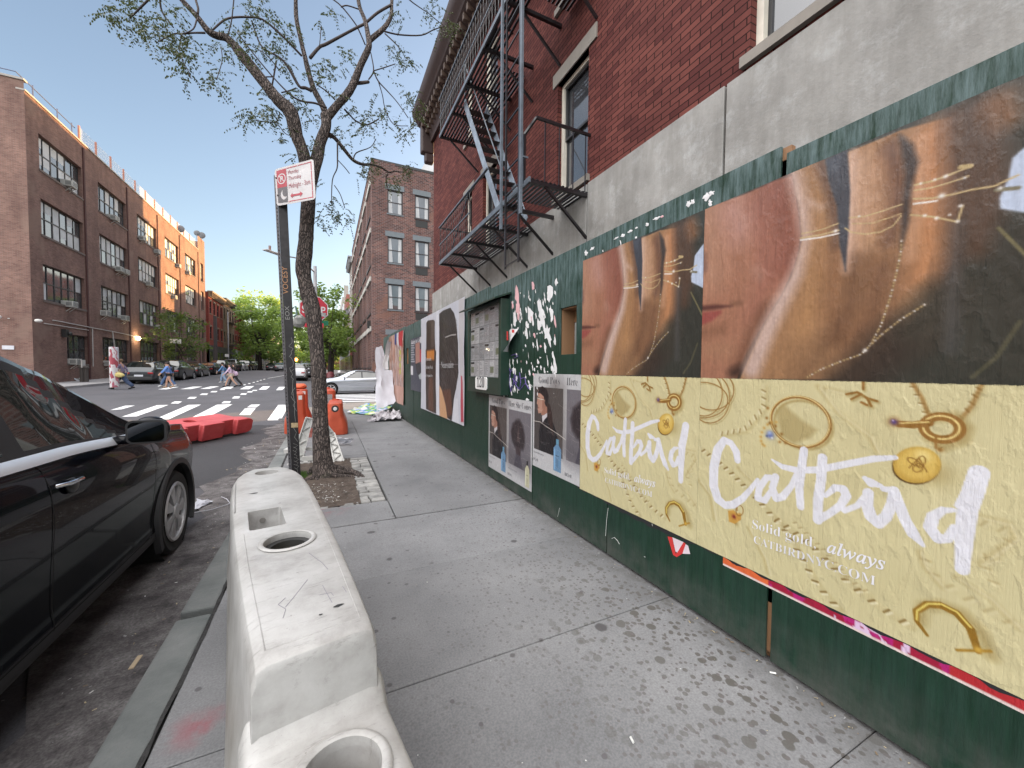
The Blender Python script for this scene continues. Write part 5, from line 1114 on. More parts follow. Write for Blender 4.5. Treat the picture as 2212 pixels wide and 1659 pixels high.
        if step: q.add([(-.085 + .020 * random.uniform(.6, 1.2) * math.cos(2 * math.pi * i / 10), -.055 + .014 * random.uniform(.6, 1.2) * math.sin(2 * math.pi * i / 10), .6145) for i in range(10)], [tuple(range(10))])
        q.build('tar_spots', M('tar_black', (.02,) * 3, .6), root, fix=False)
        q = MB(); q.tube([(-.06, L * .555 - .001, .75), (-.06, L * .555 - .006, .75)], .012, 10); q.build('plug', M('grey_plug', (.16, .15, .14)), root)
    root.location = loc; root.rotation_euler = (0, 0, rz); return root
ax = Vector((-0.37 + 0.02, 2.97 - 0.99)); barrier('water_barrier', plastic_w, 'scuffed white plastic traffic barrier with two filler holes standing on the pavement', (-0.022, 0.99, 0.0), math.atan2(-ax.x, ax.y))
# ================================================================== PARKING SIGN ON ITS POST
steel_d = M('dirty_dark_steel', (0.018, 0.016, 0.018), 0.5, metal=0.3, vs=9, var=.4, rvar=.12)
steel_g = M('galvanised_grey', (0.10, 0.10, 0.11), 0.5, metal=.4, vs=9, var=.3)
sg = T('parking_sign', 'leaning steel post with a red and white no parking sign, in front of the tree', 'street sign', (-0.37, 5.72, 0))
pb, pt = Vector((-0.385, 5.70, -0.02)), Vector((-0.515, 5.70, 3.85))
lerp = lambda t, dx=0, dy=0: pb.lerp(pt, t) + Vector((dx, dy, 0))
q = MB(); q.add([lerp(t, dx, dy) for t in (0, 1) for dx, dy in ((-.035, -.03), (.065, -.03), (.065, -.022), (.050, -.022), (.050, .035), (-.02, .035), (-.02, -.022), (-.035, -.022))], [(i, (i + 1) % 8, 8 + (i + 1) % 8, 8 + i) for i in range(8)] + [tuple(range(8)), tuple(range(8, 16))])
q.build('post', steel_d, sg)
q = MB(); q.add([lerp(t, dx, dy) for t in (0, 1) for dx, dy in ((-.068, -.012), (-.036, -.034), (-.036, -.028), (-.068, -.006))], [(i, (i + 1) % 4, 4 + (i + 1) % 4, 4 + i) for i in range(4)]); q.build('perforated_flange', steel_g, sg)
q = MB()
for k in range(82):
    c_ = lerp((k + .5) / 82, -.052, -.0245); q.add([c_ + Vector((.007 * math.cos(a) , -.005 * math.cos(a) - .001, .011 * math.sin(a))) for a in np.linspace(0, 2 * math.pi, 7)[:-1]], [(0, 1, 2, 3, 4, 5)])
q.build('punched_holes', M('hole_black', (.004,) * 3), sg, fix=False)
def onpost(name, t, s, mat, width, tilt=90, hs=1.0, du=0.0):
    a = R(tilt)
    def f(u, v):
        U, V = u * math.cos(a) - v * math.sin(a), u * math.sin(a) + v * math.cos(a); c_ = lerp(t); k = V / 3.85
        return c_ + (pt - pb) * k + Vector((U + .028 + du, -.0315, 0))
    return text(name, s, mat, f, width, sg, hscale=hs)
chalk = M('scratched_bare_metal', (.20, .195, .19), .5); rust = M('orange_marker', (.34, .17, .08), .6)
onpost('scrawl', 2.40 / 3.85, 'VOCESY', rust, .34, 90, .95, .0); onpost('scrawl', 2.08 / 3.85, 'EOX', chalk, .17, 90, .8)
q = MB()
def scr_line(pts, r_=.003): q.tube([lerp(z / 3.85, x, -.032) for x, z in pts], r_, 4)
rr = random.Random(5)
for z0, n_ in ((1.85, 5), (1.72, 4), (1.60, 6), (1.45, 5), (1.22, 4), (1.10, 6)):
    pts = []; 
    for i in range(n_): pts.append((.028 + rr.uniform(-.028, .028), z0 - i * .035 + rr.uniform(-.012, .012)))
    scr_line(pts, .0028)
scr_line([(.03, 1.32), (.02, 1.20), (.035, 1.02), (.03, .88), (.035, .78)]); scr_line([(.01, .70), (.04, .64), (.015, .58), (.05, .52)])
for k in range(9): scr_line([(rr.uniform(-.01, .0), .50 - k * .045), (rr.uniform(.03, .055), .47 - k * .045), (rr.uniform(0, .03), .44 - k * .045)], .0024)
q.build('scratched_tags', chalk, sg)
q = MB(); c_ = lerp(.735 / 3.85); q.box(c_ + Vector((-.015, -.036, -.03)), c_ + Vector((.062, -.033, .03))); q.build('sticker', M('tan_sticker', (.34, .26, .15), .6, vs=60, var=.5), sg)
q = MB(); q.tube([lerp(2.22 / 3.85, .055, 0), lerp(2.26 / 3.85, .10, .0), lerp(2.16 / 3.85, .11, .01), lerp(2.12 / 3.85, .07, 0)], .012, 6); q.build('frayed_tape', M('teal_tape', (.14, .22, .21), .6), sg)
# the plate: its right edge stands nearer the camera
A = aty(593, 366, 5.66); A2 = aty(598, 445, 5.66)
Bt = atd(677, 343, 4.62); B2 = atd(682, 430, 4.62)
ex = (Bt - A); ez = (A2 - A); ez2 = (B2 - Bt)
def plate(u, v, d=0.0):   # u 0..1 across, v 0..1 down
    p = A + ex * u + (ez * (1 - u) + ez2 * u) * v; n_ = ex.cross(ez).normalized(); n_ = n_ if n_.y < 0 else -n_; return p + n_ * d
def rr_poly(u0, v0, u1, v1, r_, k=5):
    pts = []
    for cx_, cy_, a0 in ((u1 - r_, v0 + r_, -90), (u1 - r_, v1 - r_, 0), (u0 + r_, v1 - r_, 90), (u0 + r_, v0 + r_, 180)):
        for i in range(k + 1): a = R(a0 + 90 * i / k); pts.append((cx_ + r_ * math.cos(a), cy_ + r_ * math.sin(a)))
    return pts
sgn_w = M('sign_white_sheeting', (.50, .49, .50), .35, vs=5, var=.08); sgn_r = M('sign_red', (.36, .05, .07), .4, vs=8, var=.2); sgn_k = M('sign_grey_black', (.10, .10, .11), .4, vs=8)
pl = MB(); pl.prism(rr_poly(0, 0, 1, 1, .07), lambda u, v: plate(u, v, 0), lambda u, v: plate(u, v, -.004)); pln = pl.build('plate', sgn_w, sg)
def dec(name, polys, mat, d=.0012):
    q = MB()
    for p_ in polys: q.add([plate(u, v, d) for u, v in p_], [tuple(range(len(p_)))])
    return q.build(name, mat, pln, fix=False)
fr = .022
dec('red_border', [[(.31, .05), (.945, .05), (.945, .05 + fr), (.31, .05 + fr)], [(.945 - fr, .05), (.945, .05), (.945, .95), (.945 - fr, .95)], [(.31, .95 - fr), (.945, .95 - fr), (.945, .95), (.31, .95)]], sgn_r)
dec('red_panel', [[(.045, .06), (.30, .05), (.30, .53), (.045, .53)]], sgn_r); dec('black_panel', [[(.045, .53), (.30, .53), (.30, .95), (.045, .93)]], sgn_k)
ringp = lambda c0, c1, r0, r1: [[(c0 + r_ * math.cos(a), c1 + r_ * 1.0 * math.sin(a)) for r_, a in ((r0, a0), (r1, a0), (r1, a1), (r0, a1))] for a0, a1 in zip(np.linspace(0, 2 * math.pi, 33)[:-1], np.linspace(0, 2 * math.pi, 33)[1:])]
asp = ex.length / ez.length
dec('prohibition_ring', [[((x - .172) + .172, (y - .30) * asp + .30) for x, y in p_] for p_ in ringp(.172, .30, .088, .108)] + [[(.105, .22), (.120, .205), (.245, .385), (.230, .40)]], sgn_w, .0024)
mo = [(.21 + .085 * math.cos(a), .72 + .15 * math.sin(a)) for a in np.linspace(R(-235), R(35), 22)] + [(.245 + .068 * math.cos(a), .675 + .125 * math.sin(a)) for a in np.linspace(R(40), R(-245) , 22)]
dec('moon', [[(.18, .60), (.135, .67), (.125, .75), (.15, .83), (.20, .87), (.26, .84), (.285, .79), (.24, .80), (.195, .77), (.172, .70)]], sgn_w, .0024)
ar = [(.37, .80), (.43, .73), (.43, .775), (.62, .775), (.62, .73), (.69, .80), (.62, .87), (.62, .825), (.43, .825), (.43, .87)]
dec('arrow', [ar], sgn_r, .0024)
W_ = ex.length; H_ = ez.length
ptx = lambda u0, v0: (lambda a, b_: plate(u0 + a / W_, v0 - b_ / H_, .0026))
sgn_t = M('sign_red_lettering', (.30, .07, .09), .5)
text('letter', 'P', sgn_w, ptx(.135, .375), W_ * .075, pln, offset=.02, hscale=1.0)
text('wording', 'Monday', sgn_t, ptx(.345, .225), W_ * .27, pln, hscale=1.25); text('wording', 'Thursday', sgn_t, ptx(.345, .385), W_ * .33, pln, hscale=1.25); text('wording', 'Midnight - 3am', sgn_t, ptx(.345, .595), W_ * .545, pln, hscale=1.45)
q = MB()
for u, v in ((.14, .04), (.29, .045), (.6, .06), (.76, .05), (.93, .27), (.94, .52), (.945, .78), (.8, .95), (.33, .95)): q.tube([plate(u, v, -.001), plate(u, v, .003)], .0055, 8)
q.build('rivets', sgn_w, pln); q = MB()
for u, v in ((.03, .24), (.045, .72)): q.tube([plate(u, v, -.001), plate(u, v, .006)], .010, 8)
q.build('bolts', steel_d, pln)
# ================================================================== THE STREET TREE
bark, nt, b = newmat('fissured_bark'); v = coords(nt, (1, 1, 0.22))
vo = N(nt, 'ShaderNodeTexVoronoi', Scale=46.0); vo.feature = 'DISTANCE_TO_EDGE'
nn = N(nt, 'ShaderNodeTexNoise', Scale=9.0, Detail=4.0); nt.links.new(coords(nt), nn.inputs['Vector']); mv = nt.nodes.new('ShaderNodeMix'); mv.data_type = 'VECTOR'; mv.inputs[0].default_value = 0.06
nt.links.new(v, mv.inputs[4]); nt.links.new(nn.outputs['Color'], mv.inputs[5]); nt.links.new(mv.outputs[1], vo.inputs['Vector'])
e_ = ramp(nt, vo.outputs['Distance'], [(0.02, (0,) * 3), (0.22, (1,) * 3)])
c = mixc(nt, e_, (0.040, 0.032, 0.030), (0.175, 0.140, 0.125)); c = mixc(nt, .6, c, ramp(nt, noise(nt, coords(nt), 5, 5), [(.3, (.6,) * 3), (.7, (1.25,) * 3)]), 'MULTIPLY')
c = mixc(nt, ramp(nt, noise(nt, coords(nt), 2.2, 4), [(.60, (0,) * 3), (.72, (.5,) * 3)]), c, (.07, .08, .045)); nt.links.new(c, b.inputs['Base Color']); b.inputs['Roughness'].default_value = .95
ad = N(nt, 'ShaderNodeMath', operation='ADD'); nt.links.new(e_, ad.inputs[0]); nt.links.new(noise(nt, v, 60, 5), ad.inputs[1]); bump(nt, b, ad.outputs[0], 1.0, .02)
twigbark = M('smooth_twig_bark', (0.045, 0.034, 0.032), .9, vs=12, var=.3)
tr = T('street_tree', 'honey locust with a bent fissured trunk rising from the cobbled tree pit', 'tree', (-0.1, 5.75, 0))
D0 = dep((-0.1, 5.75, 1.0))
def smoothpath(pts, n=4):
    """Catmull-Rom through rows of numbers"""
    P = [np.array(p, float) for p in pts]; out = []
    for i in range(len(P) - 1):
        a, b_, c_, d = P[max(i - 1, 0)], P[i], P[i + 1], P[min(i + 2, len(P) - 1)]
        for k in range(n): t = k / n; out.append(0.5 * ((2 * b_) + (c_ - a) * t + (2 * a - 5 * b_ + 4 * c_ - d) * t * t + (3 * b_ - a - 3 * c_ + d) * t ** 3))
    out.append(P[-1]); return out
LIMBS = {}
def limb(mb, pts, d0, d1, n=10, wob=0.0, key=None, k=4):
    """pts: (view x, view y, width in view px); d0..d1 how much nearer or farther than the trunk"""
    sm = smoothpath(pts, k); L = len(sm); P = []; Rr = []
    for i, (x, y, w_) in enumerate(sm):
        d = D0 + d0 + (d1 - d0) * i / (L - 1); P.append(atd(x, y, d)); Rr.append(max(.0022, w_ * (.88 if w_ < 20 else 1) / 2 / 831 * d * (1 + random.uniform(-wob, wob))))
    mb.tube(P, Rr, n); return P
q = MB()
trunk_pts = [(703, 1040, 60), (700, 1016, 46), (696, 985, 38), (693, 930, 33), (691, 878, 31), (688, 800, 30), (685, 765, 28), (680, 705, 30), (673, 661, 33), (664, 631, 31), (659, 608, 28), (655, 580, 31), (660, 530, 29), (663, 484, 28.5), (666, 438, 28.5), (667, 400, 30)]
limb(q, trunk_pts, 0, .05, 20, .035, k=5)
limb(q, [(667, 405, 30), (662, 370, 26), (655, 330, 24), (641, 293, 25), (628, 243, 29), (601, 216, 25), (567, 174, 22), (527, 124, 21), (492, 84, 18), (468, 77, 16), (450, 67, 15), (425, 35, 12), (393, 0, 11), (360, -40, 9)], .05, -.7, 14, .04)
limb(q, [(667, 405, 28), (678, 365, 25), (686, 337, 24), (692, 308, 22), (704, 275, 20), (704, 250, 22)], .05, .2, 14, .03)
limb(q, [(704, 255, 16), (698, 231, 15), (678, 193, 13), (666, 154, 12), (659, 124, 11), (651, 92, 10), (641, 45, 10), (639, 15, 9), (639, -30, 8)], .2, .1, 10, .03)
limb(q, [(703, 258, 20), (729, 227, 18), (748, 206, 18), (763, 182, 17), (779, 141, 15), (796, 104, 14), (796, 84, 12), (789, 46, 10), (777, 15, 9), (770, -25, 8)], .2, .6, 12, .03)
limb(q, [(796, 90, 12), (807, 80, 12), (829, 61, 11), (844, 37, 9), (846, 10, 8), (848, -25, 7)], .5, .8, 10)
limb(q, [(706, 290, 14), (722, 297, 10), (745, 325, 9), (763, 346, 8), (783, 355, 7), (800, 355, 5), (822, 361, 5), (840, 372, 4), (852, 370, 3), (872, 372, 2)], .2, 1.3, 8)
root_ = MB()
for a, l_, s_ in ((-.2, .55, .05), (.35, .42, .045), (-.9, .45, .05), (-1.5, .30, .05), (2.6, .3, .05), (-2.3, .35, .045), (-.55, .50, .035), (.05, .32, .04), (1.6, .3, .05), (3.1, .22, .045)):
    pts = [];
    for i in range(8):
        t = i / 7; an = a + .35 * math.sin(t * 5 + a * 3); pts.append((-0.075 + math.cos(an) * (.05 + l_ * t), 5.75 + math.sin(an) * (.05 + l_ * t) * .9, .13 * (1 - t) ** 2 + .012 - .03 * t ** 3))
    q.tube(pts, [s_ * (1 - .75 * i / 7) + .004 for i in range(8)], 8)
q.build('trunk', bark, tr, smooth=180)
q = MB(); tw = []
for pts, d0, d1 in (([(443, 71, 5), (418, 71, 4), (393, 73, 4), (373, 74, 3), (339, 92, 2)], -.6, -.8), ([(425, 42, 4), (418, 62, 3), (400, 72, 2.5)], -.6, -.7), ([(458, 66, 4), (482, 45, 4.5), (502, 38, 4.5), (535, 37, 4.5), (567, 42, 4.5), (604, 72, 5), (629, 97, 5), (652, 121, 5)], -.5, .1),
                    ([(492, 77, 3), (500, 45, 3), (505, 0, 3), (507, -20, 3)], -.5, -.5), ([(477, 99, 2), (480, 129, 2), (472, 159, 2), (468, 171, 2)], -.5, -.6), ([(427, 30, 6), (428, 18, 5), (423, 0, 5), (420, -20, 4)], -.6, -.5), ([(670, 125, 8), (690, 102, 7), (705, 95, 7), (742, 75, 6), (770, 60, 6), (789, 50, 6), (815, 28, 6), (844, 11, 6)], .1, .7),
                    ([(764, 180, 8), (780, 179, 8), (796, 177, 7)], .5, .3), ([(796, 172, 3), (807, 153, 3), (802, 119, 2.5), (800, 112, 2)], .3, .2), ([(807, 153, 3), (817, 175, 3), (838, 198, 2.5), (859, 222, 2), (882, 255, 2)], .3, .5), ([(817, 175, 2.5), (826, 205, 2), (832, 235, 2), (850, 268, 2), (882, 272, 1.5)], .3, .6), ([(807, 153, 2.5), (830, 146, 2.5), (854, 138, 2)], .3, .4),
                    ([(831, 68, 4), (863, 75, 3.5), (910, 76, 3), (937, 64, 2.5), (965, 55, 2)], .6, 1.3), ([(831, 72, 3), (859, 99, 2.5), (865, 112, 2)], .6, .7), ([(744, 236, 5), (757, 250, 4), (770, 262, 4), (792, 270, 3.5), (818, 257, 3)], .4, .7), ([(706, 233, 5), (681, 223, 5), (654, 219, 4.5), (629, 206, 4), (592, 169, 3), (554, 124, 3), (512, 70, 2.5)], .1, -.3),
                    ([(673, 196, 8), (660, 190, 8), (646, 186, 7), (626, 151, 7), (606, 126, 5), (567, 102, 4), (552, 70, 3), (544, 45, 3)], .1, -.2), ([(604, 246, 3), (597, 263, 2.5), (575, 263, 2), (552, 260, 2)], -.1, -.3), ([(597, 264, 2), (616, 288, 2), (629, 293, 2)], -.1, -.1), ([(567, 167, 3), (578, 166, 3), (590, 166, 3)], -.1, -.1), ([(587, 189, 4), (592, 161, 4), (597, 131, 4)], -.1, -.1),
                    ([(683, 182, 3), (705, 197, 3), (724, 216, 3)], .2, .3), ([(714, -5, 3), (737, 13, 3), (763, 45, 3), (774, 63, 3), (789, 97, 3)], .4, .6), ([(737, 15, 3), (750, 12, 3), (775, 20, 3)], .4, .6), ([(729, 308, 4), (729, 339, 3.5), (728, 364, 3), (718, 389, 2.5), (716, 441, 2)], .3, .2), ([(729, 345, 2), (745, 362, 2), (755, 375, 2)], .3, .4), ([(722, 400, 2), (735, 420, 2), (745, 450, 2)], .2, .3),
                    ([(838, 376, 3), (834, 384, 3), (836, 400, 2.5), (840, 412, 2)], 1.1, 1.2), ([(608, 200, 3), (625, 196, 3), (640, 190, 3)], 0, .1), ([(763, 346, 3), (770, 330, 3), (800, 318, 2), (812, 300, 2)], .6, .8), ([(602, 150, 3), (575, 118, 2), (545, 100, 2)], .1, 0), ([(690, 100, 2), (692, 80, 2), (694, 55, 2)], .1, .1), ([(868, -20, 4), (885, 0, 3), (905, 15, 2.5), (925, 28, 2)], .8, 1.0), ([(925, 28, 2), (945, 45, 2), (965, 60, 1.5)], 1.0, 1.1), ([(393, 73, 3), (388, 100, 2.5), (392, 125, 2), (405, 150, 2), (413, 170, 2)], -.7, -.8), ([(330, -10, 5), (300, 20, 4), (280, 40, 3)], -.8, -.8), ([(345, -10, 5), (350, 25, 4), (375, 60, 3)], -.8, -.7)):
    q = MB(); limb(q, pts, d0, d1, 6); q.build('branch', twigbark, tr, smooth=180)
leafm, nt, b = newmat('locust_leaf'); v = coords(nt); nt.links.new(ramp(nt, noise(nt, v, 1.6, 3), [(.35, (.035, .042, .026)), (.65, (.075, .085, .04))]), b.inputs['Base Color'])
b.inputs['Roughness'].default_value = .55; b.inputs['Transmission Weight'].default_value = 0
tl_ = nt.nodes.new('ShaderNodeBsdfTranslucent'); tl_.inputs['Color'].default_value = (.14, .19, .05, 1); ms = nt.nodes.new('ShaderNodeMixShader'); ms.inputs[0].default_value = .18
out = [n for n in nt.nodes if n.type == 'OUTPUT_MATERIAL'][0]; nt.links.new(b.outputs[0], ms.inputs[1]); nt.links.new(tl_.outputs[0], ms.inputs[2]); nt.links.new(ms.outputs[0], out.inputs[0])
lf = MB()
def compound(p, d, L=.16, n=7):
    """one pinnate leaf: a drooping stalk with paired leaflets"""
    p = Vector(p); d = Vector(d).normalized(); pts = []
    for i in range(n + 1):
        t = i / n; q_ = p + d * (L * t) + Vector((0, 0, -.45 * L * t * t)); pts.append(q_)
    side = d.cross(Vector((0, 0, 1))); side = side.normalized() if side.length > .1 else Vector((1, 0, 0))
    for i in range(1, n + 1):
        c_ = pts[i]; ax_ = (pts[i] - pts[i - 1]).normalized()
        for s_ in (-1, 1):
            if random.random() < .12: continue
            o_ = (side * s_ * .75 + ax_ * .45 + Vector((0, 0, random.uniform(-.7, -.1)))).normalized(); l_ = random.uniform(.022, .036); w_ = o_.cross(Vector((random.uniform(-1, 1), random.uniform(-1, 1), 1))).normalized() * l_ * .32
            lf.add([c_, c_ + o_ * l_ * .5 + w_, c_ + o_ * l_, c_ + o_ * l_ * .5 - w_], [(0, 1, 2, 3)])
    a_ = side * .0014
    lf.add([pts[0] - a_, pts[0] + a_, pts[n // 2] + a_, pts[n // 2] - a_], [(0, 1, 2, 3)]); lf.add([pts[n // 2] - a_, pts[n // 2] + a_, pts[n], pts[n] + a_ * .5], [(0, 1, 2, 3)])
CL = [(250, 30, 30, 26, 30, -.8), (300, 45, 34, 28, 34, -.8), (350, 60, 30, 24, 26, -.8), (375, 40, 20, 20, 12, -.7), (360, 95, 30, 18, 16, -.7), (395, 85, 26, 12, 16, -.7), (380, 115, 26, 20, 16, -.8), (400, 140, 22, 18, 14, -.8), (400, 170, 16, 20, 8, -.8), (318, 78, 8, 20, 4, -.8), (290, -10, 50, 16, 22, -.8), (390, 10, 20, 12, 6, -.7),
      (470, 165, 22, 16, 14, -.6), (480, 195, 16, 14, 6, -.6), (445, 165, 12, 8, 3, -.6), (480, 105, 26, 12, 10, -.5), (420, 112, 8, 16, 4, -.6), (520, 120, 30, 12, 14, -.4), (475, 38, 8, 8, 3, -.5), (525, 70, 26, 26, 20, -.3), (560, 30, 30, 28, 20, -.2), (540, 12, 24, 14, 10, -.2), (590, 55, 26, 30, 16, -.1), (560, 105, 26, 20, 14, -.2), (600, 105, 26, 26, 20, -.1), (620, 135, 20, 20, 10, 0), (625, 75, 22, 26, 14, 0),
      (555, 255, 30, 16, 14, -.3), (535, 250, 14, 16, 8, -.3), (530, 275, 10, 8, 4, -.3), (575, 240, 26, 18, 16, -.2), (590, 255, 20, 18, 12, -.2), (565, 205, 20, 14, 8, -.2), (640, 225, 22, 12, 14, 0), (655, 240, 16, 10, 8, .1), (640, 200, 18, 10, 8, 0), (622, 290, 14, 14, 6, -.1), (618, 310, 8, 12, 4, -.1), (640, 335, 14, 14, 8, 0), (665, 325, 10, 8, 4, 0), (670, 300, 8, 12, 3, 0),
      (690, 150, 24, 24, 18, .2), (705, 160, 22, 20, 12, .2), (745, 135, 18, 26, 10, .3), (755, 115, 14, 12, 6, .3), (730, 210, 18, 12, 10, .3), (695, 175, 14, 16, 6, .2), (680, 262, 14, 12, 6, .2), (700, 40, 20, 22, 6, .2), (712, 20, 14, 14, 5, .3), (770, 245, 18, 14, 12, .5), (795, 262, 18, 12, 14, .6), (780, 280, 24, 16, 12, .6), (825, 245, 22, 18, 18, .7), (840, 262, 18, 14, 10, .7), (812, 210, 10, 10, 3, .5),
      (885, 205, 22, 16, 14, .6), (895, 225, 16, 10, 8, .6), (890, 270, 22, 26, 22, .7), (870, 292, 14, 14, 8, .7), (905, 240, 10, 10, 6, .6), (862, 30, 16, 18, 10, .8), (868, 45, 8, 14, 4, .8), (855, 105, 16, 14, 10, .7), (870, 130, 22, 14, 16, .5), (888, 140, 12, 8, 5, .5), (843, 95, 8, 10, 3, .7), (938, 25, 24, 26, 16, 1.0), (955, 45, 16, 20, 10, 1.1), (975, 62, 14, 16, 18, 1.3), (940, 75, 8, 8, 4, 1.2),
      (780, 378, 18, 16, 14, .8), (805, 365, 20, 12, 18, 1.0), (795, 345, 12, 8, 6, .9), (850, 400, 18, 16, 18, 1.2), (842, 385, 10, 8, 6, 1.2), (885, 368, 16, 14, 20, 1.3), (730, 460, 22, 22, 16, .3), (755, 475, 18, 16, 10, .3), (718, 445, 8, 20, 6, .2), (695, 480, 14, 22, 12, .1), (700, 450, 10, 14, 6, .1), (740, 290, 16, 14, 8, .4), (750, 310, 10, 8, 4, .4), (700, 395, 10, 10, 3, .3), (828, 165, 10, 10, 3, .4), (810, 320, 10, 8, 4, .8)]
for x, y, rx, ry, n_, d_ in CL:
    for k in range(int(n_ * 1.0)):
        a, r_ = random.uniform(0, 6.28), math.sqrt(random.random()); px, py = x + rx * r_ * math.cos(a), y + ry * r_ * math.sin(a) - 4
        p_ = atd(px, py, D0 + d_ + random.gauss(0, .18)); dr = Vector((random.gauss(0, 1), random.gauss(0, 1), random.uniform(-.9, .5))); compound(p_, dr, random.uniform(.10, .19), random.randint(5, 8))
lf.build('foliage', leafm, tr, fix=False)
# ---- the pit: soil, litter and the granite setts round it
pitm, nt, b = newmat('pit_soil'); v = coords(nt); c = ramp(nt, noise(nt, v, 9, 7, .75), [(.35, (.05, .036, .028)), (.65, (.13, .10, .08))]); nt.links.new(c, b.inputs['Base Color']); b.inputs['Roughness'].default_value = .95; bump(nt, b, noise(nt, v, 40, 5, .7), 1, .03)
mb = MB(); n = 24; x0, y0, x1, y1 = -.42, 4.42, .32, 6.76; fz = lambda x, y: -.008 + .05 * math.exp(-((x + .08) ** 2 + (y - 5.75) ** 2) / .12) + random.uniform(-.006, .008)
mb.add([(x0 + (x1 - x0) * i / n, y0 + (y1 - y0) * j / n, fz(x0 + (x1 - x0) * i / n, y0 + (y1 - y0) * j / n)) for j in range(n + 1) for i in range(n + 1)], [(j * (n + 1) + i, j * (n + 1) + i + 1, (j + 1) * (n + 1) + i + 1, (j + 1) * (n + 1) + i) for j in range(n) for i in range(n)])
struct(mb, 'tree_pit_soil', pitm, smooth=180, fix=False)
mb = MB(); y = 4.45; r2 = random.Random(9)
while y < 6.72:
    h_ = r2.uniform(.09, .13); sp_ = r2.uniform(.42, .58)
    xa, xm, xb = .315 + r2.uniform(-.02, .015), .30 + .27 * sp_, .585
    if r2.random() < .35: xm = xb
    for a, b_ in ((xa, xm), (xm, xb)):
        if b_ - a > .03: z = r2.uniform(-.012, .006); mb.box((a + .005, y + .006, -.1), (b_ - .005, y + h_ - .004, z))
    y += h_
x = -.40
while x < .30:
    w_ = r2.uniform(.14, .22); mb.box((x + .004, 4.40, -.1), (min(x + w_, .31) - .004, 4.49, r2.uniform(-.01, .003))); mb.box((x + .004, 6.66, -.1), (min(x + w_, .31) - .004, 6.75, r2.uniform(-.01, .003))); x += w_
struct(mb, 'granite_setts', M('granite_setts', (.17, .17, .165), .8, vs=7, col2=(.34, .335, .32), bs=.7, bsc=45), bevel=.014, seg=2)
gr = MB()
for k in range(260):
    a, r_ = random.uniform(0, 6.28), random.random() ** .5; p_ = Vector((-.30 + .09 * r_ * math.cos(a), 5.78 + .16 * r_ * math.sin(a), .01)); d = Vector((random.gauss(0, .025), random.gauss(0, .025), random.uniform(.03, .08))); s_ = Vector((.004, .002, 0)); gr.add([p_ - s_, p_ + s_, p_ + d], [(0, 1, 2)])
solo(gr, 'weeds', M('weed_green', (.07, .15, .02), .7), 'small tuft of green weeds at the foot of the tree trunk', 'weeds', kind='stuff', fix=False)
# ---- small litter: on the soil, in the gutter and on the pavement
lt = MB(); r2 = random.Random(21)
def fleck(x, y, z, s_, m_):
    lt.cur = m_; a = r2.uniform(0, 6.28); l_, w_ = s_ * r2.uniform(.6, 1.6), s_ * r2.uniform(.3, .7); ca, sa = math.cos(a), math.sin(a)
    lt.add([(x + ca * u * l_ - sa * v * w_, y + sa * u * l_ + ca * v * w_, z + .003 + (.3 * s_ * r2.random() if v > 0 else 0)) for u, v in ((-1, -1), (1, -.8), (.9, 1), (-.8, .7))], [(0, 1, 2, 3)])
for k in range(420): fleck(r2.gauss(-.12, .16), r2.uniform(4.55, 5.6), .004, r2.uniform(.004, .011), r2.choice((0, 0, 1, 2)))
for k in range(380): y = r2.uniform(.8, 13); x = KX - abs(r2.gauss(0, .28)) - .02; fleck(x, y, terr(x, y) + .006, r2.uniform(.003, .010) * (1 if y < 6 else 1.6), r2.choice((0, 2, 1, 1, 2, 3)))
for k in range(260): fleck(r2.uniform(-.55, 1.9), r2.uniform(.8, 12), .001, r2.uniform(.0015, .004), r2.choice((0, 0, 2, 3)))
for k in range(16): x, y = r2.uniform(-4, -1), r2.uniform(7, 12); fleck(x, y, terr(x, y), r2.uniform(.012, .03), 0)
for k in range(420): fleck(1.955 - abs(r2.gauss(0, .035)), r2.uniform(.6, 13), .0, r2.uniform(.002, .008), r2.choice((1, 2, 1, 3)))
solo(lt, 'litter', [M('litter_white', (.6, .6, .58)), M('litter_brown', (.16, .12, .08)), M('litter_grey', (.26, .26, .26)), M('litter_tan', (.4, .33, .2))], 'scattered scraps, butts and grit on the soil, gutter and pavement', 'litter', kind='stuff', fix=False)
# individual bits one can point at
def butt(name, px, py, z, L_, rad, ang, mat, lab, cat):
    d = ray(px, py); t = (z - EYE) / d.z; p_ = EYEP + d * t; q = MB(); dx, dy = math.cos(ang) * L_ / 2, math.sin(ang) * L_ / 2
    q.tube([(p_.x - dx, p_.y - dy, z + rad), (p_.x + dx, p_.y + dy, z + rad)], rad, 8); solo(q, name, mat, lab, cat)
butt('cigarette_butt', (1300 + 962 * 1.235) / 1.8227, (1800 + 905 * 1.235) / 1.8227, 0, .022, .005, 1.3, M('litter_white', (.6,) * 3), 'white cigarette butt lying alone in the middle of the near pavement', 'cigarette butt')
butt('cigarette_butt', (1300 + 1411 * 1.235) / 1.8227, (1800 + 690 * 1.235) / 1.8227, 0, .026, .004, 2.4, M('litter_white', (.6,) * 3), 'white cigarette butt by the foot of the hoarding, below the panel seam', 'cigarette butt')
wd = MB(); d_ = atg(.6173 * 865 / 1.8227 * 1.0, (2000 + 1000 * .6173) / 1.8227); p0, p1 = atg(835 * .6173 / 1.8227, (2000 + 1040 * .6173) / 1.8227), atg(895 * .6173 / 1.8227, (2000 + 955 * .6173) / 1.8227); wd.bar(p0 + Vector((0, 0, .012)), p1 + Vector((0, 0, .012)), .022, .005)
solo(wd, 'wood_chip', M('pale_wood', (.42, .33, .22), .7), 'pale splinter of wood lying in the gutter beside the kerb', 'wood chip')
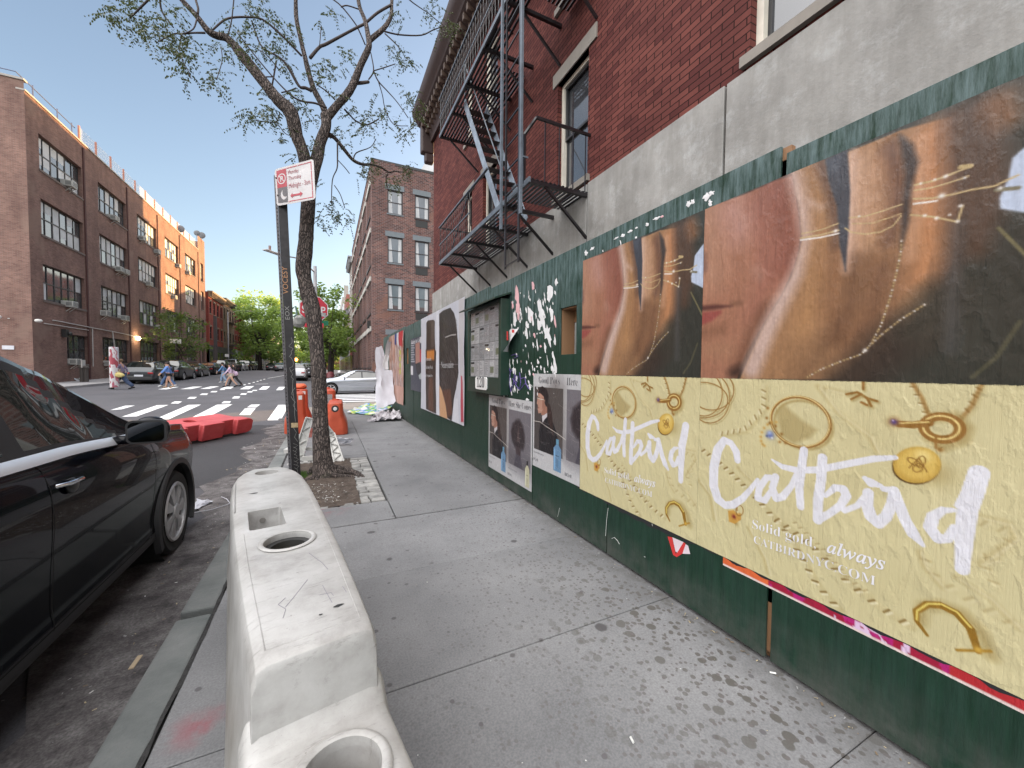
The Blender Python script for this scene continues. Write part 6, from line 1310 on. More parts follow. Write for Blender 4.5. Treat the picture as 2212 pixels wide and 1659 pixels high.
# ================================================================== CARS
def paint(name, col, metal=0.0, rough=0.25, dust=.04):
    if name in _mc: return _mc[name]
    m, nt, b = newmat(name); v = coords(nt); c = mixc(nt, ramp(nt, noise(nt, v, 2.5, 5), [(.4, (0,) * 3), (.8, (dust * 4,) * 3)]), col, tuple(min(1, c + .05) for c in col)); nt.links.new(c, b.inputs['Base Color'])
    b.inputs['Metallic'].default_value = metal; b.inputs['Roughness'].default_value = rough; b.inputs['Coat Weight'].default_value = .38 if col[0] < .02 else 1; b.inputs['Coat Roughness'].default_value = .02; b.inputs['Specular IOR Level'].default_value = .05; _mc[name] = m; return m
tyre_m = M('tyre_rubber', (.018, .018, .018), .8, vs=20); trim_m = M('black_car_trim', (.022, .022, .024), .55, vs=12); chrome = M('chrome_trim', (.72, .74, .78), .18, metal=1, var=.03)
alloy = M('silver_wheel', (.46, .46, .47), .42, metal=.35, vs=9, var=.15); alloy_d = M('dark_wheel', (.05, .05, .055), .35, metal=.6); carglass = glassmat('car_glass', (.008, .011, .011), .02, (.016, .022, .020), .8, .012)
red_l = M('tail_lamp_red', (.30, .01, .015), .15, coat=1); red_lit = M('tail_lamp_lit', (.9, .04, .02), .3, emit=3); clear_l = M('headlamp_clear', (.55, .57, .60), .08, coat=1); plate_m = M('number_plate_white', (.55, .56, .60), .5, vs=30, var=.25); seat_m = M('car_seat', (.03,) * 3, .8); under_m = M('car_underside', (.012,) * 3, .9)
def interp(cp, y):
    for a, b_ in zip(cp, cp[1:]):
        if y <= b_[0]:
            t = (y - a[0]) / (b_[0] - a[0]) if b_[0] > a[0] else 0; t = max(0, min(1, t)); t2 = t * t * (3 - 2 * t) * .45 + t * .55; return a[1] + (b_[1] - a[1]) * t2
    return cp[-1][1]
SHAPES = {
    # L, half width, sill height, wheel r, axles, top profile, belt profile, windows (a, b at belt; a, b at roof), windscreen/rear glass y ranges, plan width factor
    'suv': dict(L=4.6, hw=.925, zb=.24, r=.345, ax=(.98, 3.67), top=[(0, .62), (.04, .95), (.12, 1.10), (.22, 1.22), (.62, 1.60), (.9, 1.655), (1.6, 1.69), (2.15, 1.65), (2.45, 1.565), (3.15, 1.17), (3.35, 1.125), (4.1, 1.05), (4.4, .96), (4.54, .80), (4.6, .55)],
                belt=[(0, .60), (.05, .90), (.15, 1.08), (.5, 1.17), (1.2, 1.165), (2.2, 1.145), (3.0, 1.10), (3.2, 1.09), (4.1, 1.0), (4.4, .90), (4.54, .74), (4.6, .52)], win=[(.55, 1.0), (1.06, 1.86), (1.98, 2.92)], slope=(.25, 0, .80), ws=(2.36, 3.12), rw=(.15, .62), hr=.68, plan=[(0, .80), (.12, .93), (.6, .99), (1.5, 1.0), (3.2, 1.0), (4.0, .985), (4.35, .92), (4.52, .78), (4.6, .62)]),
    'sedan': dict(L=4.85, hw=.92, zb=.20, r=.335, ax=(1.05, 3.85), top=[(0, .62), (.04, .88), (.2, 1.02), (.75, 1.10), (1.5, 1.38), (1.9, 1.44), (2.4, 1.45), (2.75, 1.40), (3.55, 1.02), (3.8, .98), (4.4, .88), (4.72, .76), (4.85, .5)],
                  belt=[(0, .58), (.05, .82), (.25, .96), (1.0, 1.0), (2.0, .97), (3.4, .93), (3.8, .92), (4.4, .82), (4.72, .70), (4.85, .47)], win=[(.98, 1.28), (1.34, 2.08), (2.16, 3.15)], slope=(.5, .15, .85), ws=(2.68, 3.55), rw=(.78, 1.5), hr=.60, plan=[(0, .82), (.2, .94), (.8, 1.0), (3.8, 1.0), (4.4, .94), (4.7, .80), (4.85, .58)]),
    'pickup': dict(L=5.6, hw=.97, zb=.34, r=.40, ax=(1.15, 4.65), top=[(0, .70), (.02, 1.28), (1.75, 1.30), (1.85, 1.34), (2.0, 1.82), (2.3, 1.90), (3.2, 1.90), (3.5, 1.82), (4.15, 1.36), (4.4, 1.30), (5.2, 1.22), (5.5, 1.10), (5.6, .7)],
                   belt=[(0, .66), (.02, 1.22), (1.8, 1.24), (4.1, 1.26), (5.2, 1.16), (5.5, 1.04), (5.6, .66)], win=[(2.0, 2.75), (2.85, 3.8)], slope=(.0, 0, .55), ws=(3.5, 4.15), rw=(1.86, 2.0), hr=.74, plan=[(0, .97), (.3, 1), (5.0, 1), (5.4, .92), (5.6, .72)]),
}
def wheel(c, r, side, style, parent, n=36, detail=True):
    """a wheel at c; side +1 faces +X"""
    q = MB(); w_ = .105; q.lathe([(r * .62, -w_ * .8), (r * .93, -w_), (r, -w_ * .72), (r, w_ * .72), (r * .93, w_), (r * .66, w_ * .82), (r * .62, w_ * .6)], c, 'x', n); ty = q.build('tyre', tyre_m, parent, smooth=30)
    q = MB(); f = c[0] + side * w_ * .55
    q.lathe([(r * .68, side * w_ * .86), (r * .66, side * w_ * .96), (r * .635, side * w_ * .9), (r * .60, side * w_ * .25), (.02, side * w_ * .2)], c, 'x', n, closed=False)
    rim = q.build('rim', alloy_d if style != 'cap' else trim_m, ty, smooth=40)
    q = MB(); k = {'cap': 7, 'five': 5, 'multi': 10}[style]; q.lathe([(r * .72, side * w_ * .93), (r * .70, side * w_ * 1.05), (r * .64, side * w_ * .99), (r * .62, side * w_ * .7)], c, 'x', n, closed=False)
    for i in range(k):
        a = 2 * math.pi * i / k
        def pt(rad, da, x): return (c[0] + side * x, c[1] + rad * math.cos(a + da), c[2] + rad * math.sin(a + da))
        w0, w1 = (.20, .25) if style == 'cap' else ((.16, .13) if style == 'five' else (.10, .07)); s0 = r * .10; s1 = r * .66
        x0, x1 = w_ * .98, w_ * .88
        q.add([pt(s0, -w0 * 2.2, x0), pt(s0, w0 * 2.2, x0), pt(s1, w1 if style == 'cap' else w1 + (.22 if style == 'five' else 0), x1), pt(s1, -w1 + (.0 if style != 'five' else .12), x1), pt(s0, 0, x0 + .004), pt(s1, 0, x1 + .006),
               pt(s0, -w0 * 2.2, x0 - .03), pt(s0, w0 * 2.2, x0 - .03), pt(s1, w1 if style == 'cap' else w1 + (.22 if style == 'five' else 0), x1 - .03), pt(s1, -w1 + (.0 if style != 'five' else .12), x1 - .03)],
              [(0, 4, 5, 3), (4, 1, 2, 5), (1, 7, 8, 2), (0, 3, 9, 6)])
    q.lathe([(r * .19, side * w_ * .93), (r * .17, side * w_ * 1.06), (.001, side * w_ * 1.08)], c, 'x', 20, closed=False)
    q.build('wheel_cover' if style == 'cap' else 'spokes', alloy, ty, smooth=30)
def car(label, kind, pmat, wheels='multi', group=None, cat='car', fine=False, lit=False, name='parked_car', clad=True, tail=True):
    """local: nose towards +Y, rear bumper at y = 0, wheels on z = 0"""
    g = SHAPES[kind]; L, HW = g['L'], g['hw']; root = T(name, label, cat, (0, 0, 0), group)
    ny = int(L / (.025 if fine else .07)); ysn = np.linspace(0, L, ny + 1); ysn = np.unique(np.concatenate([ysn, [0.01, .03, L - .01, L - .03]])); K = 40 if fine else 22
    rings = []
    for y in ysn:
        zt, zb_ = interp(g['top'], y), interp(g['belt'], y); pl_ = interp(g['plan'], y); hw = HW * pl_; hr = g['hr'] * (.93 + .07 * pl_); zt = max(zt, zb_ + .012)
        inws = g['ws'][0] - .1 < y < g['ws'][1]
        green = min(1, max(0, (zt - zb_ - .05) / .35)); er = hw * .93 * (1 - green) + hr * green
        zs0 = g['zb'] + .10 * (1 - S(min(1, y / .25))) + .10 * (1 - S(min(1, (L - y) / .25)))
        dz = zb_ - zs0
        P = [(0, zs0 - .02), (hw * .80, zs0 - .02), (hw * .955, zs0 + .01), (hw * .975, zs0 + .10 * dz / .9), (hw * .968, zs0 + .22 * dz), (hw * .982, zs0 + .46 * dz), (hw * 1.0, zs0 + .70 * dz), (hw * .995, zs0 + .84 * dz), (hw * .965, zs0 + .95 * dz), (hw * .93, zb_),
             (er + (hw * .93 - er) * .5, zb_ + (zt - .045 * green - .01 - zb_) * .5), (er, zt - .030 * green - .008), (er * .93, zt - .006 * green - .003), (er * .6, zt + (.0 if not inws else -.010)), (0, zt + (.018 * green + .006 if not inws else -.022))]
        # resample smoothly: fixed number of points in each stretch, so window rows stay rows
        cnt = [1, 1, 2, 2, 3, 3, 2, 2, 1, 3, 3, 1, 2, 3] if not fine else [1, 2, 3, 4, 6, 6, 4, 3, 2, 5, 5, 2, 3, 4]
        pts = []; A = [np.array(p_) for p_ in P]
        for i in range(len(P) - 1):
            a, b_, c_, d = A[max(i - 1, 0)], A[i], A[i + 1], A[min(i + 2, len(A) - 1)]
            lin = i in (0, 1, 9, 10)
            for k in range(cnt[i]):
                t = k / cnt[i]; pts.append(b_ + (c_ - b_) * t if lin else 0.5 * ((2 * b_) + (c_ - a) * t + (2 * a - 5 * b_ + 4 * c_ - d) * t * t + (3 * b_ - a - 3 * c_ + d) * t ** 3))
        pts.append(A[-1]); rings.append((y, pts))
    cum = np.cumsum([0] + cnt); iB = int(cum[9]); iE = int(cum[11]); iT = int(cum[12]); nP = len(rings[0][1])
    WR = g['r'] * 1.16
    def vert(j, i, s):
        y, pts = rings[j]; x, z = pts[i]
        for ay in g['ax']:
            dy, dz = y - ay, z - g['r'] - .01; d = math.hypot(dy, dz)
            if i <= iB and d < WR and d > 1e-6 and z > 0: y, z = ay + dy / d * WR, g['r'] + .01 + dz / d * WR
        return (s * x, y, z)
    def inside(j, i):
        y, pts = rings[j]; z = pts[i][1]; return i <= iB and any(math.hypot(y - ay, z - g['r'] - .01) < WR for ay in g['ax'])
    mbs = {}
    def sink(key): return mbs.setdefault(key, MB())
    sl = g['slope']
    for s in (1, -1):
        idx = {}
        for j in range(len(rings) - 1):
            for i in range(nP - 1):
                q4 = [(j, i), (j + 1, i), (j + 1, i + 1), (j, i + 1)]
                if all(inside(*q) for q in q4): continue
                ym = (rings[j][0] + rings[j + 1][0]) / 2; zm = (rings[j][1][i][1] + rings[j][1][i + 1][1]) / 2
                key = 'body'
                zt, zb_ = interp(g['top'], ym), interp(g['belt'], ym); tall = zt - zb_
                if i >= iB and i < iE and tall > .12:
                    fz = (zm - zb_) / max(.05, tall)
                    for wi, (a, b_) in enumerate(g['win']):
                        a2 = a + (sl[0] * fz * .6 if wi == 0 else 0); b2 = b_ - (sl[2] * fz if wi == len(g['win']) - 1 else 0)
                        if a2 < ym < b2 and (iB + (1 if fine else 0) <= i < iE - 1): key = ('side_window', wi, s)
                    if key == 'body': key = ('pillar', 0, s) if (g['win'][0][0] - .1 < ym < g['win'][-1][1] - sl[2] * fz + .10) else 'body'
                elif i >= iE and tall > .10 and g['ws'][0] < ym < g['ws'][1]: key = 'windscreen'
                elif i >= iE and tall > .10 and g['rw'][0] < ym < g['rw'][1]: key = 'rear_window'
                elif i < cum[3] and clad: key = 'lower_cladding'
                elif i < cum[2]: key = 'underside'
                mb_ = sink(key); v4 = [vert(*q, s) for q in q4]; mb_.add(v4 if s > 0 else v4[::-1], [(0, 1, 2, 3)])
    for s_ in (0, -1):
        y, pts = rings[s_]; ring = [(x, y, z) for x, z in pts] + [(-x, y, z) for x, z in pts[::-1]]; sink('body').add(ring, [tuple(range(len(ring)))])
    for key, mb_ in mbs.items():
        nm = key if isinstance(key, str) else key[0]; mt = {'body': pmat, 'pillar': trim_m, 'lower_cladding': trim_m, 'underside': under_m}.get(nm, carglass)
        o = mb_.build(nm, mt, root, fix=False); me = o.data; b = bmesh.new(); b.from_mesh(me); bmesh.ops.remove_doubles(b, verts=b.verts, dist=.0008); bmesh.ops.recalc_face_normals(b, faces=b.faces)
        b.to_mesh(me); b.free(); me.shade_smooth(); me.set_sharp_from_angle(angle=R(50))
    for ay in g['ax']:
        for s in (1, -1):
            wheel((s * (HW - .125), ay, g['r']), g['r'], s, wheels, root, 48 if fine else 24)
            q = MB(); hw_ = HW * interp(g['plan'], ay); q.lathe([(WR + .005, s * (hw_ - .32)), (WR + .005, s * (hw_ - .03))], (0, ay, g['r'] + .01), 'x', 40, closed=False); q.lathe([(WR + .01, s * (hw_ - .31)), (.01, s * (hw_ - .31))], (0, ay, g['r'] + .01), 'x', 40, closed=False); q.build('arch_liner', under_m, root)
            if clad:
                q = MB(); n = 40; ro = WR + .055
                arcp = [(a, math.cos(a), math.sin(a)) for a in np.linspace(R(-28), R(208), n)]; vs = []
                for a, ca, sa in arcp:
                    for rad, x in ((WR - .004, hw_ - .03), (WR - .002, hw_ + .008), (ro - .012, hw_ + .006), (ro, hw_ - .03)): vs.append((s * x, ay + rad * ca, g['r'] + .01 + rad * sa))
                q.add(vs, [(i * 4 + k, i * 4 + k + 1, (i + 1) * 4 + k + 1, (i + 1) * 4 + k) for i in range(n - 1) for k in range(3)]); q.build('arch_cladding', trim_m, root, smooth=50)
    # lamps, plates, mirrors, handles
    zl_ = interp(g['belt'], .06)
    for s in (1, -1):
        q = MB(); yy = .02; hwx = HW * interp(g['plan'], .06); q.box((s * (hwx * .62), -.012, zl_ - .18), (s * (hwx * .99), .16, zl_ - .05)); q.build('tail_lamp', red_lit if lit else red_l, root, bevel=.02)
        q = MB(); hwx = HW * interp(g['plan'], L - .12); zf = interp(g['belt'], L - .15); q.box((s * hwx * .55, L - .16, zf - .17), (s * hwx * 1.0, L - .02, zf - .07)); q.build('headlamp', clear_l, root, bevel=.025)
        ym = g['win'][-1][1] - .02; zb_ = interp(g['belt'], ym)
        if not (fine and s > 0):
            q = MB(); q.box((s * (HW * .93), ym - .05, zb_ + .0), (s * (HW + .05), ym + .02, zb_ + .04)); q.blob((s * (HW + .10), ym - .0, zb_ + .07), (.10, .06, .075), 10); q.build('mirror', pmat, root, smooth=180)
        for a, b_ in g['win'][-2:]:
            q = MB(); zb_ = interp(g['belt'], a + .12); q.tube([(s * (HW * .985), a + .06, zb_ - .14), (s * (HW * 1.0 + .028), a + .09, zb_ - .135), (s * (HW * 1.0 + .028), a + .19, zb_ - .135), (s * (HW * .985), a + .22, zb_ - .14)], .011, 8); q.build('door_handle', chrome if fine else pmat, root, smooth=60)
    q = MB(); q.box((-.24, -.018, zl_ - .36), (.24, .02, zl_ - .23)); q.build('number_plate', plate_m, root)
    q = MB(); q.box((-.55, L - .10, .36), (.55, L - .0, .58)); q.build('grille', trim_m, root, bevel=.02)
    q = MB(); q.box((-HW * .7, .4, .16), (HW * .7, L - .4, .30)); q.build('floor', under_m, root)
    if clad: q = MB(); q.box((-HW * .80, -.03, .30), (HW * .80, .05, .50)); q.build('rear_bumper', trim_m, root, bevel=.03)
    return root
def put(o, x, y, rz, z=None, lean=True):
    o.location = (x, y, terr(x, y) if z is None else z); o.rotation_euler = (0, 0, rz); return o
# ---- the black SUV in the foreground (front wheel at y = 4.2, flank at x = -1.16)
blackp = paint('black_car_paint', (.0018, .002, .0045), 0, .2, .004)
nc_ = car('glossy black sport utility car parked at the kerb in the left foreground', 'suv', blackp, 'cap', fine=True)
g = SHAPES['suv']; ring_x = lambda y, f: None
def flank(y, z):
    """half width of the body at that place"""
    zs0 = .24; zb_ = interp(g['belt'], y); dz = zb_ - zs0; hw = .925 * interp(g['plan'], y); t = (z - zs0) / dz
    return hw * interp([(0, .955), (.11, .975), (.22, .968), (.46, .982), (.70, 1.0), (.84, .995), (.95, .965), (1, .93), (2, .93)], t)
q = MB()     # bright strip under the windows
def ribbon(q, pts, w_, d, n_up=(0, 0, 1)):
    vs = []
    for y, z in pts:
        for dz in (-w_ / 2, w_ / 2): vs.append((flank(y, z + dz) + d, y, z + dz))
    k = len(pts); q.add(vs, [(2 * i, 2 * i + 2, 2 * i + 3, 2 * i + 1) for i in range(k - 1)])
ys_ = np.linspace(1.02, 2.92, 40); q = MB()
vs = []
for y in ys_:
    zb_ = interp(g['belt'], y)
    for dz, dx in ((-.027, -.003), (-.024, .010), (.020, .004), (.023, -.012)): vs.append((flank(y, zb_ + dz) + dx, y, zb_ + dz))
q.add(vs, [(i * 4 + k, i * 4 + k + 1, (i + 1) * 4 + k + 1, (i + 1) * 4 + k) for i in range(39) for k in range(3)]); q.build('bright_belt_strip', M('satin_bright_trim', (.70, .72, .76), .42, metal=.55, var=.02), nc_, smooth=60)
seam_m = M('panel_gap', (.001,) * 3, .9)
q = MB()
for path in ([(1.985, 1.13), (1.99, .95), (2.01, .70), (2.02, .45), (2.02, .30)], [(3.13, 1.08), (3.19, .92), (3.21, .70), (3.19, .48), (3.14, .30)], [(1.15, .34), (2.0, .33), (3.12, .33)], [(3.25, 1.075), (3.6, 1.045), (4.1, .985), (4.4, .90)]):
    P = smoothpath(path, 10); vs = []
    for i, (y, z) in enumerate(P):
        n_ = P[min(i + 1, len(P) - 1)] - P[max(i - 1, 0)]; n_ = np.array([-n_[1], n_[0]]) / (np.linalg.norm(n_) + 1e-9) * .0032
        for s_ in (-1, 1): yy, zz_ = y + n_[0] * s_, z + n_[1] * s_; vs.append((flank(yy, zz_) + .0035, yy, zz_))
    q.add(vs, [(2 * i, 2 * i + 2, 2 * i + 3, 2 * i + 1) for i in range(len(P) - 1)])
q.build('panel_gaps', seam_m, nc_, fix=False)
q = MB(); xs_c = .95                # door mirror on its foot, seen from behind
mh = [(0, .0, .0), (.03, .05, .03)]
q.blob((xs_c + .085, 2.77, 1.170), (.100, .075, .088), 20); q.box((.86, 2.72, 1.09), (.95, 2.80, 1.135)); mr_ = q.build('mirror', blackp, nc_, smooth=180)
q = MB(); q.prism(rr_poly(-.092, -.062, .085, .062, .028), lambda u, v: (xs_c + .088 + u, 2.702, 1.165 + v), lambda u, v: (xs_c + .088 + u, 2.694, 1.165 + v)); q.build('mirror_glass', M('mirror_glass', (.05, .052, .056), .03, metal=1, var=.01), mr_)
q = MB(); q.prism(rr_poly(-.104, -.074, .097, .074, .034), lambda u, v: (xs_c + .088 + u, 2.73, 1.165 + v), lambda u, v: (xs_c + .088 + u, 2.698, 1.165 + v)); q.build('mirror_rim', trim_m, mr_)
q = MB(); q.blob((.935, 2.13, .985), (.012, .052, .036), 16); q.build('handle_recess', M('recess_black', (.0015,) * 3, .35), nc_, smooth=180)
nc_.location = (-1.16 - .925, .53, -.13)
# ---- parked row across the road, nearest first
row = 'cars parked along the far kerb'
grey1, dgreen, blk2, silv, white_p, navy = paint('dark_grey_metallic', (.045, .05, .055), .5, .3), paint('very_dark_green_metallic', (.02, .026, .028), .4, .3), paint('black_paint_two', (.008, .008, .010), 0, .2), paint('silver_metallic', (.34, .36, .40), .75, .3), paint('white_car_paint', (.55, .56, .58), 0, .25), paint('navy_paint', (.03, .04, .06), .3, .25)
def onpix(px, py, x=None): p = atg(px, py); return p
spec = [(345, 839, 'suv', grey1, 'dark grey sport utility car heading the parked row, pale plate on its tailgate', 'five', 1.02), (423, 829.5, 'suv', dgreen, 'second car of the parked row, very dark sport utility car with red tail lamp', 'five', 1.06), (466, 824, 'sedan', grey1, 'third car of the parked row, low dark saloon in front of the narrow shop', 'multi', 1.0),
        (492, 820, 'sedan', blk2, 'fourth car of the parked row, black saloon half hidden by walkers', 'multi', 1.0), (523, 815.5, 'suv', blk2, 'fifth parked car, black with shining bonnet right of the walkers', 'multi', 1.0), (546, 812.5, 'pickup', dgreen, 'dark grey green pickup truck in the middle of the far parked row', 'multi', .95),
        (561, 810, 'sedan', white_p, 'small white saloon parked just beyond the pickup truck', 'multi', 1.0), (575, 808.5, 'suv', blk2, 'black sport utility car parked after the white saloon', 'multi', 1.0), (586, 807, 'sedan', silv, 'grey saloon near the far end of the parked row', 'multi', 1.0), (594, 806, 'suv', grey1, 'last dark car at the far end of the left parked row', 'multi', 1.0)]
ypos = []
for i, (px, py, kind, mt, lab, wh, sc) in enumerate(spec):
    p = atx(px, py, -13.45 + SHAPES[kind]['hw'] * 2 * sc)      # the near rear corner
    ypos.append(p.y)
y_ = 37.2
for i, (px, py, kind, mt, lab, wh, sc) in enumerate(spec):
    o = car(lab, kind, mt, wh, row, name='pickup_truck' if kind == 'pickup' else 'parked_car'); o.scale = (sc, sc, sc); put(o, -12.45, y_, R(random.uniform(-1, 1))); y_ += SHAPES[kind]['L'] * sc + random.uniform(.5, 1.0)
# on our side of the street beyond the junction
o = car('white sport utility car seen from behind beyond the tree trunk', 'suv', white_p, 'multi', None, name='parked_car', clad=True); put(o, -2.75, 42.0, 0)
o = car('black sport utility car parked ahead of the white one', 'suv', blk2, 'multi', None, name='parked_car'); put(o, -2.0, 48.5, 0)
o = car('small black car with pale plate far down the street, left lane', 'sedan', blk2, 'multi', None, name='far_car'); put(o, -9.2, 82, 0)
o = car('grey saloon far down the middle of the street', 'sedan', grey1, 'multi', None, name='far_car'); put(o, -6.6, 70, 0)
# silver saloon crossing from the right
o = car('silver saloon driving out of the side street behind the tree', 'sedan', paint('bright_silver_paint', (.36, .38, .42), .7, .28), 'five', None, name='silver_car', clad=False); o.scale = (1.04,) * 3; put(o, 4.2, 26.8, R(90))
# ================================================================== FACTORY BUILDING ACROSS THE STREET
fbrick = brickmat('brown_factory_brick', (.19, .105, .085), (.30, .17, .135), (.27, .21, .185), .21, .068, .008, patch=(.24, .16, .13), bumpd=.003)
frow = M('factory_pilaster_shadow', (.11, .05, .04), .9)
fa = T('factory_building', 'four storey brown brick factory building with gridded windows across the street', 'building', (-16.6, 50, .3))
FXW = -16.6; FY0, FY1 = 34.75, 73.2; FT = 18.3
bays = [(34.75, 41.05, 35.95, 40.75), (41.05, 48.1, 43.05, 47.85), (48.1, 55.15, 50.1, 54.85), (55.15, 62.1, 57.2, 61.6), (62.1, 69.8, 64.1, 68.5)]
rows_ = [(14.15, 16.4), (10.0, 12.3), (5.78, 8.12), (1.75, 3.85)]
holes = []; wins = []
for bi, (a, b_, c, d) in enumerate(bays):
    for ri, (z0, z1) in enumerate(rows_):
        if ri == 3: cc, dd, zz0, zz1 = (38.25 if bi == 0 else c), (40.95 if bi == 0 else d), terr(FXW, c) + 1.45, terr(FXW, c) + 3.55
        else: cc, dd, zz0, zz1 = c, d, z0, z1
        holes.append((cc, dd, zz0, zz1, .28)); wins.append((bi, ri, cc, dd, zz0, zz1))
for ri, (z0, z1) in enumerate(rows_): holes.append((71.0, 72.3, max(z0, 2.2), z1 + .4, .2)); wins.append((5, ri, 71.0, 72.3, max(z0, 2.2), z1 + .4))
ffx = lambda u, z, d: (FXW - d, u, z)
mb = MB(); wall_with_holes(mb, ffx, FY0, 69.8, -.3, FT, [h for h in holes if h[1] < 70]); wall_with_holes(mb, ffx, 69.8, FY1, -.3, 20.4, [h for h in holes if h[1] > 70])
sfy = lambda u, z, d: (u, FY0 + d, z)
sh_ = [(-19.6, -18.0, z0, z1, .28) for z0, z1 in rows_[:3]] + [(-20.3, -18.3, .45, 3.6, .28)] + [(-27.5, -22.5, z0, z1, .28) for z0, z1 in rows_[:3]]
wall_with_holes(mb, sfy, -45, FXW, -.3, FT + .6, sh_)
mb.add([(FXW, FY1, -.3), (-40, FY1, -.3), (-40, FY1, 20.4), (FXW, FY1, 20.4)], [(0, 1, 2, 3)])
mb.build('brick_wall', fbrick, fa, fix=False)
mb = MB()       # raised dark red strips beside the piers, read as dark uprights
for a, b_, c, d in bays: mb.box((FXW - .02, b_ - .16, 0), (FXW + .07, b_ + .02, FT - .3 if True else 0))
mb.build('pier_strips', M('dark_red_pier', (.075, .028, .024), .85), fa)
mb = MB(); mb.box((FXW - .35, FY0 - .02, FT), (FXW + .06, 69.8, FT + .10)); mb.box((-45, FY0 - .06, FT + .6), (FXW + .02, FY0 + .3, FT + .72)); mb.build('coping', M('pale_coping', (.34, .31, .28), .7), fa)
mb = MB(); mb.add([(FXW - .3, FY0, FT - .05), (-45, FY0, FT - .05), (-45, 69.8, FT - .05), (FXW - .3, 69.8, FT - .05)], [(0, 1, 2, 3)]); mb.build('roof', M('tar_roof', (.05,) * 3), fa)
fframe = M('factory_window_steel', (.045, .038, .036), .5); fglass = glassmat('factory_glass', (.05, .052, .055), .06, (.11, .115, .12), .9); fsill = M('factory_sill', (.15, .115, .10), .85)
blind = M('pale_blind', (.58, .58, .58), .7, vs=2)
rb_ = random.Random(3)
for bi, ri, c, d, z0, z1 in wins:
    f = MB(); D = .22; n = 6 if d - c > 3 else (4 if d - c > 2 else 2); bx = lambda u0, u1, a0, a1, d0=.20, d1=.26: f.box(ffx(u0, a0, d0), ffx(u1, a1, d1))
    bx(c, c + .07, z0, z1); bx(d - .07, d, z0, z1); bx(c + .07, d - .07, z0, z0 + .07); bx(c + .07, d - .07, z1 - .07, z1); mz = (z0 + z1) / 2; bx(c + .07, d - .07, mz - .035, mz + .035)
    for k in range(1, n):
        u = c + (d - c) * k / n; w_ = .05 if k % 2 else .07; bx(u - w_ / 2, u + w_ / 2, z0 + .07, mz - .035); bx(u - w_ / 2, u + w_ / 2, mz + .035, z1 - .07)
    o = f.build('window', fframe, fa); f = MB(); f.add([ffx(c, z0, .24), ffx(d, z0, .24), ffx(d, z1, .24), ffx(c, z1, .24)], [(0, 1, 2, 3)]); f.build('panes', fglass, o)
    f = MB()
    for k in range(n):
        for h_ in (0, 1):
            if ri < 3 and rb_.random() < ((.85 if h_ else .5) if ri < 2 else (.45 if h_ else .25)): u0, u1 = c + (d - c) * k / n + .06, c + (d - c) * (k + 1) / n - .06; a0, a1 = (mz + .04, z1 - .08) if h_ else (z0 + .08, mz - .04); a0 = a1 - (a1 - a0) * rb_.choice((1, 1, .6)); f = MB(); f.add([ffx(u0, a0, .235), ffx(u1, a0, .235), ffx(u1, a1, .235), ffx(u0, a1, .235)], [(0, 1, 2, 3)]); f.build('blind', blind, o)
    f = MB(); f.box(ffx(c - .08, z0 - .14, -.05), ffx(d + .08, z0, .2)); f.build('sill', fsill, o)
for u0, u1, z0, z1, D in sh_:
    f = MB(); f.box((u0, FY0 + .2, z0), (u1, FY0 + .26, z0 + .08)); f.box((u0, FY0 + .2, z1 - .08), (u1, FY0 + .26, z1)); f.box((u1 - .08, FY0 + .2, z0), (u1, FY0 + .26, z1)); f.box((u0, FY0 + .2, z0), (u0 + .08, FY0 + .26, z1)); f.box(((u0 + u1) / 2 - .03, FY0 + .2, z0), ((u0 + u1) / 2 + .03, FY0 + .26, z1))
    o = f.build('window', fframe, fa); f = MB(); f.add([(u0, FY0 + .24, z0), (u1, FY0 + .24, z0), (u1, FY0 + .24, z1), (u0, FY0 + .24, z1)], [(0, 1, 2, 3)]); f.build('panes', fglass, o)
# air conditioners in the windows: each a thing
acm = M('air_conditioner_casing', (.42, .41, .38), .5, vs=4); acg = M('air_conditioner_grille', (.10, .10, .10), .6)
def ac(y, z, lab):
    r_ = T('air_conditioner', lab, 'air conditioner', (FXW, y, z), 'air conditioners in the factory windows')
    q = MB(); q.box((FXW - .2, y - .33, z), (FXW + .42, y + .33, z + .42)); q.build('casing', acm, r_, bevel=.02)
    q = MB(); [q.box((FXW + .08 + k * .06, y - .345, z + .08), (FXW + .11 + k * .06, y - .33, z + .34)) for k in range(5)]; [q.box((FXW + .42, y - .27, z + .06 + k * .045), (FXW + .425, y + .27, z + .08 + k * .045)) for k in range(7)]; q.build('grille', acg, r_)
    q = MB(); q.bar((FXW, y - .2, z - .32), (FXW + .36, y - .2, z), .03); q.bar((FXW, y + .2, z - .32), (FXW + .36, y + .2, z), .03); q.build('bracket', acm, r_)
def yat(px): return atx(px, 600, FXW).y
P1 = lambda a, b: (.248 * a, 109.7 + .248 * b); P2 = lambda a, b: (.248 * a, 521.2 + .248 * b)
names = ['top floor, first bay', 'top floor, second bay', 'top floor, third bay', 'top floor, fourth bay', 'top floor, fifth bay']
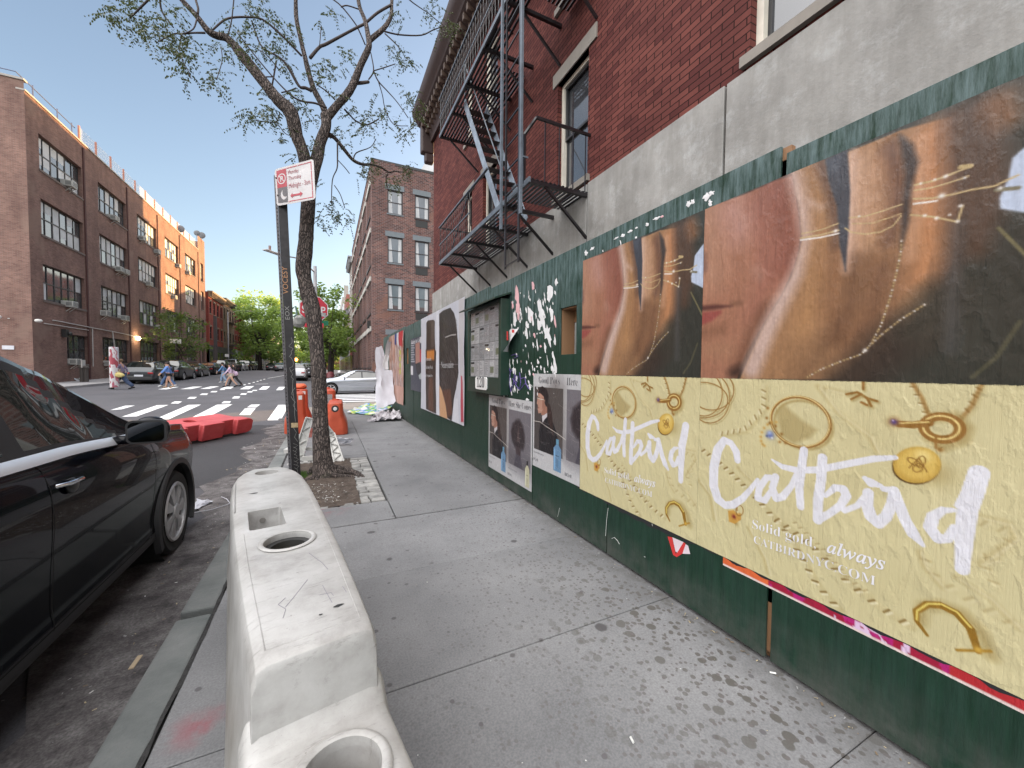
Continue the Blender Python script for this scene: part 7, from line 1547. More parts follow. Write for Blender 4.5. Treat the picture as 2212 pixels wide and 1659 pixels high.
for pt_, lab in ((P1(600, 1165), 'air conditioner in the nearest top floor window of the factory'), (P1(985, 1455), 'air conditioner in the top floor window of the second factory bay'), (P1(1230, 1630), 'air conditioner in the top floor window of the third factory bay, its left side'), (P2(1360, 85), 'air conditioner at the right corner of the third bay top floor window'),
                 (P2(1545, 205), 'sunlit air conditioner in the fourth bay, top floor'), (P2(1632, 265), 'sunlit air conditioner in the fifth bay, top floor'), (P2(1030, 240), 'air conditioner in the second storey from top, second bay, larger of two'), (P2(1080, 262), 'small air conditioner beside the larger one, second bay, second storey from top'),
                 (P2(1290, 365), 'air conditioner in the third bay, second storey from top'), (P2(1510, 478), 'sunlit air conditioner in the fourth bay, second storey from top'), (P2(605, 550), 'air conditioner in the nearest bay, first floor window'), (P2(905, 625), 'air conditioner at the left of the second bay first floor window'),
                 (P2(1075, 665), 'air conditioner at the right of the second bay first floor window'), (P2(1395, 740), 'air conditioner at the right of the third bay first floor window'), (P2(640, 1050), 'ground floor air conditioner in the nearest bay'), (P2(935, 1060), 'ground floor air conditioner in the second bay'), (P2(1285, 1070), 'ground floor air conditioner in the third bay')):
    p = atx(pt_[0], pt_[1] + 6, FXW + .1); ac(p.y, p.z, lab)
# rooftop guard rail of mesh and orange posts
rf = T('rooftop_fence', 'mesh guard fence on orange posts along the factory roof edge', 'fence', (FXW, 50, FT)); q = MB(); y = 41
while y < 69: q = MB(); q.box((FXW - .25, y, FT), (FXW - .15, y + .12, FT + 1.35)); y += 2.35; q.build('post', M('orange_fence_post', (.40, .15, .10), .6), rf)
mm, nt, b = newmat('fine_mesh'); b.inputs['Base Color'].default_value = (.5, .5, .52, 1); b.inputs['Alpha'].default_value = .35
q = MB(); q.add([(FXW - .2, 41, FT + .05), (FXW - .2, 69.5, FT + .05), (FXW - .2, 69.5, FT + 1.3), (FXW - .2, 41, FT + 1.3)], [(0, 1, 2, 3)]); q.build('mesh', mm, rf)
q = MB()
for y in (36.4, 38.9, 40.6): q.tube([(FXW - .4, y, FT), (FXW - .4, y, FT + 1.25)], .04, 6)
q.tube([(FXW - .4, 34.9, FT + 1.1), (FXW - .4, 41, FT + 1.1)], .03, 6); q.tube([(FXW - .4, 34.9, FT + 1.1), (-22, 34.9, FT + 1.1)], .03, 6); solo(q, 'roof_railing', M('blue_steel_rail', (.10, .12, .20), .5), 'thin steel railing on the near corner of the factory roof', 'railing')
def dish(c, r_, lab):
    t = T('satellite_dish', lab, 'satellite dish', c, 'satellite dishes on the factory roof'); q = MB(); q.lathe([(r_, .08), (r_ * .6, .02), (.01, 0)], (c[0], c[1], c[2]), 'y', 18, closed=False); q.build('reflector', M('dish_grey', (.13, .13, .14), .6), t); q = MB(); q.tube([c, (c[0], c[1], c[2] - 1.0)], .04, 6); q.build('mast', M('dish_grey', (.13,) * 3), t)
dish(tuple(atx(389, 494, FXW)), .45, 'leftmost satellite dish above the factory roof'); dish(tuple(atx(425, 503, FXW)), .38, 'smaller satellite dish of the pair by the stair bulkhead'); dish(tuple(atx(435, 508, FXW)), .48, 'larger satellite dish of the pair by the stair bulkhead')
# conduit with floodlights along the wall
cn_ = T('floodlight_conduit', 'pale conduit with floodlights running along the factory wall', 'conduit', (FXW, 44, 4.5)); pth = [atx(*P2(a, b_), FXW + .06) for a, b_ in ((170, 655), (480, 690), (760, 745), (1000, 790), (1190, 830))]
pale = M('pale_pipe', (.45, .42, .40), .6); q = MB(); q.tube(pth[1:], .035, 6); q.tube([atx(*P2(a, b_), FXW + .05) for a, b_ in ((385, 715), (770, 775))], .03, 6); q.tube([atx(*P2(805, 760), FXW + .05), atx(*P2(812, 1090), FXW + .05)], .035, 6); q.tube([atx(*P2(980, 790), FXW + .1), atx(*P2(1012, 1010), FXW + .1)], .05, 6)
q.build('pipes', pale, cn_); q = MB(); p_ = (-17.6, FY0 - .1, pth[0].z); q.tube([(-17.6, FY0 - .05, pth[0].z - .05), pth[1]], .03, 6); q.blob((-17.9, FY0 - .25, pth[0].z), (.16, .12, .12), 8); q.blob(tuple(atx(*P2(335, 692), FXW + .25)), (.2, .16, .11), 8); q.build('lamp_heads', M('lamp_white', (.6, .58, .55), .4), cn_, smooth=180)
lp = atx(*P2(1205, 845), FXW + .2); q = MB(); q.blob(tuple(lp), (.17, .17, .17), 12); o = solo(q, 'wall_lamp', M('lit_lamp', (1, .80, .45), emit=14), 'lit yellow wall lamp on the factory between second and third bays', 'lamp', smooth=180)
pl_ = bpy.data.lights.new('wall_lamp_light', 'POINT'); pl_.energy = 30; pl_.color = (1, .72, .4); po = bpy.data.objects.new('wall_lamp_light', pl_); C.objects.link(po); po.location = lp + Vector((.4, 0, .1))
q = MB(); c_ = atx(*P2(572, 800), FXW + .15); q.box(c_ - Vector((.12, .22, .28)), c_ + Vector((.12, .12, .25))); q.blob(tuple(c_ + Vector((.15, .15, -.02))), .14, 8); solo(q, 'security_light', M('black_housing', (.02,) * 3, .5), 'black security light above the first ground floor factory window', 'lamp')
# things standing on the far corner
def gpt(a, b_, dz=.14): return atg(*P2(a, b_), dz)
sb = gpt(640, 1215); t = T('sandwich_board', 'white framed sandwich board leaning open on the far corner', 'sign board', tuple(sb)); q = MB()
d0, d1 = Vector((-.45, 0, .95)), Vector((.5, 0, 0))
for k in (0, .5): pass
A_, B_ = sb + Vector((-.75, 0, 1.05)), sb + Vector((.35, 0, 0)); q.bar(A_ + Vector((0, -.3, 0)), B_ + Vector((0, -.3, 0)), .06); q.bar(A_ + Vector((0, .3, 0)), B_ + Vector((0, .3, 0)), .06); q.bar(A_ + Vector((0, -.3, 0)), A_ + Vector((0, .3, 0)), .06); q.bar(B_ + Vector((0, -.3, 0)), B_ + Vector((0, .3, 0)), .06); q.bar(A_.lerp(B_, .0), sb + Vector((-.9, 0, 0)), .04)
q.build('frame', white_ink, t); q = MB(); q.add([A_ + Vector((.02, -.28, -.02)), A_ + Vector((.02, .28, -.02)), B_ + Vector((.02, .28, 0)), B_ + Vector((.02, -.28, 0))], [(0, 1, 2, 3)]); q.build('panel', M('board_grey', (.12, .13, .13), .5), t)
for k, (a, lab) in enumerate(((717, 'left standpipe with a white notice at the factory foot'), (752, 'right standpipe, dark cap, at the factory foot'))):
    p = gpt(a, 1225); t = T('standpipe', lab, 'standpipe', tuple(p), 'standpipes at the factory foot'); q = MB(); q.tube([p, p + Vector((0, 0, .95))], .13, 10); q.lathe([(.18, .95), (.18, 1.05), (.10, 1.15)], tuple(p), 'z', 12); q.build('pipe', M('rusty_black_pipe', (.06, .05, .045), .8), t)
    if k == 0: q = MB(); q.box(p + Vector((.05, -.22, 1.0)), p + Vector((.10, .22, 1.55))); q.build('notice', M('notice_white', (.5, .47, .44)), t)
p = gpt(1000, 1270); q = MB(); q.lathe([(.21, 0), (.21, 2.35), (.19, 2.37)], tuple(p), 'z', 20); bm_, nt, b = newmat('pasted_bills'); v = coords(nt, (1, 1, .6)); n_ = noise(nt, v, 2.2, 2, .5)
nt.links.new(ramp(nt, n_, [(.38, (.45, .46, .5)), (.44, (.36, .07, .10)), (.47, (.30, .10, .14)), (.48, (.55, .5, .5)), (.56, (.5, .5, .52)), (.57, (.3, .05, .07))]), b.inputs['Base Color']); solo(q, 'billposted_pole', bm_, 'pole wrapped in red and white bills on the far corner behind the striding walker', 'pole', smooth=40)
p = atx(*P2(255, 928), FXW); q = MB(); q.box((-17.9, FY0 - .04, p.z - .12), (-17.4, FY0 - .01, p.z + .12)); solo(q, 'wall_plate', white_ink, 'small white sign on the factory corner above the parked car', 'sign')
# ================================================================== ROW HOUSES BEYOND IT
def facade_house(name, label, x, y0, y1, h, mat, floors, nwin, parent_side=1, shop=None, cornice=None, sill=None, winh=1.9, winw=1.0, depth=12, trim=None, base=0.0, fl=None, wcol=None, fire=False, group=None):
    """a terraced house; parent_side +1 faces +X, -1 faces -X"""
    s = parent_side; r_ = T(name, label, 'building', (x, (y0 + y1) / 2, base), group); zz = min(terr(x, y0), terr(x, y1)); W_ = y1 - y0; fh = fl or (h - 4.2) / floors
    hs_ = [];
    for f_ in range(floors):
        for k in range(nwin): yc = y0 + W_ * (k + .5) / nwin; z0 = zz + 4.4 + f_ * fh + .5; hs_.append((yc - winw / 2, yc + winw / 2, z0, z0 + winh, .2))
    fn = lambda u, z, d: (x - s * d, u, z); mb = MB(); wall_with_holes(mb, fn, y0, y1, zz + 3.9, zz + h, hs_)
    for yy in (y0, y1): mb.add([(x, yy, zz), (x - s * depth, yy, zz), (x - s * depth, yy, zz + h), (x, yy, zz + h)], [(0, 1, 2, 3)])
    mb.add([(x - s * depth, y0, zz), (x - s * depth, y1, zz), (x - s * depth, y1, zz + h), (x - s * depth, y0, zz + h)], [(0, 1, 2, 3)]); mb.build('front_wall', mat, r_, fix=False)
    mb = MB(); mb.add([(x, y0, zz + h - .05), (x - s * depth, y0, zz + h - .05), (x - s * depth, y1, zz + h - .05), (x, y1, zz + h - .05)], [(0, 1, 2, 3)]); mb.build('roof', M('tar_roof', (.05,) * 3), r_)
    for (a, b_, c, d, D) in hs_:
        o = window(r_, fn, a, b_, c, d, wcol or darkf, winglass, D=.1, fw_=.07)
        if trim: q = MB(); P_ = fn(a - .12, d, -.06), fn(b_ + .12, d + .22, .05); q.box(*P_); P_ = fn(a - .1, c - .12, -.08), fn(b_ + .1, c, .05); q.box(*P_); q.build('hood_and_sill', trim, o)
    mb = MB(); P_ = fn(y0, zz - .5, 0), fn(y1, zz + 3.9, .3); mb.box(*P_); g_ = mb.build('ground_floor', shop or mat, r_); mb = MB(); n = max(2, nwin)
    for k in range(n): a = y0 + W_ * (k + .15) / n; P_ = fn(a, zz + .35, -.02), fn(a + W_ / n * .7, zz + 2.9, .05); mb.box(*P_)
    mb.build('shop_windows', M('shop_glass_dark', (.02, .022, .025), .12), g_)
    if cornice:
        mb = MB(); P_ = fn(y0, zz + h - .1, -.55), fn(y1, zz + h + .15, .1); mb.box(*P_); P_ = fn(y0, zz + h - .75, -.22), fn(y1, zz + h - .1, .05); mb.box(*P_); k = y0 + .2
        while k < y1: P_ = fn(k, zz + h - .7, -.48), fn(k + .16, zz + h - .1, -.2); mb.box(*P_); k += .75
        mb.build('cornice', cornice, r_)
    if fire:
        for f_ in range(floors):
            q = MB(); z0 = zz + 4.5 + f_ * fh; P_ = fn(y0 + W_ * .3, z0 - .05, -1.0), fn(y0 + W_ * .85, z0, 0); q.box(*P_)
            for zz2 in (.45, .9): P_ = fn(y0 + W_ * .3, z0 + zz2, -1.0), fn(y0 + W_ * .85, z0 + zz2 + .04, -.97); q.box(*P_)
            for k in range(10): u = y0 + W_ * (.3 + .55 * k / 9); P_ = fn(u, z0, -1.0), fn(u + .03, z0 + .9, -.97); q.box(*P_)
            q.build('iron_balcony', iron, r_)
    return r_
redp = brickmat('bright_red_brick', (.26, .055, .045), (.33, .08, .06), (.24, .09, .07), bumpd=.002); tanb = brickmat('tan_brick', (.26, .17, .12), (.32, .22, .16), (.28, .22, .18), bumpd=.002); pinkb = M('pink_painted_wall', (.30, .12, .11), .85, vs=1.5); tanc = M('tan_cornice', (.20, .15, .11), .7); redc = M('brick_row_far', (.28, .11, .09), .85, vs=1.2)
whitew = M('white_wall', (.55, .55, .56), .8, vs=.8); greyw = M('grey_wall', (.24, .24, .25), .8, vs=.8)
LX = -16.3
facade_house('row_house', 'bright red row house with bracketed cornice, next to the factory', LX, 73.4, 82.4, 12.0, redp, 2, 4, shop=M('dark_shopfront', (.05, .05, .05), .6), cornice=tanc, trim=tanc, group='row houses on the left side')
facade_house('row_house', 'tan and dark row house with iron balconies, left of the big tree', LX, 82.5, 91.5, 12.4, tanb, 2, 4, shop=M('dark_shopfront', (.05,) * 3), cornice=M('black_cornice', (.05, .045, .04), .7), trim=tanc, fire=True, group='row houses on the left side')
facade_house('row_house', 'second red row house with dark cornice, its shop canopy below', LX, 91.6, 101, 12.2, redp, 2, 4, shop=greyw, cornice=M('black_cornice', (.05,) * 3), trim=tanc, fire=True, group='row houses on the left side')
facade_house('low_house', 'pink painted lower house behind the big green tree', LX, 101.2, 112, 9.6, pinkb, 1, 3, group='row houses on the left side')
for k, (y0, y1, h, mt, lab) in enumerate(((112.2, 124, 10.5, redc, 'faded red brick house beyond the pink one'), (124.2, 138, 11.5, tanb, 'tan brick house far down the left side'), (138.2, 152, 10, redc, 'farthest red brick house on the left side'))): facade_house('row_house', lab, LX, y0, y1, h, mt, 2, 4, shop=greyw, cornice=tanc, group='row houses on the left side')
# ================================================================== DARK BRICK APARTMENTS ON THE OPPOSITE CORNER
abrick = brickmat('dark_multi_brick', (.065, .034, .034), (.20, .092, .075), (.22, .185, .175), .33, .11, .016, patch=(.19, .10, .075), bumpd=.003)
ab = T('apartment_building', 'dark brown brick apartment building on the opposite corner, grey lintels', 'building', (3.3, 40, 0)); AY, AT, AX = 33.0, 18.15, 3.3
slate = M('grey_blue_lintel', (.13, .15, .165), .7, vs=4); sashb = M('brown_black_sash', (.035, .028, .03), .5)
cols = ((4.50, 5.72), (6.70, 7.92), (9.6, 10.9), (12, 13.3), (15, 16.4)); rws = ((14.12, 16.05), (10.15, 12.28), (6.35, 8.45), (2.6, 4.3))
hs_ = [(a, b_, z0 - (.0), z1, .2) for a, b_ in cols for z0, z1 in rws]
fn1 = lambda u, z, d: (u, AY + d, z); mb = MB(); wall_with_holes(mb, fn1, AX, 26, -.3, AT, hs_)
sw = []      # street front: tall narrow lights in groups, one group to a bay
for bi in range(6):
    y0 = AY + 1.0 + bi * 4.4
    for k in range(4):
        for z0, z1 in ((14.0, 16.4), (10.0, 12.6), (6.1, 8.7), (1.6, 4.6)): sw.append((y0 + k * .78, y0 + k * .78 + .5, z0, z1, .25))
fn2 = lambda u, z, d: (AX + d, u, z); wall_with_holes(mb, fn2, AY, 60, -.3, AT, sw); mb.add([(AX, 60, -.3), (26, 60, -.3), (26, 60, AT), (AX, 60, AT)], [(0, 1, 2, 3)]); mb.build('brick_wall', abrick, ab, fix=False)
mb = MB(); mb.add([(AX, AY, AT - .02), (26, AY, AT - .02), (26, 60, AT - .02), (AX, 60, AT - .02)], [(0, 1, 2, 3)]); mb.build('roof', M('tar_roof', (.05,) * 3), ab)
mb = MB(); mb.box((AX + 1.8, AY - .02, AT - .12), (26, AY + .05, AT + .02)); mb.box((AX, AY, AT), (26, AY + .3, AT + .1)); mb.box((AX - .03, AY, AT), (AX + .3, 60, AT + .1)); mb.build('parapet_strip', M('black_flashing', (.03,) * 3), ab)
rb_ = random.Random(8); aglass = glassmat('apartment_glass', (.06, .062, .065), .03, (.12, .125, .13), 1.0)
for ci, (a, b_) in enumerate(cols):
    for ri, (z0, z1) in enumerate(rws):
        o = window(ab, fn1, a, b_, z0, z1, sashb, aglass, D=.10, fw_=.08, lint=slate, lh=.42, sillm=slate if ci % 2 == 0 else sashb)
        q = MB(); q.add([fn1(a + .1, z0 + .1, .14), fn1(a + .42, z0 + .1, .14), fn1(a + .30, z1 - .1, .14), fn1(a + .1, z1 - .1, .14)], [(0, 1, 2, 3)]); q.add([fn1(b_ - .1, z0 + .1, .14), fn1(b_ - .38, z0 + .1, .14), fn1(b_ - .34, z1 - .1, .14), fn1(b_ - .1, z1 - .1, .14)], [(0, 1, 2, 3)]); q.build('curtains', curtain_m, o, fix=False)
        if ci == 1 and ri < 3: q = MB(); q.box((a + .05, AY - .02, z0 - .72), (b_ - .15, AY + .05, z0 - .14)); q.build('vent_louvre', M('louvre_black', (.018,) * 3), o)
for bi in range(6):
    for z0, z1 in ((14.0, 16.4), (10.0, 12.6), (6.1, 8.7), (1.6, 4.6)):
        y0 = AY + 1.0 + bi * 4.4; q = MB(); q.add([(AX + .2, y0 - .1, z0), (AX + .2, y0 + 3.2, z0), (AX + .2, y0 + 3.2, z1), (AX + .2, y0 - .1, z1)], [(0, 1, 2, 3)]); o = q.build('window_group', aglass, ab)
        q = MB(); q.box((AX - .10, y0 - .25, z1), (AX + .1, y0 + 3.2, z1 + .38)); q.build('white_lintel', M('pale_lintel', (.42, .41, .38), .8, vs=6), o); q = MB(); q.box((AX - .08, y0 - .1, z0 - .15), (AX + .1, y0 + 3.1, z0)); q.build('sill', sashb, o)
q = MB(); q.box((AX - .25, AY + 1.2, 4.9), (AX - .02, AY + 1.7, 5.5)); q.build('black_box', M('louvre_black', (.018,) * 3), ab)
# white walled building rising behind the red one
q = MB(); wa, wb_ = aty(903, 378, 64), aty(940, 312, 64); pr_ = [(wa.x, 0), (wb_.x + 6, 0), (wb_.x + 6, wb_.z + 3), (wb_.x + 2, wb_.z + 3), (wb_.x, wb_.z), (wa.x, wa.z)]; q.prism(pr_, lambda x, z: (x, 64, z), lambda x, z: (x, 69, z))
solo(q, 'white_building', whitew, 'plain white gabled building showing behind the dark brick apartments', 'building')
# right side beyond the apartments
q = MB(); q.box((7.5, 43, 18), (22, 59, 22.1)); q.build('roof_sun_blocker', greyw, ab)  # unseen block added behind the parapet to keep sun off the factory
r1 = facade_house('corniced_house', 'pale stone house with a heavy cornice, right of the street beyond the apartments', AX, 60.1, 67.3, 16.9, M('pale_stone', (.34, .31, .29), .85, vs=1.2), 4, 3, -1, cornice=greyw, trim=whitew, shop=M('burgundy_shopfront', (.16, .02, .03), .5)); q = MB(); q.box((7.5, 60.5, 16.5), (15, 67, 20.5)); q.build('roof_sun_blocker', greyw, r1)  # the roof block is added too, unseen, to trim the factory's sun patch
facade_house('row_house', 'pink grey low house on the right side of the street', AX, 67.5, 78, 10.4, M('dusty_pink_wall', (.24, .17, .16), .85), 2, 3, -1, shop=greyw, cornice=greyw, group='houses on the right side')
facade_house('row_house', 'dark narrow house on the right side', AX, 78.2, 88, 14.5, redc, 3, 3, -1, shop=M('dark_shopfront', (.05,) * 3), group='houses on the right side'); facade_house('row_house', 'white rendered house far down on the right', AX, 88.2, 101, 15.0, whitew, 3, 3, -1, shop=greyw, group='houses on the right side')
facade_house('row_house', 'grey house at the far end of the right side', AX, 101.2, 120, 16, greyw, 3, 5, -1, group='houses on the right side')
q = MB(); q.box((4, 121, 0), (14, 150, 22)); 
for k in range(3): q.box((4.5 + k * 2.2, 121.5, 22), (5.7 + k * 2.2, 123, 25.5 - k * .6))
solo(q, 'distant_tower', M('beige_tower', (.36, .33, .30), .9), 'pale beige block with chimneys far beyond the right side', 'building')
for k, (x0, x1, y0, y1, h) in enumerate(((-14, -4, 160, 170, 9), (-3, 9, 165, 176, 12), (-30, -16.5, 153, 170, 13))): q = MB(); q.box((x0, y0, 0), (x1, y1, h)); solo(q, 'distant_building', redc if k % 2 else greyw, ('low grey building closing the end of the street', 'dull red building right of the street end', 'grey block at the far left end of the street')[k], 'building')
# behind the camera's left: the block the parked car's paint reflects, and the right one across the side street
facade_house('corner_house', 'brown brick house on the near left corner, outside the picture', -17.0, -8, 15.5, 11, fbrick, 3, 7, 1, shop=greyw)
# ================================================================== PLASTIC BARRIERS, BARRICADE, PAPERS
orangep = M('faded_orange_plastic', (.38, .055, .022), .5, vs=4, col2=(.52, .09, .04), bs=.15, bsc=20); redpl = M('faded_red_plastic', (.42, .045, .05), .5, vs=3, col2=(.56, .10, .10), bs=.2, bsc=14)
refl = M('reflective_white', (.6,) * 3, .3)
def block_barrier(name, label, mat, L=1.5, h=1.0, group=None, marks=True):
    """upright moulded barrier: octagonal ends, wide foot, fork-lift slots"""
    r_ = T(name, label, 'barrier', (0, 0, 0), group); q = MB()
    sec = [(-.26, 0), (-.25, .20), (-.20, .34), (-.165, .44), (-.15, h - .03), (-.13, h), (.13, h), (.15, h - .03), (.165, .44), (.20, .34), (.25, .20), (.26, 0)]
    st = [(0, .62), (.06, .92), (.12, 1), (L - .12, 1), (L - .06, .92), (L, .62)]; k = len(sec)
    q.add([(x * s_, y, z) for y, s_ in st for x, z in sec], [(j * k + i, j * k + (i + 1) % k, (j + 1) * k + (i + 1) % k, (j + 1) * k + i) for j in range(len(st) - 1) for i in range(k)] + [tuple(range(k))[::-1], tuple((len(st) - 1) * k + i for i in range(k))])
    b_ = q.build('body', mat, r_); c1 = MB()
    for y in (L * .3, L * .7): c1.box((-.5, y - .14, -.02), (.5, y + .14, .10))
    c2 = MB(); c2.lathe([(.10, -.5), (.10, .5)], (0, L * .5, .55), 'x', 20); cut(b_, [c1.build('c', mat), c2.build('c', mat)])
    md = b_.modifiers.new('bevel', 'BEVEL'); md.width = .018; md.segments = 2; md.limit_method = 'ANGLE'; md.angle_limit = R(30); b_.data.shade_smooth(); b_.data.set_sharp_from_angle(angle=R(60))
    if marks:
        q = MB()
        for y in (.12, .12 + .28): q.box((-.156, y, h - .14), (-.153, y + .10, h - .05)); q.box((-.12 + (y - .12) * .5, -.003, h - .14), (-.05 + (y - .12) * .5, .0, h - .05))
        q.build('reflectors', refl, r_)
    q = MB(); q.lathe([(.07, h - .01), (.07, h + .03), (.02, h + .035)], (0, L * .78, 0), n=16); q.build('filler_cap', mat, r_); return r_
stk_m = M('black_white_sticker', (.05, .05, .055), .5, vs=60, col2=(.5, .5, .5))
# z0 of the pavement; places come from where their feet stand
b1 = block_barrier('orange_barrier', 'tall orange plastic barrier with white reflectors, left of the tree trunk', orangep, 1.3, .90, 'orange barriers at the corner'); p = atg(655, 938, 0); b1.location = (-.60, 9.7, -.0); b1.rotation_euler = (0, 0, R(5))
b2 = block_barrier('orange_barrier', 'orange plastic barrier with a round black sticker, right of the tree trunk', orangep, 1.2, .70, 'orange barriers at the corner', marks=False); b2.location = (aty(724, 900, 9.2).x, 9.2, 0); b2.rotation_euler = (0, 0, R(-2))
b3 = block_barrier('orange_barrier', 'orange barrier at the back with a paper sticker, behind the round stickered one', orangep, 1.2, .92, 'orange barriers at the corner', marks=False); b3.location = (aty(712, 900, 10.3).x, 10.5, .0); b3.rotation_euler = (0, 0, R(3))
b4 = block_barrier('orange_barrier', 'farthest orange barrier with a crumpled orange sack on it', orangep, 1.2, .92, 'orange barriers at the corner'); b4.location = (-.62, 11.6, -.02); b4.rotation_euler = (0, 0, R(6))
def onb(b_, name, L_, W_, z, mat, y=-.003, x=0): q = MB(); q.add([(x - W_ / 2, y, z), (x + W_ / 2, y, z), (x + W_ / 2, y, z + L_), (x - W_ / 2, y, z + L_)], [(0, 1, 2, 3)]); o = q.build(name, mat, None, fix=False); o.parent = b_; return o
onb(b3, 'paper_sticker', .26, .13, .56, stk_m); q = MB(); q.lathe([(.075, -.002), (.01, -.004)], (0, 0, .58), 'y', 20, closed=False); o = q.build('round_sticker', M('sticker_black', (.02,) * 3, .4), None); o.parent = b2; q = MB(); q.lathe([(.04, -.005), (.005, -.007)], (0, 0, .58), 'y', 16, closed=False); o = q.build('round_sticker_centre', refl, None); o.parent = b2
q = MB(); q.blob((-.68, 11.9, .96), (.20, .26, .08), 12, .15); solo(q, 'orange_sack', M('orange_cloth', (.6, .12, .05), .8), 'crumpled orange sack lying on the farthest orange barrier', 'sack', smooth=180)
rb = block_barrier('red_barrier', 'red plastic barrier lying on its side in the road beyond the black car', redpl, 1.75, .82, None, marks=True)
A_ = atg(420, 962); B_ = atg(545, 935); d_ = (B_ - A_); rb.rotation_mode = 'XYZ'
d_.z = 0; d_.normalize(); aw = Vector((0, 0, 1)).cross(d_); X_ = (Vector((0, 0, 1)) - aw * .20).normalized(); Z_ = X_.cross(d_); m_ = Matrix((X_ * .68, d_ * 1.28, Z_ * 1.05)).transposed().to_4x4(); m_.translation = B_ - d_ * 2.22 + Vector((0, 0, .205)); rb.matrix_world = m_
# white A-frame barricade, fallen against the tree
wpl = M('white_barricade_plastic', (.50, .50, .48), .5, vs=6, var=.12); st_m = M('barricade_stripe', (.45, .10, .07), .5)
af = T('a_frame_barricade', 'white plastic A-frame barricade standing and leaning behind the tree trunk', 'barricade', (-.1, 6.9, 0))
def truss(a, b_, w0=.10, w1=.12, nm='leg', n=7):
    a, b_ = Vector(a), Vector(b_); q = MB(); ax_ = (b_ - a).normalized(); sd_ = ax_.cross(Vector((0, 1, 0))).normalized(); P = lambda t, s_: a.lerp(b_, t) + sd_ * s_ * (w0 + (w1 - w0) * t) * .5
    q.bar(P(0, -1), P(1, -1), .016, .05, (0, 1, 0)); q.bar(P(0, 1), P(1, 1), .016, .05, (0, 1, 0)); q.bar(P(0, -1), P(0, 1), .016, .05, (0, 1, 0)); q.bar(P(1, -1), P(1, 1), .016, .05, (0, 1, 0))
    for k in range(n): s_ = 1 if k % 2 else -1; q.bar(P(k / n, s_), P((k + 1) / n, -s_), .008, .035, (0, 1, 0))
    q.add([P(0, -1) + Vector((0, .01, 0)), P(0, 1) + Vector((0, .01, 0)), P(1, 1) + Vector((0, .01, 0)), P(1, -1) + Vector((0, .01, 0))], [(0, 1, 2, 3)]); return q.build(nm, wpl, af)
yb = 6.98; V = lambda px, py, y=yb: aty(px, py, y)
truss(V(668, 903), V(637, 1010, 6.85), .10, .15); truss(V(716, 938), V(733, 1000, 6.6), .10, .14); truss(V(700, 920), V(716, 940), .10, .10)
truss(V(640, 995, 6.7), V(622, 1020, 6.6), .12, .14)
q = MB(); q.bar(V(651, 969), V(712, 969), .05, .05); q.bar(V(652, 991, 6.8), V(722, 986, 6.75), .045, .07); q.bar(V(618, 975, 6.9), V(640, 964, 7.1), .08, .06); q.bar(V(655, 1002, 6.7), V(664, 1002, 6.7), .05, .08); q.build('cross_rails', wpl, af)
q = MB(); q.bar(V(654, 972, 7.0), V(654, 990, 6.9), .055, .02); q.build('upright', wpl, af); q = MB(); q.blob(tuple(V(655, 976, 6.93)), (.03, .012, .02), 10); q.build('red_mark', M('red_ink', (.5, .03, .03)), af)
q = MB(); [q.bar(V(668 + k * 2.2, 925, 7.15), V(666 + k * 2.2, 945, 7.1), .010, .01) for k in range(4)]; q.build('stripes', st_m, af)
def crumple(name, corners, n, amp, mat, lab, cat='paper', seed=1, base=0.0, kind=None, smooth=False, lift=.02):
    r_ = random.Random(seed); mb = MB(); P = [Vector(c_) for c_ in corners]; vs = []
    for j in range(n + 1):
        for i in range(n + 1):
            u, v = i / n, j / n; p_ = P[0] * (1 - u) * (1 - v) + P[1] * u * (1 - v) + P[2] * u * v + P[3] * (1 - u) * v; p_ = p_ + Vector((r_.uniform(-amp, amp) * .5, r_.uniform(-amp, amp) * .5, abs(r_.gauss(0, amp)) if cat != 'hanging' else r_.uniform(-amp, amp) * .3)); vs.append(p_)
    mb.add(vs, [(j * (n + 1) + i, j * (n + 1) + i + 1, (j + 1) * (n + 1) + i + 1, (j + 1) * (n + 1) + i) for j in range(n) for i in range(n)]); return solo(mb, name, mat, lab, 'paper', kind=kind, fix=False, smooth=smooth)
colp, nt, b = newmat('coloured_poster_paper'); n_ = noise(nt, coords(nt), 2.3, 3, .5); nt.links.new(ramp(nt, n_, [(.36, (.5, .5, .55)), (.43, (.45, .5, .10)), (.48, (.06, .28, .08)), (.54, (.14, .22, .5)), (.60, (.5, .5, .55))]), b.inputs['Base Color']); b.inputs['Roughness'].default_value = .6
wp = M('crumpled_white_paper', (.50, .51, .56), .7); G = lambda px, py, z=.01: Vector(tuple(EYEP + ray(px, py) * ((z - EYE) / ray(px, py).z)))
crumple('fallen_poster', [G(750, 893), G(812, 898), G(848, 880, .15), G(790, 872, .12)], 9, .05, colp, 'fallen poster with green, blue and yellow colours at the foot of the hanging paper', seed=3)
crumple('paper_heap', [G(793, 912), G(866, 909), G(866, 893, .12), G(820, 893, .15)], 12, .06, M('grey_printed_paper', (.12, .11, .13), .7, vs=4, col2=(.55, .53, .55)), 'heap of torn grey and white paper at the foot of the hoarding corner', seed=4)
crumple('crumpled_paper', [G(718, 961), G(752, 959), G(764, 952, .08), G(722, 948, .14)], 7, .03, wp, 'crumpled white paper lying on the pavement right of the tree trunk', seed=6)
crumple('torn_paper', [G(418, 1105, -.12), G(450, 1090, -.12), G(462, 1082, -.10), G(425, 1080, -.11)], 6, .015, wp, 'crushed white paper scrap in the gutter beside the car wheel', seed=8)
q = MB(); q.tube([G(420, 1107, -.115), G(455, 1101, -.11), G(488, 1091, -.11), G(497, 1087, -.11), G(490, 1078, -.11), G(478, 1073, -.11)], .004, 6); solo(q, 'white_strap', wp, 'thin white plastic strap bent in the gutter beside the car wheel', 'strap')
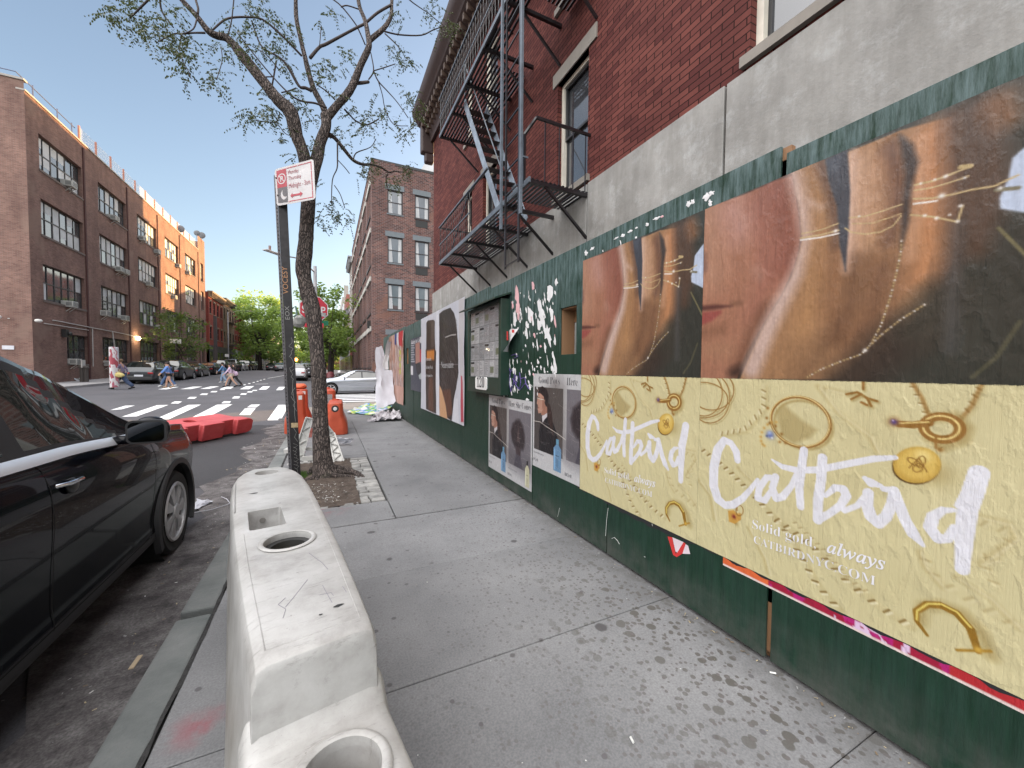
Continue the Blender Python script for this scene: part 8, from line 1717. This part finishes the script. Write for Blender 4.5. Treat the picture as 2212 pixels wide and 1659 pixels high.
# paper sheets peeling off the far end of the hoarding and hanging to the ground
H = lambda px, py, x=1.9: atx(px, py, x)
crumple('hanging_sheet', [aty(812, 800, 12.9), aty(846, 800, 13.2), aty(854, 870, 12.4), aty(813, 893, 12.2)], 7, .05, wp, 'long white sheet hanging down to the ground at the hoarding corner', seed=11, smooth=True)
crumple('hanging_sheet', [aty(812, 752, 13.3), aty(826, 751, 13.4), aty(836, 800, 13.2), aty(812, 808, 13.0)], 4, .05, wp, 'upper white sheet peeling from the hoarding end', seed=12, smooth=True)
crumple('hanging_sheet', [aty(838, 738, 12.3), aty(846, 740, 12.5), aty(838, 800, 12.1), aty(824, 800, 12.3)], 4, .05, M('greyish_paper', (.38, .37, .38), .7), 'grey white strip of paper folded over the hoarding end', seed=13, smooth=True)
# ================================================================== STOP SIGN, LAMPS, STREET NAME
ss = T('stop_sign', 'red octagonal stop sign partly behind the tree trunk', 'stop sign', tuple(G(693, 905, 0))); sy = 9.6; c_ = aty(678, 668, sy); rr_ = (aty(711, 668, sy) - c_).length
q = MB(); q.box((c_.x - .03, sy, 0), (c_.x + .03, sy + .05, c_.z + .5)); q.build('post', steel_g, ss)
oc = lambda rad, d: [(c_.x + rad * math.cos(R(22.5 + 45 * k)), sy - d, c_.z + rad * math.sin(R(22.5 + 45 * k))) for k in range(8)]
q = MB(); q.add(oc(rr_, .002) + oc(rr_, .012), [tuple(range(8)), tuple(range(8, 16))] + [(k, (k + 1) % 8, 8 + (k + 1) % 8, 8 + k) for k in range(8)]); pl_s = q.build('plate', sgn_w, ss)
q = MB(); q.add(oc(rr_ * .94, .0145), [tuple(range(8))]); q.build('red_face', M('stop_red', (.40, .012, .03), .4), pl_s, fix=False); text('lettering', 'STOP', sgn_w, lambda u, v: (c_.x - rr_ * .76 + u, sy - .0165, c_.z - rr_ * .30 + v), rr_ * 1.52, pl_s, offset=.02, hscale=1.15)
q = MB(); q.box((c_.x + rr_ * .22, sy - .019, c_.z - rr_ * .5), (c_.x + rr_ * .8, sy - .0175, c_.z - rr_ * .22)); q.build('sticker', stk_m, pl_s)
q = MB(); q.box((c_.x - rr_ * .62, sy - .012, c_.z - rr_ * 1.32), (c_.x + rr_ * .62, sy - .004, c_.z - rr_ * .98)); q.build('supplementary_plate', M('stop_red', (.4,) * 3), ss)
q = MB(); g_ = aty(702, 698, sy + .3); q.box((g_.x - .22, sy + .3, g_.z - .05), (g_.x + .07, sy + .33, g_.z + .05)); solo(q, 'street_name_plate', M('street_sign_green', (.03, .30, .17), .4), 'green street name plate beside the stop sign', 'street sign')
q = MB(); q.blob(tuple(aty(647, 694, 6.4)), (.10, .05, .09), 10, .2); solo(q, 'paper_bag', M('crumpled_grey_bag', (.25, .25, .24), .6), 'crumpled pale bag caught between the sign post and the tree', 'bag')
lampg = M('lamp_post_grey', (.22, .22, .23), .5, metal=.3)
def lamp(name, foot, top, arm_end, lab, head=True, col=None):
    t = T(name, lab, 'street lamp', tuple(foot), 'street lamps along the street'); q = MB(); q.tube([foot, foot.lerp(top, .5), top], [.12, .10, .07], 10); q.build('pole', lampg, t, smooth=180); q = MB(); q.tube([top - Vector((0, 0, .3)), top.lerp(arm_end, .45) + Vector((0, 0, .12)), arm_end], .03, 8); q.build('arm', lampg, t, smooth=180)
    q = MB(); d_ = (arm_end - top); d_.z = 0; d_.normalize(); q.bar(arm_end, arm_end + d_ * .75, .24, .05); q.build('head', M('lamp_head', (.40, .40, .40), .5), t, bevel=.03); q = MB(); q.tube([arm_end + d_ * .5, arm_end + d_ * .5 + Vector((0, 0, .22))], .045, 8); q.build('photocell', M('photocell_brown', (.25, .16, .14)), t); return t
y = 19.8; f_ = Vector((aty(681, 700, y).x, y, 0)); lamp('street_lamp', Vector((f_.x, y, -.13)), aty(680.5, 575, y), aty(606, 551, y - 1.4), 'street lamp whose arm reaches left past the sign post, beyond the tree')
l2 = atx(492, 674, -14.4); lamp('street_lamp', Vector((-14.4, l2.y, .5)), l2, Vector((-11.8, l2.y, l2.z + .35)), 'street lamp on the left pavement before the red row houses')
q = MB(); p = atx(466, 790, -14.2); q.box((-14.35, p.y - .2, .3), (-14.0, p.y + .2, atx(466, 684, -14.2).z)); solo(q, 'timber_post', M('dark_timber_post', (.06, .05, .05), .9), 'tall dark square post on the left pavement in front of the row houses', 'post')
for k, (px, py, w_, lab) in enumerate(((379, 737, .9, 'small white street sign in front of the dark tree by the factory'), (490, 768, .5, 'small white sign on the lamp post by the row houses'), (551, 791, .45, 'small white sign on the trunk of the big far tree'))):
    c2 = atx(px, py, -13.9); t = T('small_sign', lab, 'street sign', (c2.x, c2.y, terr(c2.x, c2.y)), 'small white street signs'); q = MB(); q.box((c2.x - w_ * .5, c2.y, c2.z - .22), (c2.x + w_ * .5, c2.y + .03, c2.z + .22)); q.build('panel', refl, t); q = MB(); q.tube([(c2.x, c2.y + .06, .3), (c2.x, c2.y + .06, c2.z + .2)], .035, 6); q.build('post', steel_g, t)
# ================================================================== TREES ALONG THE STREET
def leafy(name, label, base, h, rad, mat, n=2600, trunk_r=.22, cz=.62, sz=.30, group='trees along the street', clumps=34, seed=1, flat=.8, size=.22):
    r_ = random.Random(seed); root = T(name, label, 'tree', tuple(base), group); base = Vector(base); q = MB(); top = base + Vector((0, 0, h * .55)); q.tube([base, base + Vector((.1, 0, h * .3)), top], [trunk_r, trunk_r * .75, trunk_r * .5], 8)
    cs = []
    for k in range(clumps):
        a = r_.uniform(0, 6.28); u = r_.uniform(-1, 1); rr2 = r_.random() ** .4; c2 = base + Vector((math.cos(a) * rad * rr2 * math.sqrt(1 - u * u * .8), math.sin(a) * rad * rr2 * math.sqrt(1 - u * u * .8), h * cz + u * rad * flat)); cs.append((c2, rad * r_.uniform(.16, .34)))
        if k % 2 == 0: q.tube([base.lerp(top, r_.uniform(.55, 1)), base.lerp(c2, .6) + Vector((0, 0, .2 * h * .3)), c2], [trunk_r * .3, trunk_r * .16, trunk_r * .05], 5)
    q.build('trunk', twigbark, root, smooth=180); f = MB()
    for k in range(n):
        c2, cr = cs[r_.randrange(len(cs))]; d = Vector((r_.gauss(0, 1), r_.gauss(0, 1), r_.gauss(0, .75))); d = d.normalized() * cr * r_.random() ** .45; p_ = c2 + d; s_ = size * r_.uniform(.5, 1.2); a = Vector((r_.gauss(0, 1), r_.gauss(0, 1), r_.gauss(0, .5))).normalized(); b2 = a.cross(Vector((r_.gauss(0, 1), r_.gauss(0, 1), r_.gauss(0, 1)))).normalized(); f.cur = 0
        f.add([p_ - a * s_, p_ + b2 * s_ * .5, p_ + a * s_, p_ - b2 * s_ * .5], [(0, 1, 2, 3)])
    f.build('foliage', mat, root, fix=False)
def leafmat(name, c1, c2, tr_=.35, trc=(.2, .3, .04)):
    m, nt, b = newmat(name); nt.links.new(ramp(nt, noise(nt, coords(nt), .9, 4), [(.35, c1), (.65, c2)]), b.inputs['Base Color']); b.inputs['Roughness'].default_value = .6; t_ = nt.nodes.new('ShaderNodeBsdfTranslucent'); t_.inputs['Color'].default_value = (*trc, 1); x_ = nt.nodes.new('ShaderNodeMixShader'); x_.inputs[0].default_value = tr_
    o_ = [n for n in nt.nodes if n.type == 'OUTPUT_MATERIAL'][0]; nt.links.new(b.outputs[0], x_.inputs[1]); nt.links.new(t_.outputs[0], x_.inputs[2]); nt.links.new(x_.outputs[0], o_.inputs[0]); return m
lg = leafmat('spring_green_leaves', (.17, .26, .06), (.32, .42, .12), .5, (.45, .58, .12)); dg = leafmat('dark_leaves', (.055, .085, .03), (.10, .13, .05)); mg = leafmat('mid_green_leaves', (.09, .15, .04), (.17, .25, .06), .45, (.30, .42, .08))
def treeat(px, x, **k): p_ = atx(px, 800, x); return (x, p_.y, terr(x, p_.y))
b_ = treeat(382, -14.2); leafy('street_tree_far', 'thin dark tree in front of the factory, nearest on the left pavement', b_, 6.6, 2.9, dg, 2300, .16, .62, .3, clumps=40, seed=2, flat=.75, size=.17)
b_ = treeat(556, -13.9); leafy('street_tree_far', 'big bright spring green tree on the left side of the street', b_, 17.2, 6.4, lg, 6500, .45, .62, clumps=60, seed=3, flat=.85, size=.36)
leafy('street_tree_far', 'lower darker tree crown just right of the big green tree', (-11.2, 84, .9), 13, 5.5, mg, 4200, .35, .55, clumps=50, seed=4, size=.34)
leafy('street_tree_far', 'mid green tree far down the left side', (-12.5, 112, 1), 12, 5.5, mg, 2600, .35, .58, seed=5, size=.42)
leafy('street_tree_far', 'hazy green tree at the end of the street', (-8, 140, 1), 12, 7, lg, 2600, .35, .55, seed=6, size=.5)
leafy('street_tree_far', 'nearest green tree on the right pavement, behind the stop sign', (.2, 47, .3), 10.6, 3.5, mg, 4200, .22, .58, clumps=52, seed=7, flat=1.0, size=.22)
leafy('street_tree_far', 'second tree on the right pavement, left of the apartments', (.6, 59, .6), 10.5, 3.3, mg, 3200, .22, .55, clumps=44, seed=8, size=.25)
leafy('street_tree_far', 'farther green tree on the right side of the street', (.4, 76, .9), 11.5, 4.2, mg, 2800, .3, .55, seed=9, size=.32)
leafy('street_tree_far', 'last tree on the right, low over the roadway', (-.5, 98, 1), 12, 5.5, mg, 2600, .3, .52, seed=10, size=.42)
leafy('distant_greenery', 'low mass of green closing the far end of the street', (-2, 158, .5), 9, 9, mg, 1800, .3, .45, group=None, seed=12, size=.6)
# ================================================================== PEOPLE
skin = M('skin', (.42, .24, .17), .6, var=.05)
def skinned(name, joints, bones, mat, parent, sub=2):
    """a continuous surface grown along a skeleton: joints {name: ((x, y, z), radius)}"""
    ks = list(joints); me = bpy.data.meshes.new(name); me.from_pydata([joints[k][0] for k in ks], [(ks.index(a), ks.index(b_)) for a, b_ in bones], []); o = bpy.data.objects.new(name, me); C.objects.link(o)
    md = o.modifiers.new('skin', 'SKIN'); me.skin_vertices.data if me.skin_vertices else None
    sv = me.skin_vertices[0].data
    for i, k in enumerate(ks): r_ = joints[k][1]; sv[i].radius = r_ if hasattr(r_, '__len__') else (r_, r_); sv[i].use_root = (i == 0)
    s2 = o.modifiers.new('sub', 'SUBSURF'); s2.levels = s2.render_levels = sub; bpy.context.view_layer.update(); bake(o); o.data.materials.clear(); o.data.materials.append(mat); o.data.shade_smooth(); o.parent = parent; return o
def person(label, loc, h, rz, stride, top, legs, shoe, hair, shorts=None, longhair=False, extra=None, armswing=.35, wide=1.0, skirt=None):
    """walking figure facing +Y in its own space; stride = half the foot spread"""
    r_ = T('person', label, 'person', (0, 0, 0)); k = h / 1.75; S_ = lambda x, y, z: (x * k, y * k, z * k); s = stride; legm = legs
    J = {'pelvis': (S_(0, 0, .96), (.135 * k, .105 * k)), 'waist': (S_(0, .01, 1.10), (.125 * k, .095 * k)), 'chest': (S_(0, .03, 1.32), (.165 * k, .11 * k)), 'neck': (S_(0, .05, 1.48), .052 * k), 'head0': (S_(0, .07, 1.57), .062 * k), 'head1': (S_(0, .085, 1.66), (.078 * k, .09 * k)), 'head2': (S_(0, .075, 1.73), .05 * k)}
    B = [('pelvis', 'waist'), ('waist', 'chest'), ('chest', 'neck'), ('neck', 'head0'), ('head0', 'head1'), ('head1', 'head2')]
    for sd_, sg in ((1, 'r'), (-1, 'l')):
        sw = armswing * sd_
        J.update({'sh' + sg: (S_(.18 * sd_, .03, 1.42), .055 * k), 'el' + sg: (S_(.23 * sd_, .02 - sw * .45, 1.16), .043 * k), 'wr' + sg: (S_(.22 * sd_, .12 - sw * .75, .95), .028 * k), 'ha' + sg: (S_(.215 * sd_, .15 - sw * .85, .87), (.036 * k, .02 * k)), 'fi' + sg: (S_(.21 * sd_, .16 - sw * .85, .80), (.022 * k, .014 * k)),
                  'hip' + sg: (S_(.09 * sd_, 0, .90), .095 * k), 'kn' + sg: (S_(.095 * sd_, s * sd_ * .52 + .05, .50), .06 * k), 'an' + sg: (S_(.095 * sd_, s * sd_ * 1.0 - (.05 if sd_ < 0 else 0), .09 + (.05 if sd_ < 0 else 0)), .038 * k), 'to' + sg: (S_(.10 * sd_, s * sd_ + .14, .04), (.04 * k, .028 * k))})
        B += [('chest', 'sh' + sg), ('sh' + sg, 'el' + sg), ('el' + sg, 'wr' + sg), ('wr' + sg, 'ha' + sg), ('ha' + sg, 'fi' + sg), ('pelvis', 'hip' + sg), ('hip' + sg, 'kn' + sg), ('kn' + sg, 'an' + sg), ('an' + sg, 'to' + sg)]
    skinned('body', J, B, skin, r_)
    g_ = 1.22; wj = {n: (p_, (tuple(x * g_ for x in rd) if hasattr(rd, '__len__') else rd * g_)) for n, (p_, rd) in J.items()}
    tj = {n: wj[n] for n in ('chest', 'waist', 'shr', 'elr', 'shl', 'ell')}; tj['waist'] = (S_(0, .01, 1.06), (.155 * k, .125 * k)); tj['hem'] = (S_(0, 0, .93), (.155 * k, .125 * k)); tj['cr'] = (S_(.22, .10 - armswing * .70, .98), .038 * k); tj['cl'] = (S_(-.22, .10 + armswing * .70, .98), .038 * k); tj['nk'] = (S_(0, .045, 1.46), .07 * k)
    skinned('top', {n: tj[n] for n in ('chest', 'waist', 'hem', 'nk', 'shr', 'elr', 'cr', 'shl', 'ell', 'cl')}, [('chest', 'waist'), ('waist', 'hem'), ('chest', 'nk'), ('chest', 'shr'), ('shr', 'elr'), ('elr', 'cr'), ('chest', 'shl'), ('shl', 'ell'), ('ell', 'cl')], top, r_)
    lj = {'pelvis': (S_(0, 0, .96), (.15 * k, .12 * k))}; lb = []
    for sg, sd_ in (('r', 1), ('l', -1)):
        lj['hip' + sg] = (J['hip' + sg][0], .112 * k * wide); kp = Vector(J['kn' + sg][0]); hp = Vector(J['hip' + sg][0]); ap = Vector(J['an' + sg][0]); lb += [('pelvis', 'hip' + sg)]
        if shorts: lj['m' + sg] = (tuple(hp.lerp(kp, .45)), .098 * k); lb += [('hip' + sg, 'm' + sg)]
        else: lj['k' + sg] = (tuple(kp), .085 * k * wide); lj['a' + sg] = (tuple(ap + Vector((0, 0, .02))), .075 * k * wide); lb += [('hip' + sg, 'k' + sg), ('k' + sg, 'a' + sg)]
    skinned('legwear', lj, lb, legm, r_)
    for sg in 'rl': q = MB(); a = Vector(J['an' + sg][0]); t_ = Vector(J['to' + sg][0]); q.tube([a + Vector((0, -.06 * k, -.035 * k)), a + Vector((0, .02 * k, -.02 * k)), t_, t_ + Vector((0, .05 * k, 0))], [.035 * k, .052 * k, .045 * k, .02 * k], 10); q.build('shoe', shoe, r_, smooth=180)
    q = MB(); q.blob(S_(0, .055, 1.685), (.100 * k, .112 * k, .098 * k), 14, .05)
    if longhair: q.tube([S_(0, .0, 1.70), S_(0, -.03, 1.55), S_(.01, -.06, 1.38), S_(.0, -.05, 1.22)], [.085 * k, .10 * k, .09 * k, .04 * k], 10)
    q.build('hair', hair, r_, smooth=180)
    q = MB(); q.blob(S_(0, .17, 1.635), (.014 * k, .022 * k, .02 * k), 6); [q.blob(S_(x, .155, 1.655), (.012 * k, .008 * k, .008 * k), 6) for x in (-.03, .03)]; q.build('face_features', M('face_dark', (.10, .05, .04)), r_, smooth=180)
    if extra: extra(r_, k, S_)
    r_.location = loc; r_.rotation_euler = (0, 0, rz); return r_
def bag(nm, mat, x, y, z, a=.16, b2=.06, c2=.18): return lambda r_, k, S_: (MB().blob(S_(x, y, z), (b2 * k, a * k, c2 * k), 10, .12).build(nm, mat, r_, smooth=180), MB().tube([S_(x, y - .05, z + c2 * .8), S_(x * .7, 0, z + .35), S_(x, y + .05, z + c2 * .8)], .012 * k, 5).build('bag_strap', mat, r_))
den = M('blue_denim', (.035, .055, .11), .85, vs=9, var=.3); dhair = M('dark_hair', (.02, .014, .012), .7); bhair = M('curly_brown_hair', (.14, .09, .05), .8, bs=.8, bsc=60); blk_c = M('black_cloth', (.012, .012, .014), .8); lil = M('lilac_cloth', (.52, .38, .50), .8); hood = M('blue_hoodie', (.10, .20, .46), .85); wsh = M('white_shoe', (.5,) * 3, .6)
LEFT = R(90)
def pat(px, py): return tuple(atg(px, py, .0))
person('walker in wide blue jeans and purple jacket striding with a yellow tote bag', pat(265, 841), 1.80, LEFT, .46, M('purple_grey_jacket', (.16, .13, .20), .85, vs=4, var=.4), den, blk_c, bhair, extra=bag('yellow_tote', M('yellow_tote', (.55, .46, .18), .8), -.30, .05, .84, .26, .05, .15), wide=1.35)
person('walker in blue hoodie and black shorts crossing in front of the grey car', pat(366, 838), 1.72, LEFT, .20, hood, blk_c, M('tan_boot', (.25, .16, .09)), dhair, shorts=True, extra=bag('shoulder_bag', blk_c, -.05, -.22, 1.28, .08, .12, .20))
person('walker in blue jeans and white shoes, behind the one in the blue hoodie', pat(363, 835.5), 1.68, LEFT, .40, hood, M('mid_blue_denim', (.06, .11, .22), .85), wsh, dhair, wide=1.2)
person('long haired walker in a lilac top and pale skirt with a lilac bag', pat(499, 836), 1.70, LEFT, .36, lil, M('cream_skirt', (.48, .42, .34), .8), blk_c, dhair, shorts=True, longhair=True, extra=bag('lilac_bag', lil, .30, -.22, 1.0, .20, .08, .17))
person('walker in black trousers beside the one in the lilac top', pat(508, 834.5), 1.72, LEFT, .40, blk_c, blk_c, blk_c, dhair, longhair=True)
person('walker in light blue jeans, half hidden left of the lilac top', pat(483, 827), 1.70, LEFT, .18, M('blue_and_yellow_shirt', (.10, .22, .42), .8), M('light_denim', (.22, .30, .42), .85), wsh, dhair, wide=1.25)
person('person in a blue jacket standing behind the silver car', (4.55, 31.6, -.05), 1.72, R(20), .05, M('bright_blue_jacket', (.06, .16, .48), .8), den, blk_c, dhair)
# bins, cycles and posts by the right pavement, orange works light
for k, (px, lab) in enumerate(((706, 'dark red parked motorcycle cover beyond the silver car'), (741, 'black rubbish bags on the right pavement behind the silver car'), (755, 'black litter bin against the apartment wall'))):
    p_ = atx(px, 800, -.2 + k * .9); q = MB(); yb2 = 40 - k * 3
    x_ = aty(px, 800, yb2).x
    for j in range(4): q.blob((x_ + random.uniform(-.4, .4), yb2 + random.uniform(-.3, .3), terr(x_, yb2) + .14 + .35 + .25 * (j // 2)), (.38, .34, .36), 10, .15)
    solo(q, ('covered_motorcycle', 'rubbish_bags', 'rubbish_bin')[k], M('dark_red_cover', (.10, .015, .02), .6) if k == 0 else M('black_plastic_bag', (.012,) * 3, .3), lab, ('motorcycle', 'bags', 'bin')[k], smooth=180)
t = T('bollard', 'black bollard with a pale ball top behind the silver car', 'bollard', (0, 33, 0)); x_ = aty(733, 800, 33).x; q = MB(); q.tube([(x_, 33, 0), (x_, 33, 1.1)], .06, 8); q.build('post', blk_c, t); q = MB(); q.blob((x_, 33, 1.2), .13, 10); q.build('ball_top', refl, t, smooth=180)
p_ = aty(639.5, 777, 75); q = MB(); q.blob(tuple(p_), (.28, .28, .28), 10); solo(q, 'works_beacon', M('lit_orange', (1, .28, .06), emit=5), 'small lit orange beacon above the white car far down the street', 'beacon', smooth=180)
q = MB(); c2 = atx(588, 797, -12.2); q.lathe([(.42, 0), (.01, -.01)], tuple(c2), 'y', 8, closed=False); q.tube([(c2.x, c2.y + .05, .6), (c2.x, c2.y + .05, c2.z)], .05, 6); solo(q, 'far_stop_sign', M('stop_red', (.4,) * 3), 'small red stop sign far down on the left pavement', 'stop sign')
